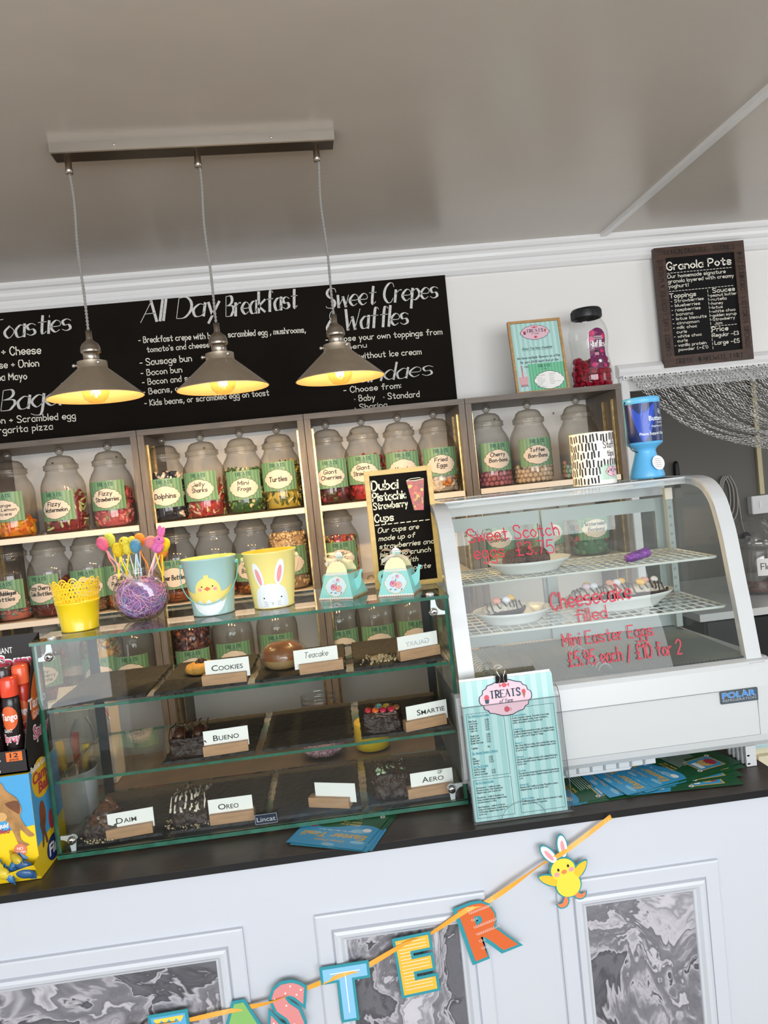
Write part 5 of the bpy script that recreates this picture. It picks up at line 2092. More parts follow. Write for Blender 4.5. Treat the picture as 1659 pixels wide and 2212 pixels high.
# small framed chalkboard
DY = 1.470
dA = at(806, 1277, Y=DY)
dW, dH = .1385, .243
dbz = TZ
dx = .0685
t = thing('framed_chalkboard', 'small chalkboard in a yellow pine frame about strawberry cups, on the glass case', 'sign', (dx, DY, dbz))
b = MB()
s = .010
for x0, x1, z0, z1 in ((0, s, 0, dH), (dW - s, dW, 0, dH), (s, dW - s, 0, s), (s, dW - s, dH - s, dH)):
    b.box((x0, 0, z0), (x1, .018, z1), M_gold, .0008)
part(b, 'frame', t)
b = MB(); b.box((s, .006, s), (dW - s, .012, dH - s), M_board); bd = part(b, 'board', t)
b = MB()
mp = facing(0, .0058, 0)
M_dub = mat('cream_chalk_pen', 'f6ecca', .6)
for sx, x, z, h, w in (('Dubai', .0125, .203, .0185, .054), ('Pistachio', .0125, .181, .0165, .070), ('Strawberry', .0125, .164, .0130, .070), ('Cups', .0125, .138, .0150, .038)):
    b.text(sx, mp, x, z, h, M_dub, .0003, width=w, style='hand', weight=1.7, slant=.05)
for k in range(9):
    b.ribbon([(.0125 + .0130 * k, .1315), (.0205 + .0130 * k, .1318)], .0018, mp, M_dub, .0003)
for i, (sx, w) in enumerate((('Our cups are', .084), ('made up of', .074), ('strawberries and', .112), ('pistachio crunch', .104), ('layered with', .076), ('milk chocolate', .100))):
    b.text(sx, mp, .016, .1155 - i * .0165, .0098, M_dub, .0003, width=w, style='hand', weight=1.35, slant=.2)
part(b, 'lettering', t)
b = MB()
mpp = flat((.0870, .0052, .148), (1, 0, .03), (-.02, 0, 1))
b.prism([(0, 0), (.037, 0), (.039, .077), (.002, .077), (-.006, .058), (-.004, .03)], mpp, .0006, mat('photo_black', '0f0d0c', .75, spec=.1))
cup = [(.008, .006), (.028, .004), (.036, .068), (-.001, .068)]
b.poly(cup, mpp, mat('cup_photo_red', 'b8321e', .35, col2='7a3a10', nscale=120), .0010)
rnd = random.Random(8)
for i in range(26):
    v = rnd.uniform(.008, .062)
    u0, u1 = .008 - .009 * v / .068 + .003, .028 + .008 * v / .068 - .003
    u = rnd.uniform(u0, u1)
    b.poly(ellipse(u, v, rnd.uniform(.0012, .0038), rnd.uniform(.0015, .005), 9, rnd.random() * 3), mpp, mat('cup_photo_' + str(i % 4), ('d9482e', 'c98a1e', 'e0b040', 'd03a26')[i % 4], .35), .0012 + i * .00001)
b.ribbon([(-.001, .068), (.008, .071), (.027, .071), (.036, .068), (.018, .066), (-.001, .068)], .0012, mpp, M_dub, .0016)
part(b, 'cup_picture', t, 'cut-out photo of a red strawberry cup')

# ------------------------------------------------------------------ on the fridge
FZ = 1.5136
p = at(1303, 1047, Z=FZ)
tx, ty = p.x, p.y + .046
t = thing('tip_tin', 'white tin with black brush marks lettered staff tips, on the refrigerated cabinet', 'tin', (tx, ty, FZ))
M_tin = mat('tin_white', 'efeae4', .35)
b = MB()
b.lathe([(0, .001), (.045, .001), (.046, 0), (.0465, .002), (.046, .004), (.046, .110), (.047, .1115), (.0465, .113), (.0455, .1115), (.045, .012), (0, .010)], M_tin, 48)
part(b, 'tin_body', t)
b = MB()
mp = round_(.0461, 0)
rnd = random.Random(4)
for i in range(20):
    for j in range(6):
        u = -.075 + .150 * (i + .5 * (j % 2)) / 20 + rnd.uniform(-.001, .001)
        v = .005 + .0178 * j + rnd.uniform(-.002, .002)
        if -.002 < u < .062 and ((v > .052 and v < .089) or (v < .036)):
            continue
        h_ = rnd.uniform(.010, .0145)
        q = rnd.uniform(-.0012, .0012)
        b.ribbon([(u, v), (u + q * .3, v + h_ * .5), (u + q, min(v + h_, .1085))], .0034, mp, M_ink, .0003)
part(b, 'brush_mark_print', t)
b = MB()
b.text('Staff', mp, .008, .0775, .0135, M_ink, .0004, width=.034, style='hand', weight=1.1)
b.text('tips', mp, .016, .0600, .0125, M_ink, .0004, width=.022, style='hand', weight=1.1)
part(b, 'lettering', t)


def logo(b, mp, cx, cy, rx, ry, w=.0006):
    """the shop's pink cartouche"""
    out = cartouche(cx, cy, rx, ry)
    b.blob((cx, cy), [(cx + (x - cx) * 1.04, cy + (y - cy) * 1.06) for x, y in out], mp, M_navy, w)
    b.blob((cx, cy), out, mp, M_lpink, w * 1.6)
    b.text('TREATS', mp, cx, cy + ry * .05, ry * .40, M_navy, w * 2.2, width=rx * 1.15, style='serif', weight=1.25, align=.5)
    b.text('of Yarm', mp, cx, cy - ry * .28, ry * .22, M_navy, w * 2.2, width=rx * .5, style='hand', weight=1.3, align=.5, slant=.3)
    b.blob((cx, cy + ry * .72), ellipse(cx, cy + ry * .72, rx * .10, ry * .13, 12), mp, M_lred, w * 2.2, 2)
    for s in (-1, 1):
        b.poly([(cx + s * rx * .10, cy + ry * .72), (cx + s * rx * .19, cy + ry * .84), (cx + s * rx * .19, cy + ry * .60)], mp, M_lred, w * 2.4)
    b.blob((cx - rx * .72, cy + ry * .10), ellipse(cx - rx * .72, cy + ry * .12, rx * .10, ry * .16, 12), mp, M_lred, w * 2.2, 2)
    b.poly([(cx - rx * .81, cy - ry * .0), (cx - rx * .63, cy - ry * .0), (cx - rx * .66, cy - ry * .22), (cx - rx * .78, cy - ry * .22)], mp, M_navy, w * 2.5)
    b.blob((cx + rx * .72, cy + ry * .22), ellipse(cx + rx * .72, cy + ry * .22, rx * .08, ry * .15, 12), mp, M_lred, w * 2.2, 2)
    b.poly([(cx + rx * .79, cy + ry * .16), (cx + rx * .65, cy + ry * .16), (cx + rx * .72, cy - ry * .18)], mp, mat('cone_brown', '9a6a5a', .6), w * 2.5)
    b.blob((cx, cy - ry * .68), ellipse(cx, cy - ry * .66, rx * .10, ry * .17, 12), mp, M_lred, w * 2.2, 2)
    b.ribbon(ellipse(cx + rx * .13, cy - ry * .68, rx * .04, ry * .08, 10), ry * .03, mp, M_lred, w * 2.2, closed=True)


M_lpink = mat('logo_pink', 'e3bcc8', .5)
M_lred = mat('logo_red', 'c4485a', .5)
M_mint_print = stripes('mint_stripes', 'a5d0cb', 'bcdedb', .017, 0, .35)
M_mint_print2 = stripes('mint_stripes_fine', 'b4d0bd', 'c2dac8', .006, 0, .35)
b = MB()
b.grid(-.004, .046, .010, .043, mp, M_mint_print2, 8, 1, .0003)
logo(b, mp, .028, .027, .019, .0115, .0004)
part(b, 'shop_sticker', t, 'pale green sticker with a pink badge')

# collection can
M_canblue = mat('can_sky_blue', '5fb4e6', .35)
M_candark = mat('can_navy_print', '172a5c', .3)
M_canroyal = mat('can_royal_print', '1f49b8', .3)
M_canteal = mat('can_teal_print', '3aa8a4', .3)
p = at(1413, 1034, Z=FZ)
cx, cy = p.x, p.y + .036
cy = min(cy, 1.622)
cx = at(1412, 1034, Y=cy - .03).x
t = thing('collection_can', 'sky blue waisted charity collection can with a navy printed label', 'collection can', (cx, cy, FZ))
b = MB()
b.lathe([(0, .001), (.034, .001), (.0365, .003), (.037, .007), (.034, .020), (.027, .042), (.0225, .058), (.0225, .064), (.026, .069), (.036, .076), (.0385, .079), (.0385, .168), (.039, .169), (.039, .178), (.037, .180), (0, .180)], M_canblue, 44)
part(b, 'can_body', t)
b = MB()
mp = round_(.0386, .082)
b.grid(-.0600, .0600, 0, .0845, mp, M_candark, 30, 1, .0002)
b.blob((-.020, .055), smooth_line([(-.044, .0842), (-.040, .06), (-.030, .030), (-.020, .002), (-.014, .002), (.004, .030), (.014, .0842)], 4) + [(-.015, .0842)], mp, M_canroyal, .0004, 5)
b.blob((.040, .01), smooth_line([(.026, .0005), (.036, .010), (.046, .030), (.058, .048)], 4) + [(.059, .0005)], mp, M_canteal, .0004, 4)
b.ribbon(ellipse(.0235, .0650, .0022, .0042, 14, .3), .0009, mp, M_artwhite, .0007, closed=True)
b.ribbon(ellipse(.0262, .0620, .0028, .0036, 14, .8), .0009, mp, M_artwhite, .0007, closed=True)
M_canwhite = mat('can_white_print', 'e8eef4', .4)
b.text('Butterwick', mp, -.003, .0445, .0102, M_canwhite, .0007, width=.060, style='bold', weight=1.8)
b.text('HOSPICE', mp, .0165, .0385, .0030, M_canwhite, .0007, width=.026, style='bold', weight=1.2)
b.text('Registered Charity', mp, .002, .0305, .0040, M_canwhite, .0007, width=.044, style='bold', weight=1.2)
b.text('Please Support Butterwick', mp, -.0245, .0140, .0060, M_canwhite, .0007, width=.082, style='bold', weight=1.5)
part(b, 'printed_label', t, 'navy label with white lettering')
b = MB()
mpl = flat((0.010, -.0345, .034), (1, .25, 0), (0, .32, 1))
b.prism(ellipse(.002, 0, .0155, .0165, 30), mpl, .0004, M_white)
for k in range(5):
    b.ribbon([(-.010, .0085 - k * .0046), (.014, .0085 - k * .0046)], .0003, mpl, M_ink, .0008)
    b.ribbon(smooth_line([(-.006 + q * .002, .0095 - k * .0046 + .0008 * (-1) ** q) for q in range(8)], 2), .0003, mpl, M_ink, .0008)
part(b, 'round_sticker', t, 'round white handwritten sticker')
b = MB()
pts = smooth_line([(-.026, .005, .177), (-.040, -.006, .172), (-.0425, -.010, .150), (-.0415, -.010, .11), (-.041, -.010, .09), (-.036, -.012, .068), (-.0225, -.012, .0605)], 5)
b.tube(pts, .0011, M_black, 7)
part(b, 'black_cord', t)

# ------------------------------------------------------------------ on top of the shelving
STZ = 1.8127
fA, fB = at(1118, 847, Y=2.395), at(1237, 834, Y=2.395)
fw = .183
t = thing('framed_notice', 'pale oak framed mint notice about boba tea standing on the shelving', 'sign', (fA.x, 2.40, STZ))
t.rotation_euler = (-.16, 0, 0)
fh = .256
b = MB()
s = .0085
for x0, x1, z0, z1 in ((0, s, 0, fh), (fw - s, fw, 0, fh), (s, fw - s, 0, s), (s, fw - s, fh - s, fh)):
    b.box((x0, 0, z0), (x1, .014, z1), M_oak, .0006)
part(b, 'frame', t)
b = MB()
mp = facing(s, .006, s)
w, h = fw - 2 * s, fh - 2 * s
b.grid(0, w, 0, h, mp, M_mint_print, 1, 1)
logo(b, mp, w * .50, h * .855, w * .30, h * .105, .0004)
b.text('Boba Tea Now Available', mp, w * .5, h * .61, .0072, M_ink, .0003, width=w * .62, style='hand', weight=1.5, align=.5, slant=.3)
b.ribbon([(w * .19, h * .596), (w * .81, h * .596)], .0008, mp, M_ink, .0003)
for i, (q, ww) in enumerate((('We have multiple flavours on offer', .90), ('for just £4.00 each! Ask at the', .80), ('counter for more details.', .64))):
    b.text(q, mp, w * .5, h * (.475 - .062 * i), .0078, M_ink, .0003, width=w * ww, style='hand', weight=1.5, align=.5, slant=.3)
x0, z1 = w * .26, h * .395
mg = lambda u, v, w_=0: mp(x0 + u, v, w_ + .0004)
b.grid(0, w - x0, 0, z1, mg, stripes('notice_green', '63b48c', '7cc49e', .011, 0, .4), 1, 1)
b.text('TREATS', mp, x0 + (w - x0) * .44, z1 * .86, .0080, M_treats, .0008, width=.042, style='serif', weight=1.2, align=.5)
b.text('of Yarm', mp, x0 + (w - x0) * .44, z1 * .76, .0042, M_treats, .0008, width=.018, style='hand', weight=1.2, align=.5, slant=.3)
c0 = (x0 + (w - x0) * .54, z1 * .36)
out = cartouche(c0[0], c0[1], .052, .031)
b.blob(c0, [(c0[0] + (x - c0[0]) * 1.03, c0[1] + (y - c0[1]) * 1.05) for x, y in out], mp, M_ink, .0007)
b.blob(c0, out, mp, M_white, .0010)
for i, q in enumerate(('FLAVOURS', 'Cherry', 'Blueberry', 'Pineapple', 'Orange', 'Peach', 'Strawberry')):
    b.text(q, mp, c0[0] - .040 + (i == 0) * .004, c0[1] + .0165 - i * .0066, .0034, M_ink, .0013, width=.0028 * len(q), style='hand', weight=.9)
for i, q in enumerate(('BUBBLES', 'Cherry', 'Apple', 'Mango', 'Passion fruit', 'Peach')):
    b.text(q, mp, c0[0] + .002, c0[1] + .0185 - i * .0066, .0034, M_ink, .0013, width=.0028 * len(q), style='hand', weight=.9)
b.poly([(.010, .018), (.034, .018), (.038, .052), (.006, .052)], mp, mat('tea_pink', 'd9a9ae', .4), .0006)
b.poly([(.005, .052), (.039, .052), (.036, .062), (.028, .070), (.016, .070), (.008, .062)], mp, mat('tea_lid', 'c4d4d4', .4), .0006)
b.ribbon([(.021, .052), (.020, .090)], .003, mp, mat('tea_straw', 'cf5f70', .4), .0009)
for k in range(9):
    b.poly(ellipse(.011 + .0028 * k, .019 + .004 * (k % 2), .0016, .0016, 8), mp, M_ink, .0010)
part(b, 'printed_sheet', t, 'mint striped sheet with lettering and a drink picture')

# tub of red foil sweets
G_tub = glass('clear_tub', (.96, .97, .97), .03, .05, .7)
p = at(1295, 828, Y=2.39)
rx, ry = p.x, 2.455
t = thing('sweet_tub', 'clear waisted tub with black lid and purple label, half full of red foil sweets', 'jar', (rx, ry, STZ))
b = MB()
b.lathe([(0, .002), (.058, .002), (.066, .006), (.0705, .018), (.071, .05), (.068, .080), (.063, .105), (.0615, .125), (.0635, .145), (.0670, .170), (.0655, .195), (.058, .218), (.050, .232), (.047, .238), (.047, .246)], G_tub, 40)
part(b, 'clear_tub', t)
b = MB()
b.lathe([(.047, .240), (.0505, .2405), (.0515, .244), (.0505, .268), (.049, .272), (.046, .2745), (0, .2745)], mat('ribbed_black_lid', '17191c', .35), 48)
for k in range(60):
    a = 2 * PI * k / 60
    b.box((.0512 * math.cos(a) - .0008, .0512 * math.sin(a) - .0008, .243), (.0512 * math.cos(a) + .0008, .0512 * math.sin(a) + .0008, .266), MATS['ribbed_black_lid'])
part(b, 'lid', t)
M_plum = mat('plum_print', '6d1650', .35)
M_cerise = mat('cerise_print', 'c42a68', .35)


def tubmap(u, v, w=0):
    z = .062 + v
    pr = [(.05, .071), (.080, .068), (.105, .063), (.125, .0615), (.145, .0635), (.170, .0670), (.195, .0655), (.218, .058)]
    r = .071
    for (za, ra), (zb, rb) in zip(pr, pr[1:]):
        if za <= z <= zb:
            r = ra + (rb - ra) * (z - za) / (zb - za)
    a = -PI / 2 + .12 + u / .064
    return Vector(((r + .0006 + w) * math.cos(a), (r + .0006 + w) * math.sin(a), z))


b = MB()
hw = .030
out = [(-hw, 0), (hw, 0)] + [(hw, v) for v in (.02, .04, .06, .08, .095)] + [(hw * math.cos(a), .100 + .035 * math.sin(a)) for a in [PI * k / 14 for k in range(1, 14)]] + [(-hw, v) for v in (.095, .08, .06, .04, .02)]
b.blob((0, .06), out, tubmap, M_plum, 0, 8)
for x, y, r in ((-.018, .118, .010), (.020, .106, .009), (-.022, .098, .009), (-.018, .012, .0085), (.018, .008, .0065)):
    b.blob((x, y), ellipse(x, y, r, r, 16), tubmap, M_cerise, .0005, 2)
for k in range(26):
    rnd = random.Random(k)
    x, y = (-.008 + rnd.uniform(-.008, .008), rnd.uniform(.004, .018)) if k % 2 else (rnd.uniform(-.018, -.002), rnd.uniform(.105, .122))
    b.poly(ellipse(x, y, .0006, .0006, 6), tubmap, M_white, .0009)
b.text('RASPBERRY', tubmap, .002, .103, .0042, M_white, .0009, width=.028, style='bold', weight=1.2, align=.5)
b.text('& COCONUT', tubmap, .002, .0965, .0046, M_white, .0009, width=.031, style='bold', weight=1.2, align=.5)
b.text('Ruffles', tubmap, -.026, .074, .0185, M_white, .0010, width=.052, style='brush', weight=.75, slant=.1)
b.ribbon(smooth_line([(-.014, .066), (-.022, .069), (-.018, .072), (.0, .0705), (.022, .074), (.026, .068)], 5), .0012, tubmap, M_white, .0010)
b.blob((-.003, .052), rrect(-.014, .044, .006, .060, .003), tubmap, M_choc, .0010, 2)
b.poly(rrect(-.014, .0435, .001, .0535, .002), tubmap, mat('coconut_pink', 'c98aa0', .5), .0014)
b.blob((.016, .057), ellipse(.013, .057, .010, .0055, 14), tubmap, M_cerise, .0010, 2)
b.ribbon([(-.016, .040), (.016, .045)], .0008, tubmap, M_white, .0009)
b.poly(ellipse(.001, .0235, .0055, .0055, 18), tubmap, M_white, .0009)
part(b, 'printed_label', t, 'arched plum label with white script')
M_foil = mat('red_foil', 'c4183c', .22, metal=.75, noise=.35, nscale=90, bump=.9, bscale=160)
b = MB()
bm = bmesh.new()
bmesh.ops.create_icosphere(bm, subdivisions=3, radius=1)
for v in bm.verts:
    k = 1 + .10 * NZ.noise(v.co * 3)
    v.co = Vector((v.co.x * .0130 * k, v.co.y * .0130 * k, max(-.7, min(.7, v.co.z)) * .0125))
b.bm(bm, M_foil, False)
o0 = b.build('foil_sweet'); foil = o0.data; bpy.data.objects.remove(o0)
rnd = random.Random(13)
for ring, (z, n) in enumerate(((.0135, 9), (.0345, 9), (.0555, 9), (.0765, 8), (.0965, 7))):
    rr = (.0545, .0555, .0545, .0505, .047)[ring]
    for i in range(n):
        a = (PI * .93 + PI * 1.14 * (i + .5 * (ring % 2)) / n)
        if ring == 4 and PI * 1.25 < a < PI * 1.62:
            continue
        o = bpy.data.objects.new('foil_sweet', foil)
        COL.objects.link(o)
        o.location = (rx + rr * math.cos(a), ry + rr * math.sin(a), STZ + z + rnd.uniform(-.002, .002))
        o.rotation_euler = (rnd.uniform(0, 6), rnd.uniform(0, 6), rnd.uniform(0, 6))
        tag(o, 'red foil-wrapped sweet inside the black-lidded tub', 'sweet', 'red foil sweets in the tub')
for i in range(16):
    a, rr = rnd.uniform(0, 6.28), rnd.uniform(0, .036)
    o = bpy.data.objects.new('foil_sweet', foil)
    COL.objects.link(o)
    o.location = (rx + rr * math.cos(a), ry + rr * math.sin(a), STZ + .045 + .045 * (i % 2) + rnd.uniform(-.004, .004))
    o.rotation_euler = (rnd.uniform(0, 6), rnd.uniform(0, 6), rnd.uniform(0, 6))
    tag(o, 'red foil-wrapped sweet inside the black-lidded tub', 'sweet', 'red foil sweets in the tub')

# ------------------------------------------------------------------ granola board on the wall
GY = 2.606
g = [at(*q, Y=GY) for q in ((1437, 795), (1629, 775), (1598, 520), (1405, 537))]
ux = (g[1] - g[0]).normalized()
uz = ((g[3] - g[0]) + (g[2] - g[1])).normalized()
uz = (uz - ux * uz.dot(ux)).normalized()
gw, gh = (g[1] - g[0]).length, (g[3] - g[0]).length
t = thing('granola_board', 'walnut framed chalkboard of granola pots hung high at the right', 'sign', tuple(g[0]))
o_ = Vector((0, 0, 0))
mp = flat(o_, ux, uz)
b = MB()
s = .040
for ol in ([(0, 0), (gw, 0), (gw - s, s), (s, s)], [(gw, 0), (gw, gh), (gw - s, gh - s), (gw - s, s)], [(gw, gh), (0, gh), (s, gh - s), (gw - s, gh - s)], [(0, gh), (0, 0), (s, s), (s, gh - s)]):
    ol = [(x + (gw / 2 - x) * .001, y + (gh / 2 - y) * .001) for x, y in ol]
    b.prism(ol, mp, .022, M_walnut, w=-.022)
part(b, 'frame', t)
b = MB()
b.prism([(s, s), (gw - s, s), (gw - s, gh - s), (s, gh - s)], mp, .008, mat('black_slate_panel', '0f0f11', .6, spec=.15), w=-.016)
part(b, 'panel', t)
M_engrave = mat('burnt_lettering', '1f140f', .7)
b = MB()
b.text('LEMON DRIZZLE * SCONES', mp, gw * .5, gh - .027, .015, M_engrave, .0004, width=gw * .78, style='serif', weight=1.1, align=.5)
b.text('TRIFLE * BAKEWELL TART', mp, gw * .5, .012, .015, M_engrave, .0004, width=gw * .76, style='serif', weight=1.1, align=.5)
ml = lambda u, v, w=0: mp(.027 - v, u, w)
mr = lambda u, v, w=0: mp(gw - .027 + v, gh - u, w)
b.text('CARROT CAKE * COFFEE & WALNUT', ml, gh * .5, 0, .015, M_engrave, .0004, width=gh * .80, style='serif', weight=1.1, align=.5)
b.text('BATTENBERG * VICTORIA SPONGE', mr, gh * .5, 0, .015, M_engrave, .0004, width=gh * .80, style='serif', weight=1.1, align=.5)
part(b, 'burnt_lettering', t, 'dark lettering burnt into the frame')
b = MB()
mpb = flat(-mp(0, 0, 1) * .0078, ux, uz)
X0, X1 = s + .006, gw - s - .006
Wd = X1 - X0
tp = gh - s
T = lambda q, x, z, h, w=None, wt=1.5: b.text(q, mpb, X0 + x * Wd, tp - z, h, M_chalk2, .0004, width=(w * Wd if w else None), style='hand', weight=wt)
T('Granola Pots', .0, .042, .027, .98, 1.7)
for k in range(20):
    b.ribbon([(X0 + Wd * k / 20, tp - .054), (X0 + Wd * (k + .6) / 20, tp - .054)], .0018, mpb, M_chalk2, .0004)
T('Our homemade signature', .0, .072, .0125, .88)
T('granola layered with creamy', .0, .090, .0125, 1.0)
T('yoghurt!', .0, .108, .0125, .30)
for k in range(20):
    b.ribbon([(X0 + Wd * k / 20, tp - .121), (X0 + Wd * (k + .6) / 20, tp - .121)], .0018, mpb, M_chalk2, .0004)
for k in range(15):
    b.ribbon([(X0 + Wd * .585, tp - .128 - .0150 * k), (X0 + Wd * .585, tp - .137 - .0150 * k)], .0016, mpb, M_chalk2, .0004)
T('Toppings', .0, .145, .0155, .40, 1.6)
for i, (q, ww) in enumerate((('- Strawberries', .50), ('- blueberries', .44), ('- raspberries', .44), ('- banana', .32), ('- lotus biscuits', .52), ('- cinnamon', .40), ('- milk choc', .36), ('  curls', .20), ('- white choc', .42), ('  curls', .20), ('- vanilla protein', .48), ('  powder (+£1)', .50))):
    T(q, .01, .1625 + i * .0163, .0105, ww)
T('Sauces', .66, .140, .0150, .34, 1.6)
for i, (q, ww) in enumerate((('-peanut butter', .42), ('-nutella', .26), ('-honey', .20), ('-lotus', .19), ('-white choc', .38), ('-golden syrup', .39), ('-Strawberry', .36), ('  Jam', .16))):
    T(q, .60, .1545 + i * .0148, .0100, ww)
for k in range(8):
    b.ribbon([(X0 + Wd * (.60 + .05 * k), tp - .264), (X0 + Wd * (.63 + .05 * k), tp - .264)], .0018, mpb, M_chalk2, .0004)
T('Price', .60, .283, .0165, .24, 1.6)
T('Regular -£3', .60, .303, .0130, .40)
T('Large -£5', .62, .332, .0140, .38)
part(b, 'chalk_lettering', t)

# ------------------------------------------------------------------ chain curtain in the kitchen opening
M_chain = mat('aluminium_chain', 'cfcfcd', .22, metal=1)
rail = thing('curtain_rail', 'white perforated rail across the kitchen opening carrying the chains', 'rail', (JX, WY - .02, HZ))
b = MB()
b.box((JX - .02, WY - .032, HZ - .012), (3.1, WY - .024, HZ + .004), M_trim, .001)
for k in range(64):
    b.ball((JX - .012 + k * .0215, WY - .0322, HZ - .004), (.0028, .0010, .0028), M_dark, 8, 5)
wp(b, 'rail_bar', rail)
base_v, base_f = [], []
lt = MB()
pts = [(.0072 * math.cos(a) * .62, .0072 * 1.2 * math.sin(a), 0) for a in [2 * PI * k / 7 for k in range(7)]]
lt.tube([(x, y, 0) for x, y, _ in pts], .0013, M_chain, 4, closed=True)
LV = [Vector(v) for v in lt.v]
b = MB()
rnd = random.Random(2)
for i in range(74):
    x0 = JX - .012 + i * .0145 + rnd.uniform(-.003, .003)
    yy = WY - .034 - rnd.uniform(0, .030)
    f = i / 74
    sag = (1 - .30 * f) * rnd.uniform(.88, 1.05)
    P0 = Vector((x0, yy, HZ - .006))
    path = [(x0, yy, HZ - .006)] + [(x0 + dx, yy - .01 * k_, HZ - dz * sag) for k_, (dx, dz) in enumerate(((.045, .065), (.10, .135), (.19, .225), (.34, .295), (.54, .335), (.90, .385)))]
    path = smooth_line(path, 40)
    n = len(path) - 1
    k = 0
    last = P0
    for j in range(1, n + 1):
        q = Vector(path[j])
        if q.x > 2.1:
            break
        if (q - last).length >= .0132:
            d = (q - last).normalized()
            c = (q + last) / 2
            side_ = d.cross(Vector((0, 1, 0))).normalized()
            dep = d.cross(side_)
            an = (.5 if k % 2 else -1.0) + rnd.uniform(-.4, .4)
            e1 = side_ * math.cos(an) + dep * math.sin(an)
            e2 = d.cross(e1)
            b.add([c + e1 * v.x + d * v.y + e2 * v.z for v in LV], lt.f, M_chain, True)
            k += 1
            last = q
tag(b.build('chain_curtain', None), 'silvery chain-link door curtain swept aside to the right', 'chain curtain', kind='stuff')

# ------------------------------------------------------------------ the kitchen beyond
M_kcab = mat('black_cupboard', '1d1e20', .5)
t = thing('kitchen_unit', 'black kitchen cupboard with a white worktop beyond the opening', 'cupboard', (2.2, 3.1, 0))
b = MB(); b.box((1.42, 2.80, .872), (3.25, 3.58, .902), mat('kitchen_white_worktop', 'd0d2d2', .35)); wp(b, 'worktop', t)
b = MB(); b.box((1.45, 2.83, .08), (3.25, 3.58, .871), M_kcab); wp(b, 'body', t)
for k in range(3):
    b = MB(); b.box((1.455 + k * .6, 2.812, .10), (2.045 + k * .6, 2.829, .862), M_kcab, .002); wp(b, 'door', t)
G_tubby = glass('smoky_plastic', (.82, .82, .80), .08, .10, .7, haze=.18, hazecol=(.5, .48, .46))
jx, jy = 1.870, 3.12
t = thing('flakes_tub', 'clear tub labelled Flakes under cling film on the kitchen worktop', 'tub', (jx, jy, .9025))
b = MB()
b.lathe([(0, .001), (.095, .001), (.103, .008), (.105, .03), (.105, .19), (.098, .205), (.090, .212), (.090, .232)], G_tubby, 36)
part(b, 'tub_body', t)
b = MB()
mpk = round_(.1055, .085, -PI / 2 - .12)
b.grid(-.045, .075, 0, .075, mpk, M_white, 8, 1, .0004)
b.text('Flakes', mpk, -.030, .028, .026, M_ink, .0010, width=.085, style='hand', weight=1.2)
part(b, 'label', t)
b = MB()
bm = bmesh.new()
bmesh.ops.create_icosphere(bm, subdivisions=5, radius=1)
for v in bm.verts:
    k = 1 + .10 * NZ.noise(v.co * 5) + .05 * NZ.noise(v.co * 14)
    z = v.co.z
    v.co = Vector((v.co.x * .110 * k, v.co.y * .110 * k, .225 + (max(0, z) ** 2 * .085 + z * .03) * k))
b.bm(bm, G_wrap, True)
part(b, 'cling_film', t)
b = MB()
rnd = random.Random(6)
for i in range(26):
    a = rnd.uniform(2.6, 6.8)
    b.tube([(.075 * math.cos(a), .075 * math.sin(a), .012 + .008 * (i % 5)), (.075 * math.cos(a + .9), .075 * math.sin(a + .9), .014 + .008 * (i % 5))], .009, mat('flake_brown', '8a5a44', .6, noise=.3, nscale=60), 7)
tag(b.build('flakes', None, (jx, jy, .9025)), 'brown chocolate flakes in the bottom of the labelled kitchen tub', 'chocolate flakes', kind='stuff')
KY = 3.598
p = at(1632, 1090, Y=KY)
t = thing('wall_switch', 'white square switch box on the grey kitchen wall', 'switch', (p.x, KY, p.z))
b = MB(); b.box((-.045, -.045, -.045), (.075, -.0005, .047), M_trim, .003); part(b, 'box', t)
b = MB(); b.box((-.008, -.049, -.016), (.004, -.045, .018), M_white, .001); part(b, 'rocker', t)
p2 = at(1640, 1030, Y=KY)
b = MB(); b.box((p2.x - .012, KY - .018, p.z + .052), (p2.x + .012, KY - .001, 2.2), mat('cream_trunking', 'cdbf9a', .5))
tag(b.build('cable_trunking'), 'cream cable trunking running up the kitchen wall above the switch', 'trunking')
p = at(1563, 1028, Y=KY - .02)
t = thing('hanging_cable', 'looped grey cable with black plug hanging on the kitchen wall', 'cable', tuple(p))
b = MB()
for k in range(3):
    pts = [(x * (1 + .25 * k) + .01 * k, -.004 * k, z * (1 + .12 * k)) for x, z in ((0, 0), (-.02, -.03), (-.03, -.10), (-.025, -.17), (0, -.19), (.022, -.15), (.025, -.06), (.004, 0))]
    b.tube(smooth_line(pts, 4), .0040, mat('grey_cable', 'a09c94', .6), 7)
b.tube(smooth_line([(.004, 0, 0), (.04, 0, -.02), (.065, 0, -.10), (.075, 0, -.24), (.085, 0, -.30)], 4), .0035, MATS['grey_cable'], 7)
part(b, 'cable_loops', t)
b = MB(); b.ball((.088, -.01, -.325), (.022, .02, .026), M_dark, 12, 8); part(b, 'plug', t)
p = at(1461, 1016, Y=KY - .03)
b = MB()
b.lathe([(0, -.09), (.014, -.09), (.016, -.02), (.014, .030), (.009, .045), (0, .048)], M_dark, 14)
o = b.build('knife_handle', None, p)
o.name = 'kitchen_knife'
tag(o, 'black-handled utensil against the grey kitchen wall', 'utensil')
p = at(1652, 1618, Y=1.95)
t = thing('storage_tub', 'pale blue lidded tub just behind the right end of the counter', 'tub', (p.x + .12, 1.95, 0))
M_tubblue = mat('pale_blue_plastic', 'b9d2d6', .4)
b = MB(); b.box((-.16, 0, .001), (.35, .35, p.z + .0), mat('cream_plastic', 'd9d2b8', .5), .02); part(b, 'body', t)
b = MB(); b.box((-.17, -.01, p.z + .001), (.36, .36, p.z + .05), M_tubblue, .015); part(b, 'lid', t)

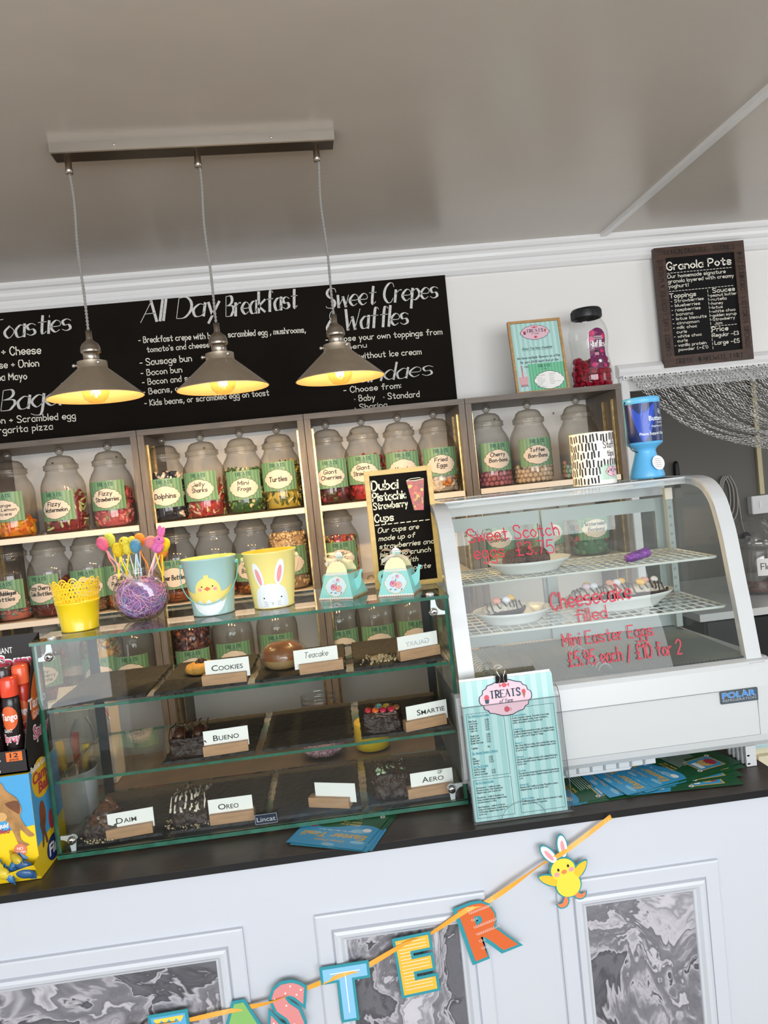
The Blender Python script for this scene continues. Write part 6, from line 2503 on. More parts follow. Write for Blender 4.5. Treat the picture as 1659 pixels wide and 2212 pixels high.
# ------------------------------------------------------------------ menu stand
mA, mB = at(1026, 1786, Z=CT), at(1240, 1757, Z=CT)
mw = .178
my = 1.2365
t = thing('menu_stand', 'clear acrylic leaflet stand at the counter edge before the white cabinet', 'menu stand', (mA.x + .0005, my, CT + .0004))
TILT = -.085
t.rotation_euler = (TILT, 0, 0)
b = MB()
hh = .205
b.box((0, 0, 0), (mw, .0018, hh), G_clear, em=G_clear)
b.box((0, .016, 0), (mw, .0178, hh + .020), G_clear)
b.box((0, 0, 0), (.0018, .0178, hh), G_clear)
b.box((mw - .0018, 0, 0), (mw, .0178, hh), G_clear)
b.box((0, 0, -.0), (mw, .0178, .002), G_clear)
part(b, 'clear_pocket', t)
M_acredge = mat('acrylic_edge', '5a6470', .25)
b = MB()
b.box((0, -.0003, hh - .0008), (mw, .0018, hh), M_acredge)
b.tube([(mw, .0, hh), (mw + .0005, .009, hh + .014), (mw, .017, hh + .017)], .0007, M_acredge, 6)
b.tube([(mw, 0, 0), (mw, 0, hh)], .0007, M_acredge, 6)
b.tube([(0, 0, 0), (0, 0, hh)], .0007, M_acredge, 6)
mp = facing(0, -.0004, 0)
b.ribbon([(mw * .5 + .040 * math.cos(a), .0 + .030 * math.sin(a)) for a in [PI * k / 18 for k in range(19)]], .0007, mp, M_acredge, 0)
part(b, 'polished_edge', t)
sheet_w, sheet_h = .166, .246
t2 = thing('menu_sheet', 'mint striped price menu with a pink badge inside the clear stand', 'menu', (mA.x + .004, my + .0045, CT + .003))
t2.rotation_euler = (TILT, 0, 0)
b = MB()
for k in range(3):
    b.box((-.0015 + k * .001, .0042 - k * .0016, .0), (sheet_w - .0015 + k * .001, .0047 - k * .0016, sheet_h + .004 - k * .003), M_white)
part(b, 'paper_stack', t2)
b = MB()
mp = facing(0, .0003, 0)
b.grid(0, sheet_w, 0, sheet_h, mp, stripes('menu_mint', 'a4cfcd', 'b9dcda', .0195, 0, .22), 1, 1)
part(b, 'printed_front', t2)
b = MB()
logo(b, mp, sheet_w * .47, sheet_h * .855, .047, .031, .0004)
M_tealink = mat('teal_ink', '3a93a4', .6)


def frame_(x0, z0, x1, z1):
    for a, c in (((x0, z0), (x1, z0)), ((x1, z0), (x1, z1)), ((x1, z1), (x0, z1)), ((x0, z1), (x0, z0))):
        b.ribbon([a, c], .0006, mp, M_navy, .0004)


lx0, lx1, rx0, rx1 = .004, .071, .083, .163
frame_(lx0, .077, lx1, .189)
frame_(lx0, .006, lx1, .072)
frame_(rx0, .006, rx1, .190)


def ml_(q, x, z, h=.0030, m=None, wid=None):
    b.text(q, mp, x, z, h, m or M_ink, .0004, width=wid or h * .46 * len(q), style='serif', weight=.9)


def head(q, x, z, wid):
    ml_(q, x, z, .0034, M_tealink, wid)
    b.ribbon([(x, z - .001), (x + wid, z - .001)], .0005, mp, M_tealink, .0004)


head('Our Delicious Ice Creams', .007, .183, .038)
for i, (q, pr_) in enumerate((('Baby Scoop', '£2.80'), ('Extra Scoop', '£2.10'), ('Single Tub', '£3.50'), ('Double Tub', '£4.95'), ('Triple Tub', '£6.50'), ('', ''), ('Single Cone', '£3.80'), ('Special Cone', '£4.10'), ('Double Cone', '£5.15'), ('Double Choc Cone', '£5.45'), ('', ''), ('Toppings', '45p'))):
    if q:
        ml_(q, .007, .1745 - i * .0043)
        ml_(pr_, .036, .1745 - i * .0043)
head('Our Amazing Sundaes & Shakers', .007, .118, .046)
for i, (q, pr_) in enumerate((('Baby', '£5.50'), ('Standard', '£7.50'), ('Sharing', '£11.25'))):
    ml_(q, .007, .109 - i * .0043)
    ml_(pr_, .036, .109 - i * .0043)
head('Waffles & Crepes', .007, .0945, .026)
for i, (q, pr_) in enumerate((('Waffle or Crepe', ''), ('with ice cream', '£7.20'), ('without ice cream', '£5.20'))):
    ml_(q, .007, .0895 - i * .0043)
    if pr_:
        ml_(pr_, .038, .0895 - i * .0043)
head('Our Ice Cream Cocktails', .007, .066, .032)
for i, q in enumerate(('Knickerbocker - Vanilla ice cream,', 'Strawberry sauce, fresh Strawberries,', 'whipped cream, wafer & wafer curl.', '', 'Chocobocker - Vanilla & Chocolate Ice', 'cream, chocolate shavings, whipped cream,', 'chocolate sauce & a Flake.', '', 'Banoffeebocker - Vanilla & Toffee Ice', 'cream with fresh banana, crushed biscuit,', 'Toffee sauce, whipped cream, wafer &', 'wafer curl.')):
    if q:
        ml_(q, .007, .0575 - i * .0042, .0028)
head('Sundaes', rx0 + .003, .184, .013)
for i, (hd, ls) in enumerate((('Strawberry Surprise', ('Fresh strawberry pieces, Strawberry ice cream,', 'topped with whipped cream, fresh strawberry,', 'wafer, strawberry sauce & wafer curl.')), ('Fudgelicious', ('Vanilla & Salted caramel ice cream with fudge pieces', '& salted caramel sauce, topped with whipped cream,', 'wafer, wafer curl & finger of fudge.')),
                              ('Mintastic', ('Mint Choc Chip ice cream, with crushed mint pieces,', 'choc & mint sauce topped with whipped cream, wafer', '& wafer curl.')), ('Malteaser', ('Chocolate & Vanilla ice cream with crushed Maltesers', 'pieces, chocolate sauce, whipped cream & wafer &', 'wafer curl.')),
                              ('Chocoholic', ('Chocolate ice cream layered between brownie pieces', 'with Chocolate sauce, whipped cream, wafer & wafer', 'curl.')), ('Banana Split', ('Banana with Vanilla ice cream, Raspberry sauce,', 'whipped cream, wafer & wafer curl.')), ('Amaretto Affogato', ('Vanilla ice cream rolled in Amaretto biscuit, Fudge', 'sauce, & two shots of espresso.')))):
    z = .1755 - i * .0245
    ml_(hd, rx0 + .003, z, .0029, M_tealink)
    for k, q in enumerate(ls):
        ml_(q, rx0 + .003, z - .0045 - k * .0043, .0030, None, min(.0730, .00146 * len(q)))
part(b, 'printed_text', t2)
bc = thing('binder_clip', 'black binder clip with wire arms gripping the menu top', 'clip', (mA.x + .004 + sheet_w * .445, my + .0045, CT + .003))
bc.rotation_euler = (TILT, 0, 0)
b = MB()
zc = sheet_h + .004
vs = []
for x in (-.0105, .0105):
    vs += [(x, -.0008, zc - .013), (x, -.0060, zc + .0015), (x, .0115, zc + .0015), (x, .0060, zc - .013)]
b.add(vs, [(0, 1, 5, 4), (1, 2, 6, 5), (2, 3, 7, 6), (0, 4, 7, 3), (1, 0, 3, 2), (5, 6, 7, 4)][:3], M_black)
part(b, 'spring_body', bc)
for yy, lean in ((-.001, -.006), (.006, .012)):
    b = MB()
    pts = smooth_line([(-.005, yy - .003, zc - .012), (-.003, yy - .006, zc - .002), (-.0075, yy + lean * .8, zc + .009), (-.004, yy + lean, zc + .0150), (.004, yy + lean, zc + .0150), (.0075, yy + lean * .8, zc + .009), (.003, yy - .006, zc - .002), (.005, yy - .003, zc - .012)], 4)
    b.tube(pts, .0006, M_chrome, 6)
    part(b, 'wire_arm', bc)

# ------------------------------------------------------------------ leaflets
M_fblue = mat('leaflet_blue', '3f9fd0', .3)
M_fgreen = mat('leaflet_green', '1f5634', .3)
M_fgold = mat('leaflet_gold', 'e0b04a', .35)
M_fred = mat('leaflet_red', 'b83a44', .35)
M_fpale = mat('leaflet_cloud', '8cc4e0', .3)
M_fsand = mat('leaflet_sand', 'd8b470', .35)


def leaflet_mesh():
    b = MB()
    W, H = .148, .210
    mp = flat((-W / 2, -H / 2, 0), (1, 0, 0), (0, 1, 0))
    b.prism([(0, 0), (W, 0), (W, H), (0, H)], mp, .0003, M_fgreen)
    w = .00034
    hill = [(0, .135), (.02, .128), (.05, .130), (.08, .142), (.11, .146), (W, .132)]
    b.poly([(0, H), *smooth_line(hill, 5), (W, H)], mp, M_fblue, w)
    for x, y, r in ((.03, .150, .012), (.115, .168, .010), (.07, .203, .008), (.020, .188, .009)):
        b.poly(ellipse(x, y, r * 1.6, r * .55, 16), mp, M_fpale, w + .00002)
    w += .00006
    b.text('The', mp, W * .5, .198, .0042, M_fgold, w, width=.010, style='bold', weight=1.6, align=.5)
    b.text('Chirpy Chicks', mp, W * .5, .1875, .0066, M_fgold, w, width=.060, style='bold', weight=1.7, align=.5, slant=.1)
    b.text('Easter Trail', mp, W * .5, .165, .0160, M_fgold, w, width=.128, style='bold', weight=2.3, align=.5, slant=.15)
    b.text('Wed 1st - Sun 19th April', mp, W * .5, .153, .0044, M_white, w, width=.074, style='bold', weight=1.4, align=.5)
    b.poly(ellipse(.020, .145, .009, .006, 14), mp, M_white, w)
    b.poly(ellipse(.128, .143, .008, .006, 14), mp, M_fred, w)
    b.text('Welcome to our', mp, .040, .128, .0056, M_fgold, w, width=.040, style='hand', weight=1.7)
    b.text('Easter Trail', mp, .042, .119, .0056, M_fgold, w, width=.034, style='hand', weight=1.7)
    for k in range(7):
        b.ribbon([(.045 + .002 * (k % 3), .110 - k * .0046), (.128 - .006 * (k % 2), .110 - k * .0046)], .0009, mp, M_white, w)
    x0, y0, x1, y1 = .012, .028, .066, .112
    fx_ = [(x0, y0), (x1, y0), (x1, y1), (x0, y1)]
    fx_ = [(.010, .030), (.060, .030), (.060, .090), (.010, .090)]
    b.poly(fx_, mp, M_fgold, w)
    b.poly([(.0125, .0325), (.0575, .0325), (.0575, .0875), (.0125, .0875)], mp, M_fblue, w + .00004)
    b.poly(ellipse(.035, .055, .015, .018, 20), mp, M_fsand, w + .00008)
    star = [(.035 + (.012 if k % 2 else .0155) * math.cos(2 * PI * k / 22), .046 + (.009 if k % 2 else .0125) * math.sin(2 * PI * k / 22)) for k in range(22)]
    b.poly(star, mp, M_fred, w + .00012)
    b.poly([(.018, .072), (.046, .072), (.046, .083), (.018, .083)], mp, M_white, w + .00010)
    for cx_, cy_ in ((.060, .030), (.012, .092)):
        for k in range(6):
            a = k * PI / 3
            b.poly(ellipse(cx_ + .0034 * math.cos(a), cy_ + .0034 * math.sin(a), .0017, .0017, 8), mp, M_white, w + .0001)
    for k in range(5):
        b.ribbon([(.075, .024 - k * .0036), (.140, .024 - k * .0036)], .0008, mp, M_white, w)
    for k in range(6):
        b.ribbon([(.070, .078 - k * .0046), (.138, .078 - k * .0046)], .0009, mp, M_white, w)
    o = b.build('leaflet')
    me = o.data
    bpy.data.objects.remove(o)
    return me


LM = leaflet_mesh()


def leaflet(x, y, k, rz, label, grp):
    o = bpy.data.objects.new('leaflet', LM)
    COL.objects.link(o)
    o.location = (x, y, CT + .0002 + k * .0006)
    o.rotation_euler = (0, 0, rz)
    tag(o, label, 'leaflet', grp)


gA = 'leaflets half under the glass case'
for k, (dx, dy, dr) in enumerate(((.010, -.004, .05), (.004, -.006, .03), (-.003, .002, .02), (.0, .0, 0))):
    a = math.radians(180 - 27)
    leaflet(-.032 + dx, 1.328 + dy, k, a + dr, 'topmost blue leaflet half under the glass case' if k == 3 else 'blue leaflet lower in the stack half under the glass case', gA)
gB = 'leaflets fanned under the white cabinet'
spots = ((.415, 1.333, 1.60), (.425, 1.336, 1.63), (.408, 1.340, 1.66), (.590, 1.330, 1.50), (.600, 1.350, 1.62), (.535, 1.352, 1.72), (.612, 1.362, 1.78), (.590, 1.362, 1.86), (.560, 1.356, 1.80), (.612, 1.372, 1.84))
for k, (x, y, r) in enumerate(spots):
    lab = {0: 'lowest leaflet beside the menu stand', 2: 'top leaflet beside the menu stand, picture side forward', 9: 'topmost leaflet of the fan under the white cabinet', 5: 'leaflet of the fan with its blue end to the left'}.get(k, 'leaflet in the fan spread under the white cabinet')
    leaflet(x, y, k, r, lab, gB)

# ------------------------------------------------------------------ bunting on the counter front
BYY = FY - .018
M_ribbon = mat('orange_ribbon', 'eda63c', .4)
M_teal2 = mat('card_teal_edge', '2f8f9c', .5)
bun = thing('easter_bunting', 'orange ribbon bunting with coloured card letters and a chick on the counter front', 'bunting', tuple(at(900, 2090, Y=BYY)))
b = MB()
rp = [(1320, 1764), (1300, 1779), (1215, 1843), (1172, 1866), (1110, 1910), (1052, 1948), (1008, 1966), (925, 2020), (880, 2036), (790, 2088), (742, 2104), (650, 2140), (592, 2163), (535, 2176), (500, 2183), (410, 2203), (360, 2211), (250, 2228)]
pts = [at(x, y, Y=BYY - .003 + (.004 if i % 2 else 0)) for i, (x, y) in enumerate(rp)]
pts = smooth_line([tuple(q) for q in pts], 4)
vs = []
for i, q in enumerate(pts):
    tw = .0040 * (1 - .35 * math.sin(i * .37) ** 2)
    vs += [(q[0] - tw * .4, q[1] + .002 * math.sin(i * .37), q[2] + tw), (q[0] + tw * .4, q[1] - .002 * math.sin(i * .37), q[2] - tw)]
b.add(vs, [(2 * i, 2 * i + 1, 2 * i + 3, 2 * i + 2) for i in range(len(pts) - 1)], M_ribbon)
wp(b, 'ribbon', bun)


def letter(ch, px, py, hpx, rot, col, deco):
    c = at(px, py, Y=BYY)
    h = hpx * BYY * 1.03 / FOC
    ux_, uz_ = Vector((math.cos(rot), 0, math.sin(rot))), Vector((-math.sin(rot), 0, math.cos(rot)))
    b = MB()
    m = mat('card_' + col, col, .55)
    md = mat('card_line_white', 'eef0ea', .55)
    for wgt, t_, off, mm in ((5.2, .0012, 0, M_teal2), (3.2, .0004, .0013, m)):
        v2, f2, tw = btext(ch, wgt)
        k = h * .86
        mpx_ = flat(c - ux_ * tw * k * .48 - uz_ * h * .43, ux_, uz_)
        n = len(v2)
        vs = [mpx_(x * k * .96, y * k, off) for x, y in v2] + [mpx_(x * k * .96, y * k, off + t_) for x, y in v2]
        b.add(vs, [tuple(f)[::-1] for f in f2] + [tuple(i + n for i in f) for f in f2], mm)
        ed = {}
        for f in f2:
            for i in range(len(f)):
                e = (f[i], f[(i + 1) % len(f)])
                if (e[1], e[0]) in ed:
                    ed[(e[1], e[0])] = 0
                else:
                    ed[e] = 1
        b.add(vs, [(e[0], e[1], e[1] + n, e[0] + n) for e, on in ed.items() if on and (e[1], e[0]) not in ed], mm)
    mpl = flat(c, ux_, uz_)
    q = .0020
    if deco == 'lines':
        for k in range(15):
            v = -h * .40 + h * .058 * k
            b.ribbon([(-h * .24, v), (-h * .06 + (h * .28 if abs(v) > h * .28 or abs(v) < h * .08 else 0), v)], .0008, mpl, md, q)
    elif deco == 'curls':
        for k in range(6):
            v = h * .34 - k * h * .13
            for x0, x1 in (((-h * .22, h * .20),) if 0 <= k < 4 and k != 1 else ((-h * .22, -h * .10),)):
                pts_ = []
                n = int((x1 - x0) / (h * .035))
                for i in range(n * 5):
                    a = i / 5 * 2 * PI
                    pts_.append((x0 + (x1 - x0) * i / (n * 5) + .0022 * math.cos(a), v + .0022 * math.sin(a)))
                b.ribbon(pts_, .0004, mpl, md, q)
    elif deco == 'stem':
        b.ribbon([(0, -h * .36), (0, h * .34)], .0016, mpl, md, q)
        b.ribbon([(-h * .26, h * .37), (h * .26, h * .37)], .0016, mpl, md, q)
    elif deco == 'dots':
        v2, f2, tw = btext(ch, 1.0)
        k = h * .86
        done = []
        for x, y in v2[::3]:
            u, v = x * k * .96 - tw * k * .48, y * k - h * .43
            if all(math.dist((u, v), z) > .011 for z in done):
                done.append((u, v))
                b.poly(ellipse(u, v, .0016, .0016, 8), mpl, md, q)
    elif deco == 'zig':
        b.poly([(-h * .24, h * .43)] + [(-h * .24 + h * .06 * k, h * (.32 if k % 2 else .40)) for k in range(9)] + [(h * .24, h * .43)], mpl, mat('card_zig_yellow', 'e8cf52', .5), q)
    elif deco == 'loops':
        for v in (h * .05, -h * .12):
            b.ribbon([(-h * .10 + h * .20 * i / 40 + .003 * math.cos(i * .9), v + .003 * math.sin(i * .9)) for i in range(40)], .0006, mpl, md, q)
    o = wp(b, 'letter_card', bun)
    o['label'] = 'card letter ' + ch + ' with teal edge'
    return o


letter('E', 372, 2250, 128, .02, '5aa9d8', 'zig')
letter('A', 526, 2226, 132, .03, '86b868', 'loops')
letter('S', 622, 2182, 128, -.16, 'd98a8a', 'dots')
letter('T', 750, 2142, 122, .01, '86c0e6', 'stem')
letter('E', 899, 2082, 128, .06, 'e2b53e', 'lines')
letter('R', 1053, 2001, 128, .24, 'd2622c', 'curls')
# chick card
c = at(1219, 1890, Y=BYY)
rot = .20
sc = BYY * 1.03 / FOC
ux_, uz_ = Vector((math.cos(rot), 0, math.sin(rot))), Vector((-math.sin(rot), 0, math.cos(rot)))
mp = lambda u, v, w=0: c + ux_ * (u * sc) + uz_ * (v * sc) + Vector((0, -w, 0))
M_cy = mat('card_chick_yellow', 'f2d443', .55)
M_cy2 = mat('card_chick_wing', 'e6bd30', .55)
M_cor = mat('card_chick_orange', 'e08050', .55)
shapes = []
el = lambda x, y, a, b_, r=0, n=22: [(x + a * math.cos(t) * math.cos(r) - b_ * math.sin(t) * math.sin(r), y + a * math.cos(t) * math.sin(r) + b_ * math.sin(t) * math.cos(r)) for t in [2 * PI * k / n for k in range(n)]]
wing = lambda s: smooth_line([(s * 18, -2), (s * 34, 12), (s * 54, 16), (s * 52, 6), (s * 44, -4), (s * 30, -14), (s * 18, -16)], 3, True)
foot = lambda s, y: smooth_line([(s * 12, -44 + y), (s * 22, -58 + y), (s * 34, -56 + y), (s * 28, -66 + y), (s * 16, -66 + y), (s * 8, -56 + y)], 2, True)
tail_y = 0
outl = [el(0, 14, 27, 25), el(2, -22, 27, 27), el(-20, 56, 10, 24, .45), el(14, 64, 10, 24, -.12), wing(-1), wing(1), foot(-1, 0), foot(1, 6)]
b = MB()
for i, ol in enumerate(outl):
    cx_ = sum(q[0] for q in ol) / len(ol)
    cy_ = sum(q[1] for q in ol) / len(ol)
    grow = []
    for x, y in ol:
        d_ = math.hypot(x - cx_, y - cy_) or 1
        grow.append((cx_ + (x - cx_) * (d_ + 3.2) / d_, cy_ + (y - cy_) * (d_ + 3.2) / d_))
    n = len(grow)
    vs = [mp(x, y, 0) for x, y in grow] + [mp(x, y, .0012 + i * .00001) for x, y in grow]
    b.add(vs, [tuple(range(n)), tuple(range(n, 2 * n))] + [(k, (k + 1) % n, n + (k + 1) % n, n + k) for k in range(n)], M_teal2)
for i, (ol, m) in enumerate(((outl[6], M_cor), (outl[7], M_cor), (outl[4], M_cy2), (outl[5], M_cy2), (outl[2], M_white), (outl[3], M_white), (el(-20, 54, 4.5, 15, .45), M_artpink), (el(14, 62, 4.5, 15, -.12), M_artpink), (outl[1], M_cy), (outl[0], M_cy), (el(-16, 8, 6, 5), M_artpink), (el(18, 9, 6, 5), M_artpink), (el(-10, 17, 2.6, 3.4), M_ink), (el(13, 19, 2.6, 3.4), M_ink), (el(1, 9, 6, 4.6), M_cor))):
    b.poly(ol, mp, m, .0016 + i * .00012)
wp(b, 'chick_card', bun, 'yellow chick card with white rabbit ears')

# ------------------------------------------------------------------ sweet boxes at the left end of the counter
bxr, byf = -.567, 1.250
zm = at(62, 1675, Y=byf).z
zt = at(61, 1389, Y=byf + .02).z
M_cbox = mat('box_yellow', 'efcb1e', .4)
M_cblue = mat('box_sky_blue', '4aa0d4', .4)
M_cback = mat('box_dark', '1b1718', .45)
t = thing('bubblegum_box', 'yellow and blue bubble gum display box with a camel picture, bottom left', 'box', (bxr - .11, byf, CT + .0004))
w2 = .11
hb = zm - CT - .001
b = MB()
b.box((-w2, .012, 0), (w2, .135, hb), M_cbox)
b.add([(-w2, .0115, hb * .30), (w2, .0115, hb * .30), (w2, .0115, hb), (-w2, .0115, hb)], [(0, 1, 2, 3)], M_cblue)
part(b, 'carton', t)
b = MB()
mp = facing(0, .0110, 0)
b.poly([(-w2, .043), (-.03, .048), (.02, .043), (w2, .050), (w2, .095), (.05, .088), (.0, .094), (-w2, .088)], mp, M_cbox, .0003)
M_camel = mat('camel_tan', 'b98a52', .5, noise=.35, nscale=60)
M_camel2 = mat('camel_brown', '7a4a2c', .5, noise=.3, nscale=60)
cxm = .052
body = smooth_line([(cxm - .012, .176), (cxm + .010, .176), (cxm + .018, .160), (cxm + .034, .145), (cxm + .040, .125), (cxm + .036, .112), (cxm + .046, .090), (cxm + .056, .078), (cxm + .046, .076), (cxm + .034, .090), (cxm + .034, .072), (cxm + .046, .062), (cxm + .030, .061), (cxm + .022, .085), (cxm + .012, .108), (cxm, .112), (cxm - .012, .108), (cxm - .020, .085), (cxm - .018, .066), (cxm - .014, .060), (cxm - .034, .058), (cxm - .030, .085), (cxm - .038, .074), (cxm - .050, .070), (cxm - .040, .100), (cxm - .036, .130), (cxm - .026, .150), (cxm - .018, .160)], 3, True)
b.poly(body, mp, M_camel, .0007)
b.poly(smooth_line([(cxm + .014, .138), (cxm + .036, .140), (cxm + .036, .118), (cxm + .026, .124)], 3, True), mp, M_camel2, .0010)
b.poly(ellipse(cxm - .006, .116, .009, .008, 16), mp, mat('camel_pale', 'd0a468', .5), .0012)
b.poly(ellipse(cxm + .006, .116, .009, .008, 16), mp, MATS['camel_pale'], .0013)
b.text('Liquid', mp, cxm + .004, .097, .008, M_white, .0014, width=.024, style='bold', weight=2.6, align=.5, slant=.15)
b.text('Filled', mp, cxm + .004, .087, .008, M_fred, .0014, width=.026, style='bold', weight=2.2, align=.5, slant=.15)
b.poly(ellipse(cxm + .030, .055, .011, .011, 20), mp, mat('box_red_seal', 'd97a5a', .5), .0014)
b.text('NO', mp, cxm + .030, .0555, .005, M_white, .0017, width=.010, style='bold', weight=1.5, align=.5)
b.text('GLUTEN', mp, cxm + .030, .0495, .0038, M_white, .0017, width=.017, style='bold', weight=1.5, align=.5)
part(b, 'front_print', t)
b = MB()
ms = flat((w2, 0, 0), (0, 1, 0), (0, 0, 1))
b.poly([(.0125, .055), (.135, .070), (.135, hb), (.0125, hb)], ms, M_cblue, .0003)
b.poly(ellipse(.058, .160, .040, .034, 24), ms, mat('box_gold_oval', 'e8b81e', .4), .0006)
b.text('Bubble Gum', ms, .020, .180, .010, M_white, .0009, width=.07, style='bold', weight=2.4)
b.text('Camel', ms, .022, .158, .018, M_fred, .0009, width=.08, style='bold', weight=3.0, slant=.1)
b.text('Balls', ms, .040, .137, .018, M_fred, .0009, width=.06, style='bold', weight=3.0, slant=.1)
b.poly(ellipse(.045, .098, .013, .024, 18), ms, mat('box_candy_brown', '8a4a2a', .35), .0006)
b.poly(ellipse(.078, .075, .012, .018, 18), ms, M_fred, .0006)
b.poly(smooth_line([(.030, .088), (.050, .095), (.048, .070), (.054, .046), (.046, .046), (.042, .064), (.036, .046), (.030, .046), (.034, .066)], 3, True), ms, M_camel2, .0009)
b.poly(ellipse(.074, .026, .030, .022, 24, .4), ms, mat('box_navy', '1f2f6a', .4), .0006)
b.text('Fini', ms, .052, .017, .020, M_white, .0009, width=.050, style='bold', weight=2.4, slant=.1)
part(b, 'side_print', t)
b = MB()
b.add([(-w2, .012, 0), (w2, .012, 0), (w2, -.012, .036), (w2 * .9, -.010, .034), (0, -.012, .012), (-w2, -.012, .018)], [(0, 1, 2, 3, 4, 5)], M_cbox)
b.add([(w2, .012, 0), (w2, -.012, .036), (w2, .012, .040)], [(0, 1, 2)], M_cbox)
part(b, 'tray_lip', t)
WR = ['3a78b0', 'd9c23a', '4a98c8', 'c9b02a', '2f5a8a', 'e0d060']
rnd = random.Random(17)
for i in range(22):
    q = WR[i % 6]
    b = MB()
    mm = mat('wrapper_' + q, q, .3, noise=.2, nscale=80)
    b.ball((0, 0, 0), (.0145, .0065, .0095), mm, 14, 8)
    for sx in (-1, 1):
        b.add([(sx * .012, -.001, -.008), (sx * .0185, .001, -.009), (sx * .0185, -.001, .009), (sx * .012, .001, .008)], [(0, 1, 2, 3)], mm)
    o = b.build('wrapped_gum', None, (bxr - .11 + rnd.uniform(-.03, .098), byf - .001 + rnd.uniform(-.004, .008), CT + .018 + .0075 * (i % 4) + rnd.uniform(0, .004)))
    o.rotation_euler = (rnd.uniform(-.4, .4), rnd.uniform(-.9, .9), rnd.uniform(-.5, .5))
    tag(o, 'wrapped bubble gum in the tray of the camel box', 'sweet', 'wrapped gums in the yellow box')
t = thing('spray_sweet_box', 'black display carton of spray sweets standing on the yellow camel box', 'box', (bxr - .11, byf + .004, zm + .0005))
h2 = zt - zm
b = MB()
w3 = .109
b.box((-w3, .118, 0), (w3, .122, h2), M_cback)
b.box((-w3, .012, 0), (w3, .015, .040), M_cback)
b.box((-w3, .012, 0), (w3, .122, .003), M_cback)
for s_ in (-1, 1):
    b.prism([(.012, 0), (.122, 0), (.122, h2), (.095, h2 - .01), (.012, .045)], flat((s_ * w3 - (.0015 if s_ > 0 else -.0015), 0, 0), (0, 1, 0), (0, 0, 1)), .0015, M_cback)
part(b, 'carton', t)
M_spray = mat('spray_pink', 'd24a70', .4)
M_torange = mat('tango_orange', 'e8702a', .4)
b = MB()
mp = facing(0, .1178, 0)
b.text('GIANT', mp, .030, h2 - .032, .011, M_white, .0004, width=.030, style='bold', weight=1.3)
b.text('Spray', mp, .026, h2 - .060, .024, M_white, .0005, width=.078, style='bold', weight=4.6, slant=.15)
b.text('Spray', mp, .027, h2 - .060, .023, M_spray, .0008, width=.076, style='bold', weight=2.2, slant=.15)
b.text('LIQUID CANDY', mp, .056, h2 - .070, .005, M_white, .0004, width=.044, style='bold', weight=1.3)
b.poly(ellipse(-.004, h2 - .05, .026, .032, 20), mp, M_fred, .0003)
mp = facing(0, .0118, 0)
b.text('GIANT', mp, .000, .0285, .009, M_white, .0004, width=.030, style='bold', weight=1.3)
b.text('Spray', mp, .010, .0125, .018, M_white, .0005, width=.056, style='bold', weight=4.4, slant=.15)
b.text('Spray', mp, .011, .0125, .017, M_spray, .0008, width=.054, style='bold', weight=2.0, slant=.15)
b.text('LIQUID CANDY', mp, .026, .004, .0045, M_white, .0004, width=.038, style='bold', weight=1.3)
b.poly([(.075, .022), (.102, .022), (.102, .038), (.075, .038)], mp, M_torange, .0004)
b.text('12', mp, .0885, .0285, .0075, M_ink, .0007, width=.014, style='bold', weight=2, align=.5)
b.text('pack', mp, .0885, .0235, .004, M_ink, .0007, width=.016, style='bold', weight=1.6, align=.5)
ms = flat((w3, 0, 0), (0, 1, 0), (0, 0, 1))
b.poly(smooth_line([(.05, .08), (.085, .085), (.11, .11), (.108, .15), (.09, .165), (.06, .13)], 4, True), ms, M_torange, .0004)
b.text('Tango', ms, .040, .098, .018, M_white, .0008, width=.075, style='bold', weight=2.4, slant=.1)
b.text('GIANT', ms, .054, .080, .012, M_white, .0008, width=.040, style='bold', weight=1.5)
b.text('Spray', ms, .044, .045, .022, M_white, .0008, width=.072, style='bold', weight=4.2, slant=.15)
b.text('Spray', ms, .045, .045, .021, M_spray, .0011, width=.070, style='bold', weight=1.8, slant=.15)
part(b, 'print', t)
M_bot = mat('black_spray_bottle', '1c1516', .25)
M_cap = mat('red_spray_cap', 'e0492f', .2)
G_cap = glass('clear_spray_cap', (.95, .7, .62), .05, .08, .6, haze=.2, hazecol=(.9, .4, .3))
capcols = ['e0492f', 'e0492f', '3a3436', 'e8643c', 'c43a52', 'e0492f']
lab_c = ['8a1f4a', 'd8602a', '6a1f3a', 'd8602a', '8a1f4a', 'd8602a']
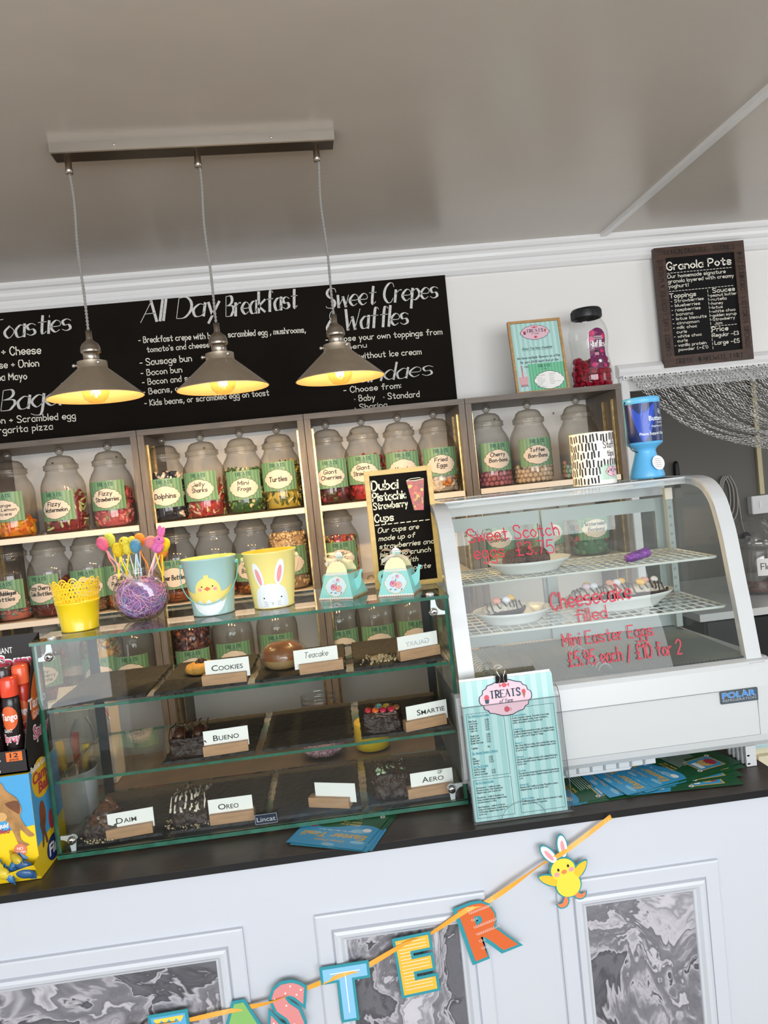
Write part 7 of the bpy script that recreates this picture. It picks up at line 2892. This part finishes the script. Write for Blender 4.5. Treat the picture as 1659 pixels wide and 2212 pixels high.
for i, (x, y) in enumerate(((.050, .034), (.084, .034), (.062, .066), (.090, .070), (.046, .098), (.080, .100))):
    s_ = thing('spray_bottle', ['dark pink-labelled spray bottle at the left edge of the photo', 'orange-labelled spray bottle in the front row of the black carton', 'grey-capped spray bottle in the second row', 'red spray bottle at the right in the black carton', 'spray bottle in the back row of the black carton', 'spray bottle in the back right corner of the black carton'][i], 'sweet bottle', (bxr - .11 + x, byf + .004 + y, zm + .0045), 0, 'spray sweet bottles in the black carton')
    hbod = .128 + (.012 if i > 1 else 0)
    b = MB()
    b.lathe([(0, 0), (.0140, 0), (.0150, .002), (.0150, hbod - .018), (.0140, hbod - .006), (.011, hbod), (0, hbod)], M_bot if i != 3 else mat('red_spray_bottle', 'b8321e', .25), 22)
    part(b, 'body', s_)
    b = MB()
    b.lathe([(.0140, hbod - .002), (.0146, hbod), (.0140, hbod + .026), (.0125, hbod + .030), (0, hbod + .031)], mat('cap_' + capcols[i], capcols[i], .2), 20)
    part(b, 'cap', s_)
    b = MB()
    mp = round_(.0151, .045)
    m = mat('spray_label_' + lab_c[i], lab_c[i], .35)
    b.blob((0, .045), ellipse(0, .045, .0145, .021, 20), mp, m, .0003)
    b.text('Tango', mp, 0, .042, .011, M_white, .0007, width=.027, style='bold', weight=2.2, align=.5)
    b.text('CHERRY' if i % 2 == 0 else 'ORANGE', mp, 0, .034, .004, M_torange if i % 2 else M_spray, .0007, width=.018, style='bold', weight=1.3, align=.5)
    b.text('GIANT', mp, -.012, .0205, .006, M_white, .0007, width=.016, style='bold', weight=1.3)
    b.text('Spray', mp, 0, .004, .013, M_white, .0007, width=.030, style='bold', weight=4, align=.5, slant=.1)
    b.text('Spray', mp, 0, .004, .0125, M_spray, .0010, width=.028, style='bold', weight=1.6, align=.5, slant=.1)
    for k in range(9):
        b.poly(ellipse(-.010 + .0065 * (k % 3) + .002 * (k // 3), -.034 + .006 * (k // 3), .0022, .0022, 8), mp, M_spray if i % 2 == 0 else M_torange, .0004)
    part(b, 'label', s_)

# ------------------------------------------------------------------ behind the glass case, on the worktop
p = at(700, 1645, Z=CT)
t = thing('open_glass_jar', 'open clear jar with a threaded neck behind the middle slates', 'jar', (p.x, p.y + .052, CT + .0005))
b = MB()
b.lathe([(0, .002), (.030, .002), (.040, .004), (.052, .016), (.0575, .035), (.0575, .075), (.052, .096), (.043, .108), (.0405, .114), (.0425, .1155), (.0405, .1175), (.0405, .126), (.0425, .1275), (.0405, .1295), (.0405, .137), (.0415, .139)], G_bowl, 40)
part(b, 'jar_body', t)
b = MB()
pm = [mat('popping_' + c_, c_, .6) for c_ in ('c9a0a8', 'b890a8', 'd8b0b0')]
b.lathe([(0, .006), (.036, .006), (.047, .016), (.050, .030), (0, .034)], pm[1], 24)
rnd = random.Random(31)
for i in range(420):
    z = rnd.uniform(.006, .036)
    rr = min(.0545, .040 + (z - .004) * 1.0) - .004
    a = rnd.uniform(PI * .9, PI * 2.1) if i < 330 else rnd.uniform(0, 6.28)
    if i >= 330:
        rr, z = .05 * math.sqrt(rnd.random()), .036
    b.ball((rr * math.cos(a), rr * math.sin(a), z), .0032, rnd.choice(pm), 6, 4)
tag(b.build('tiny_sweets', None, t.location), 'tiny pink sweets in the bottom of the open glass jar', 'sweets', kind='stuff')
p = at(808, 1627, Z=CT)
b = MB()
b.lathe([(0, .001), (.036, .001), (.039, .003), (.040, .02), (.040, .060), (.038, .064), (0, .064)], mat('plain_yellow', 'e8c81c', .4), 36)
tag(b.build('yellow_canister', None, (p.x, p.y + .04, CT + .0005)), 'plain yellow round canister behind the sweet-topped brownie', 'canister')
# paper carrier bag and utensil pot beyond the left end of the case
p = at(138, 1690, Y=1.70)
t = thing('paper_bag', 'white paper bag tied with red and white twine behind the left of the glass case', 'bag', (-.615, 1.66, CT + .0005))
M_bagp = mat('white_bag_paper', 'c9c2ba', .7)
b = MB()
zb = .225
vs = [(-.06, 0, 0), (.06, 0, 0), (.06, .07, 0), (-.06, .07, 0), (-.06, .002, zb * .78), (.06, .002, zb * .78), (.06, .07, zb * .78), (-.06, .07, zb * .78), (-.056, .036, zb), (.056, .036, zb)]
b.add(vs, [(0, 1, 5, 4), (1, 2, 6, 5), (2, 3, 7, 6), (3, 0, 4, 7), (4, 5, 9, 8), (6, 7, 8, 9), (5, 6, 9), (7, 4, 8), (3, 2, 1, 0)], M_bagp)
part(b, 'bag', t)
b = MB()
pts = smooth_line([(-.05, -.002, .172), (-.02, -.004, .188), (.02, -.004, .186), (.05, -.004, .178), (.062, -.006, .150)], 5)
for ph, mm in ((0, mat('twine_red', 'b83038', .7)), (PI, M_white)):
    b.tube([(x + .0012 * math.cos(i * 1.1 + ph), y, z + .0012 * math.sin(i * 1.1 + ph)) for i, (x, y, z) in enumerate(pts)], .0012, mm, 6)
part(b, 'twine', t, 'red and white twisted twine')
b = MB()
b.tube(smooth_line([(-.01, -.002, .16), (-.028, -.004, .12), (-.02, -.004, .07), (.006, -.004, .06), (.022, -.004, .09), (.022, -.003, .13), (.010, -.002, .16)], 4), .0028, mat('grey_cord_handle', '8f949c', .6), 7)
part(b, 'cord_handle', t, 'grey cord handle')
t = thing('utensil_pot', 'tall cream-edged white pot of yellow and red handled tools, left behind the case', 'pot', (-.585, 1.50, CT + .0005))
b = MB()
b.lathe([(0, .001), (.038, .001), (.040, .004), (.046, .096), (.0475, .099), (.046, .101)], mat('pot_grey_white', 'b4b6b8', .4), 32)
b.lathe([(.046, .101), (.044, .097), (.0385, .006), (0, .005)], mat('pot_inside', '2a2825', .6), 32)
part(b, 'pot_body', t)
for i, (x, q, l) in enumerate(((-.018, 'd9b62a', .15), (.008, 'c43a2e', .165), (.022, 'd9b62a', .14))):
    s_ = thing('kitchen_tool', ['yellow-handled tool leaning left in the utensil pot', 'red-handled tool in the utensil pot', 'yellow-handled tool leaning right in the utensil pot'][i], 'utensil', (-.585 + x * .4, 1.50, CT + .008), 0, 'tools in the utensil pot')
    b = MB(); b.tube([(0, 0, 0), (x * .6, .004, l * .7)], .003, M_chrome, 7); part(b, 'shaft', s_)
    b = MB(); b.tube([(x * .6, .004, l * .62), (x * .9, .005, l)], [.006, .0075], mat('tool_' + q, q, .4), 9); part(b, 'handle', s_)
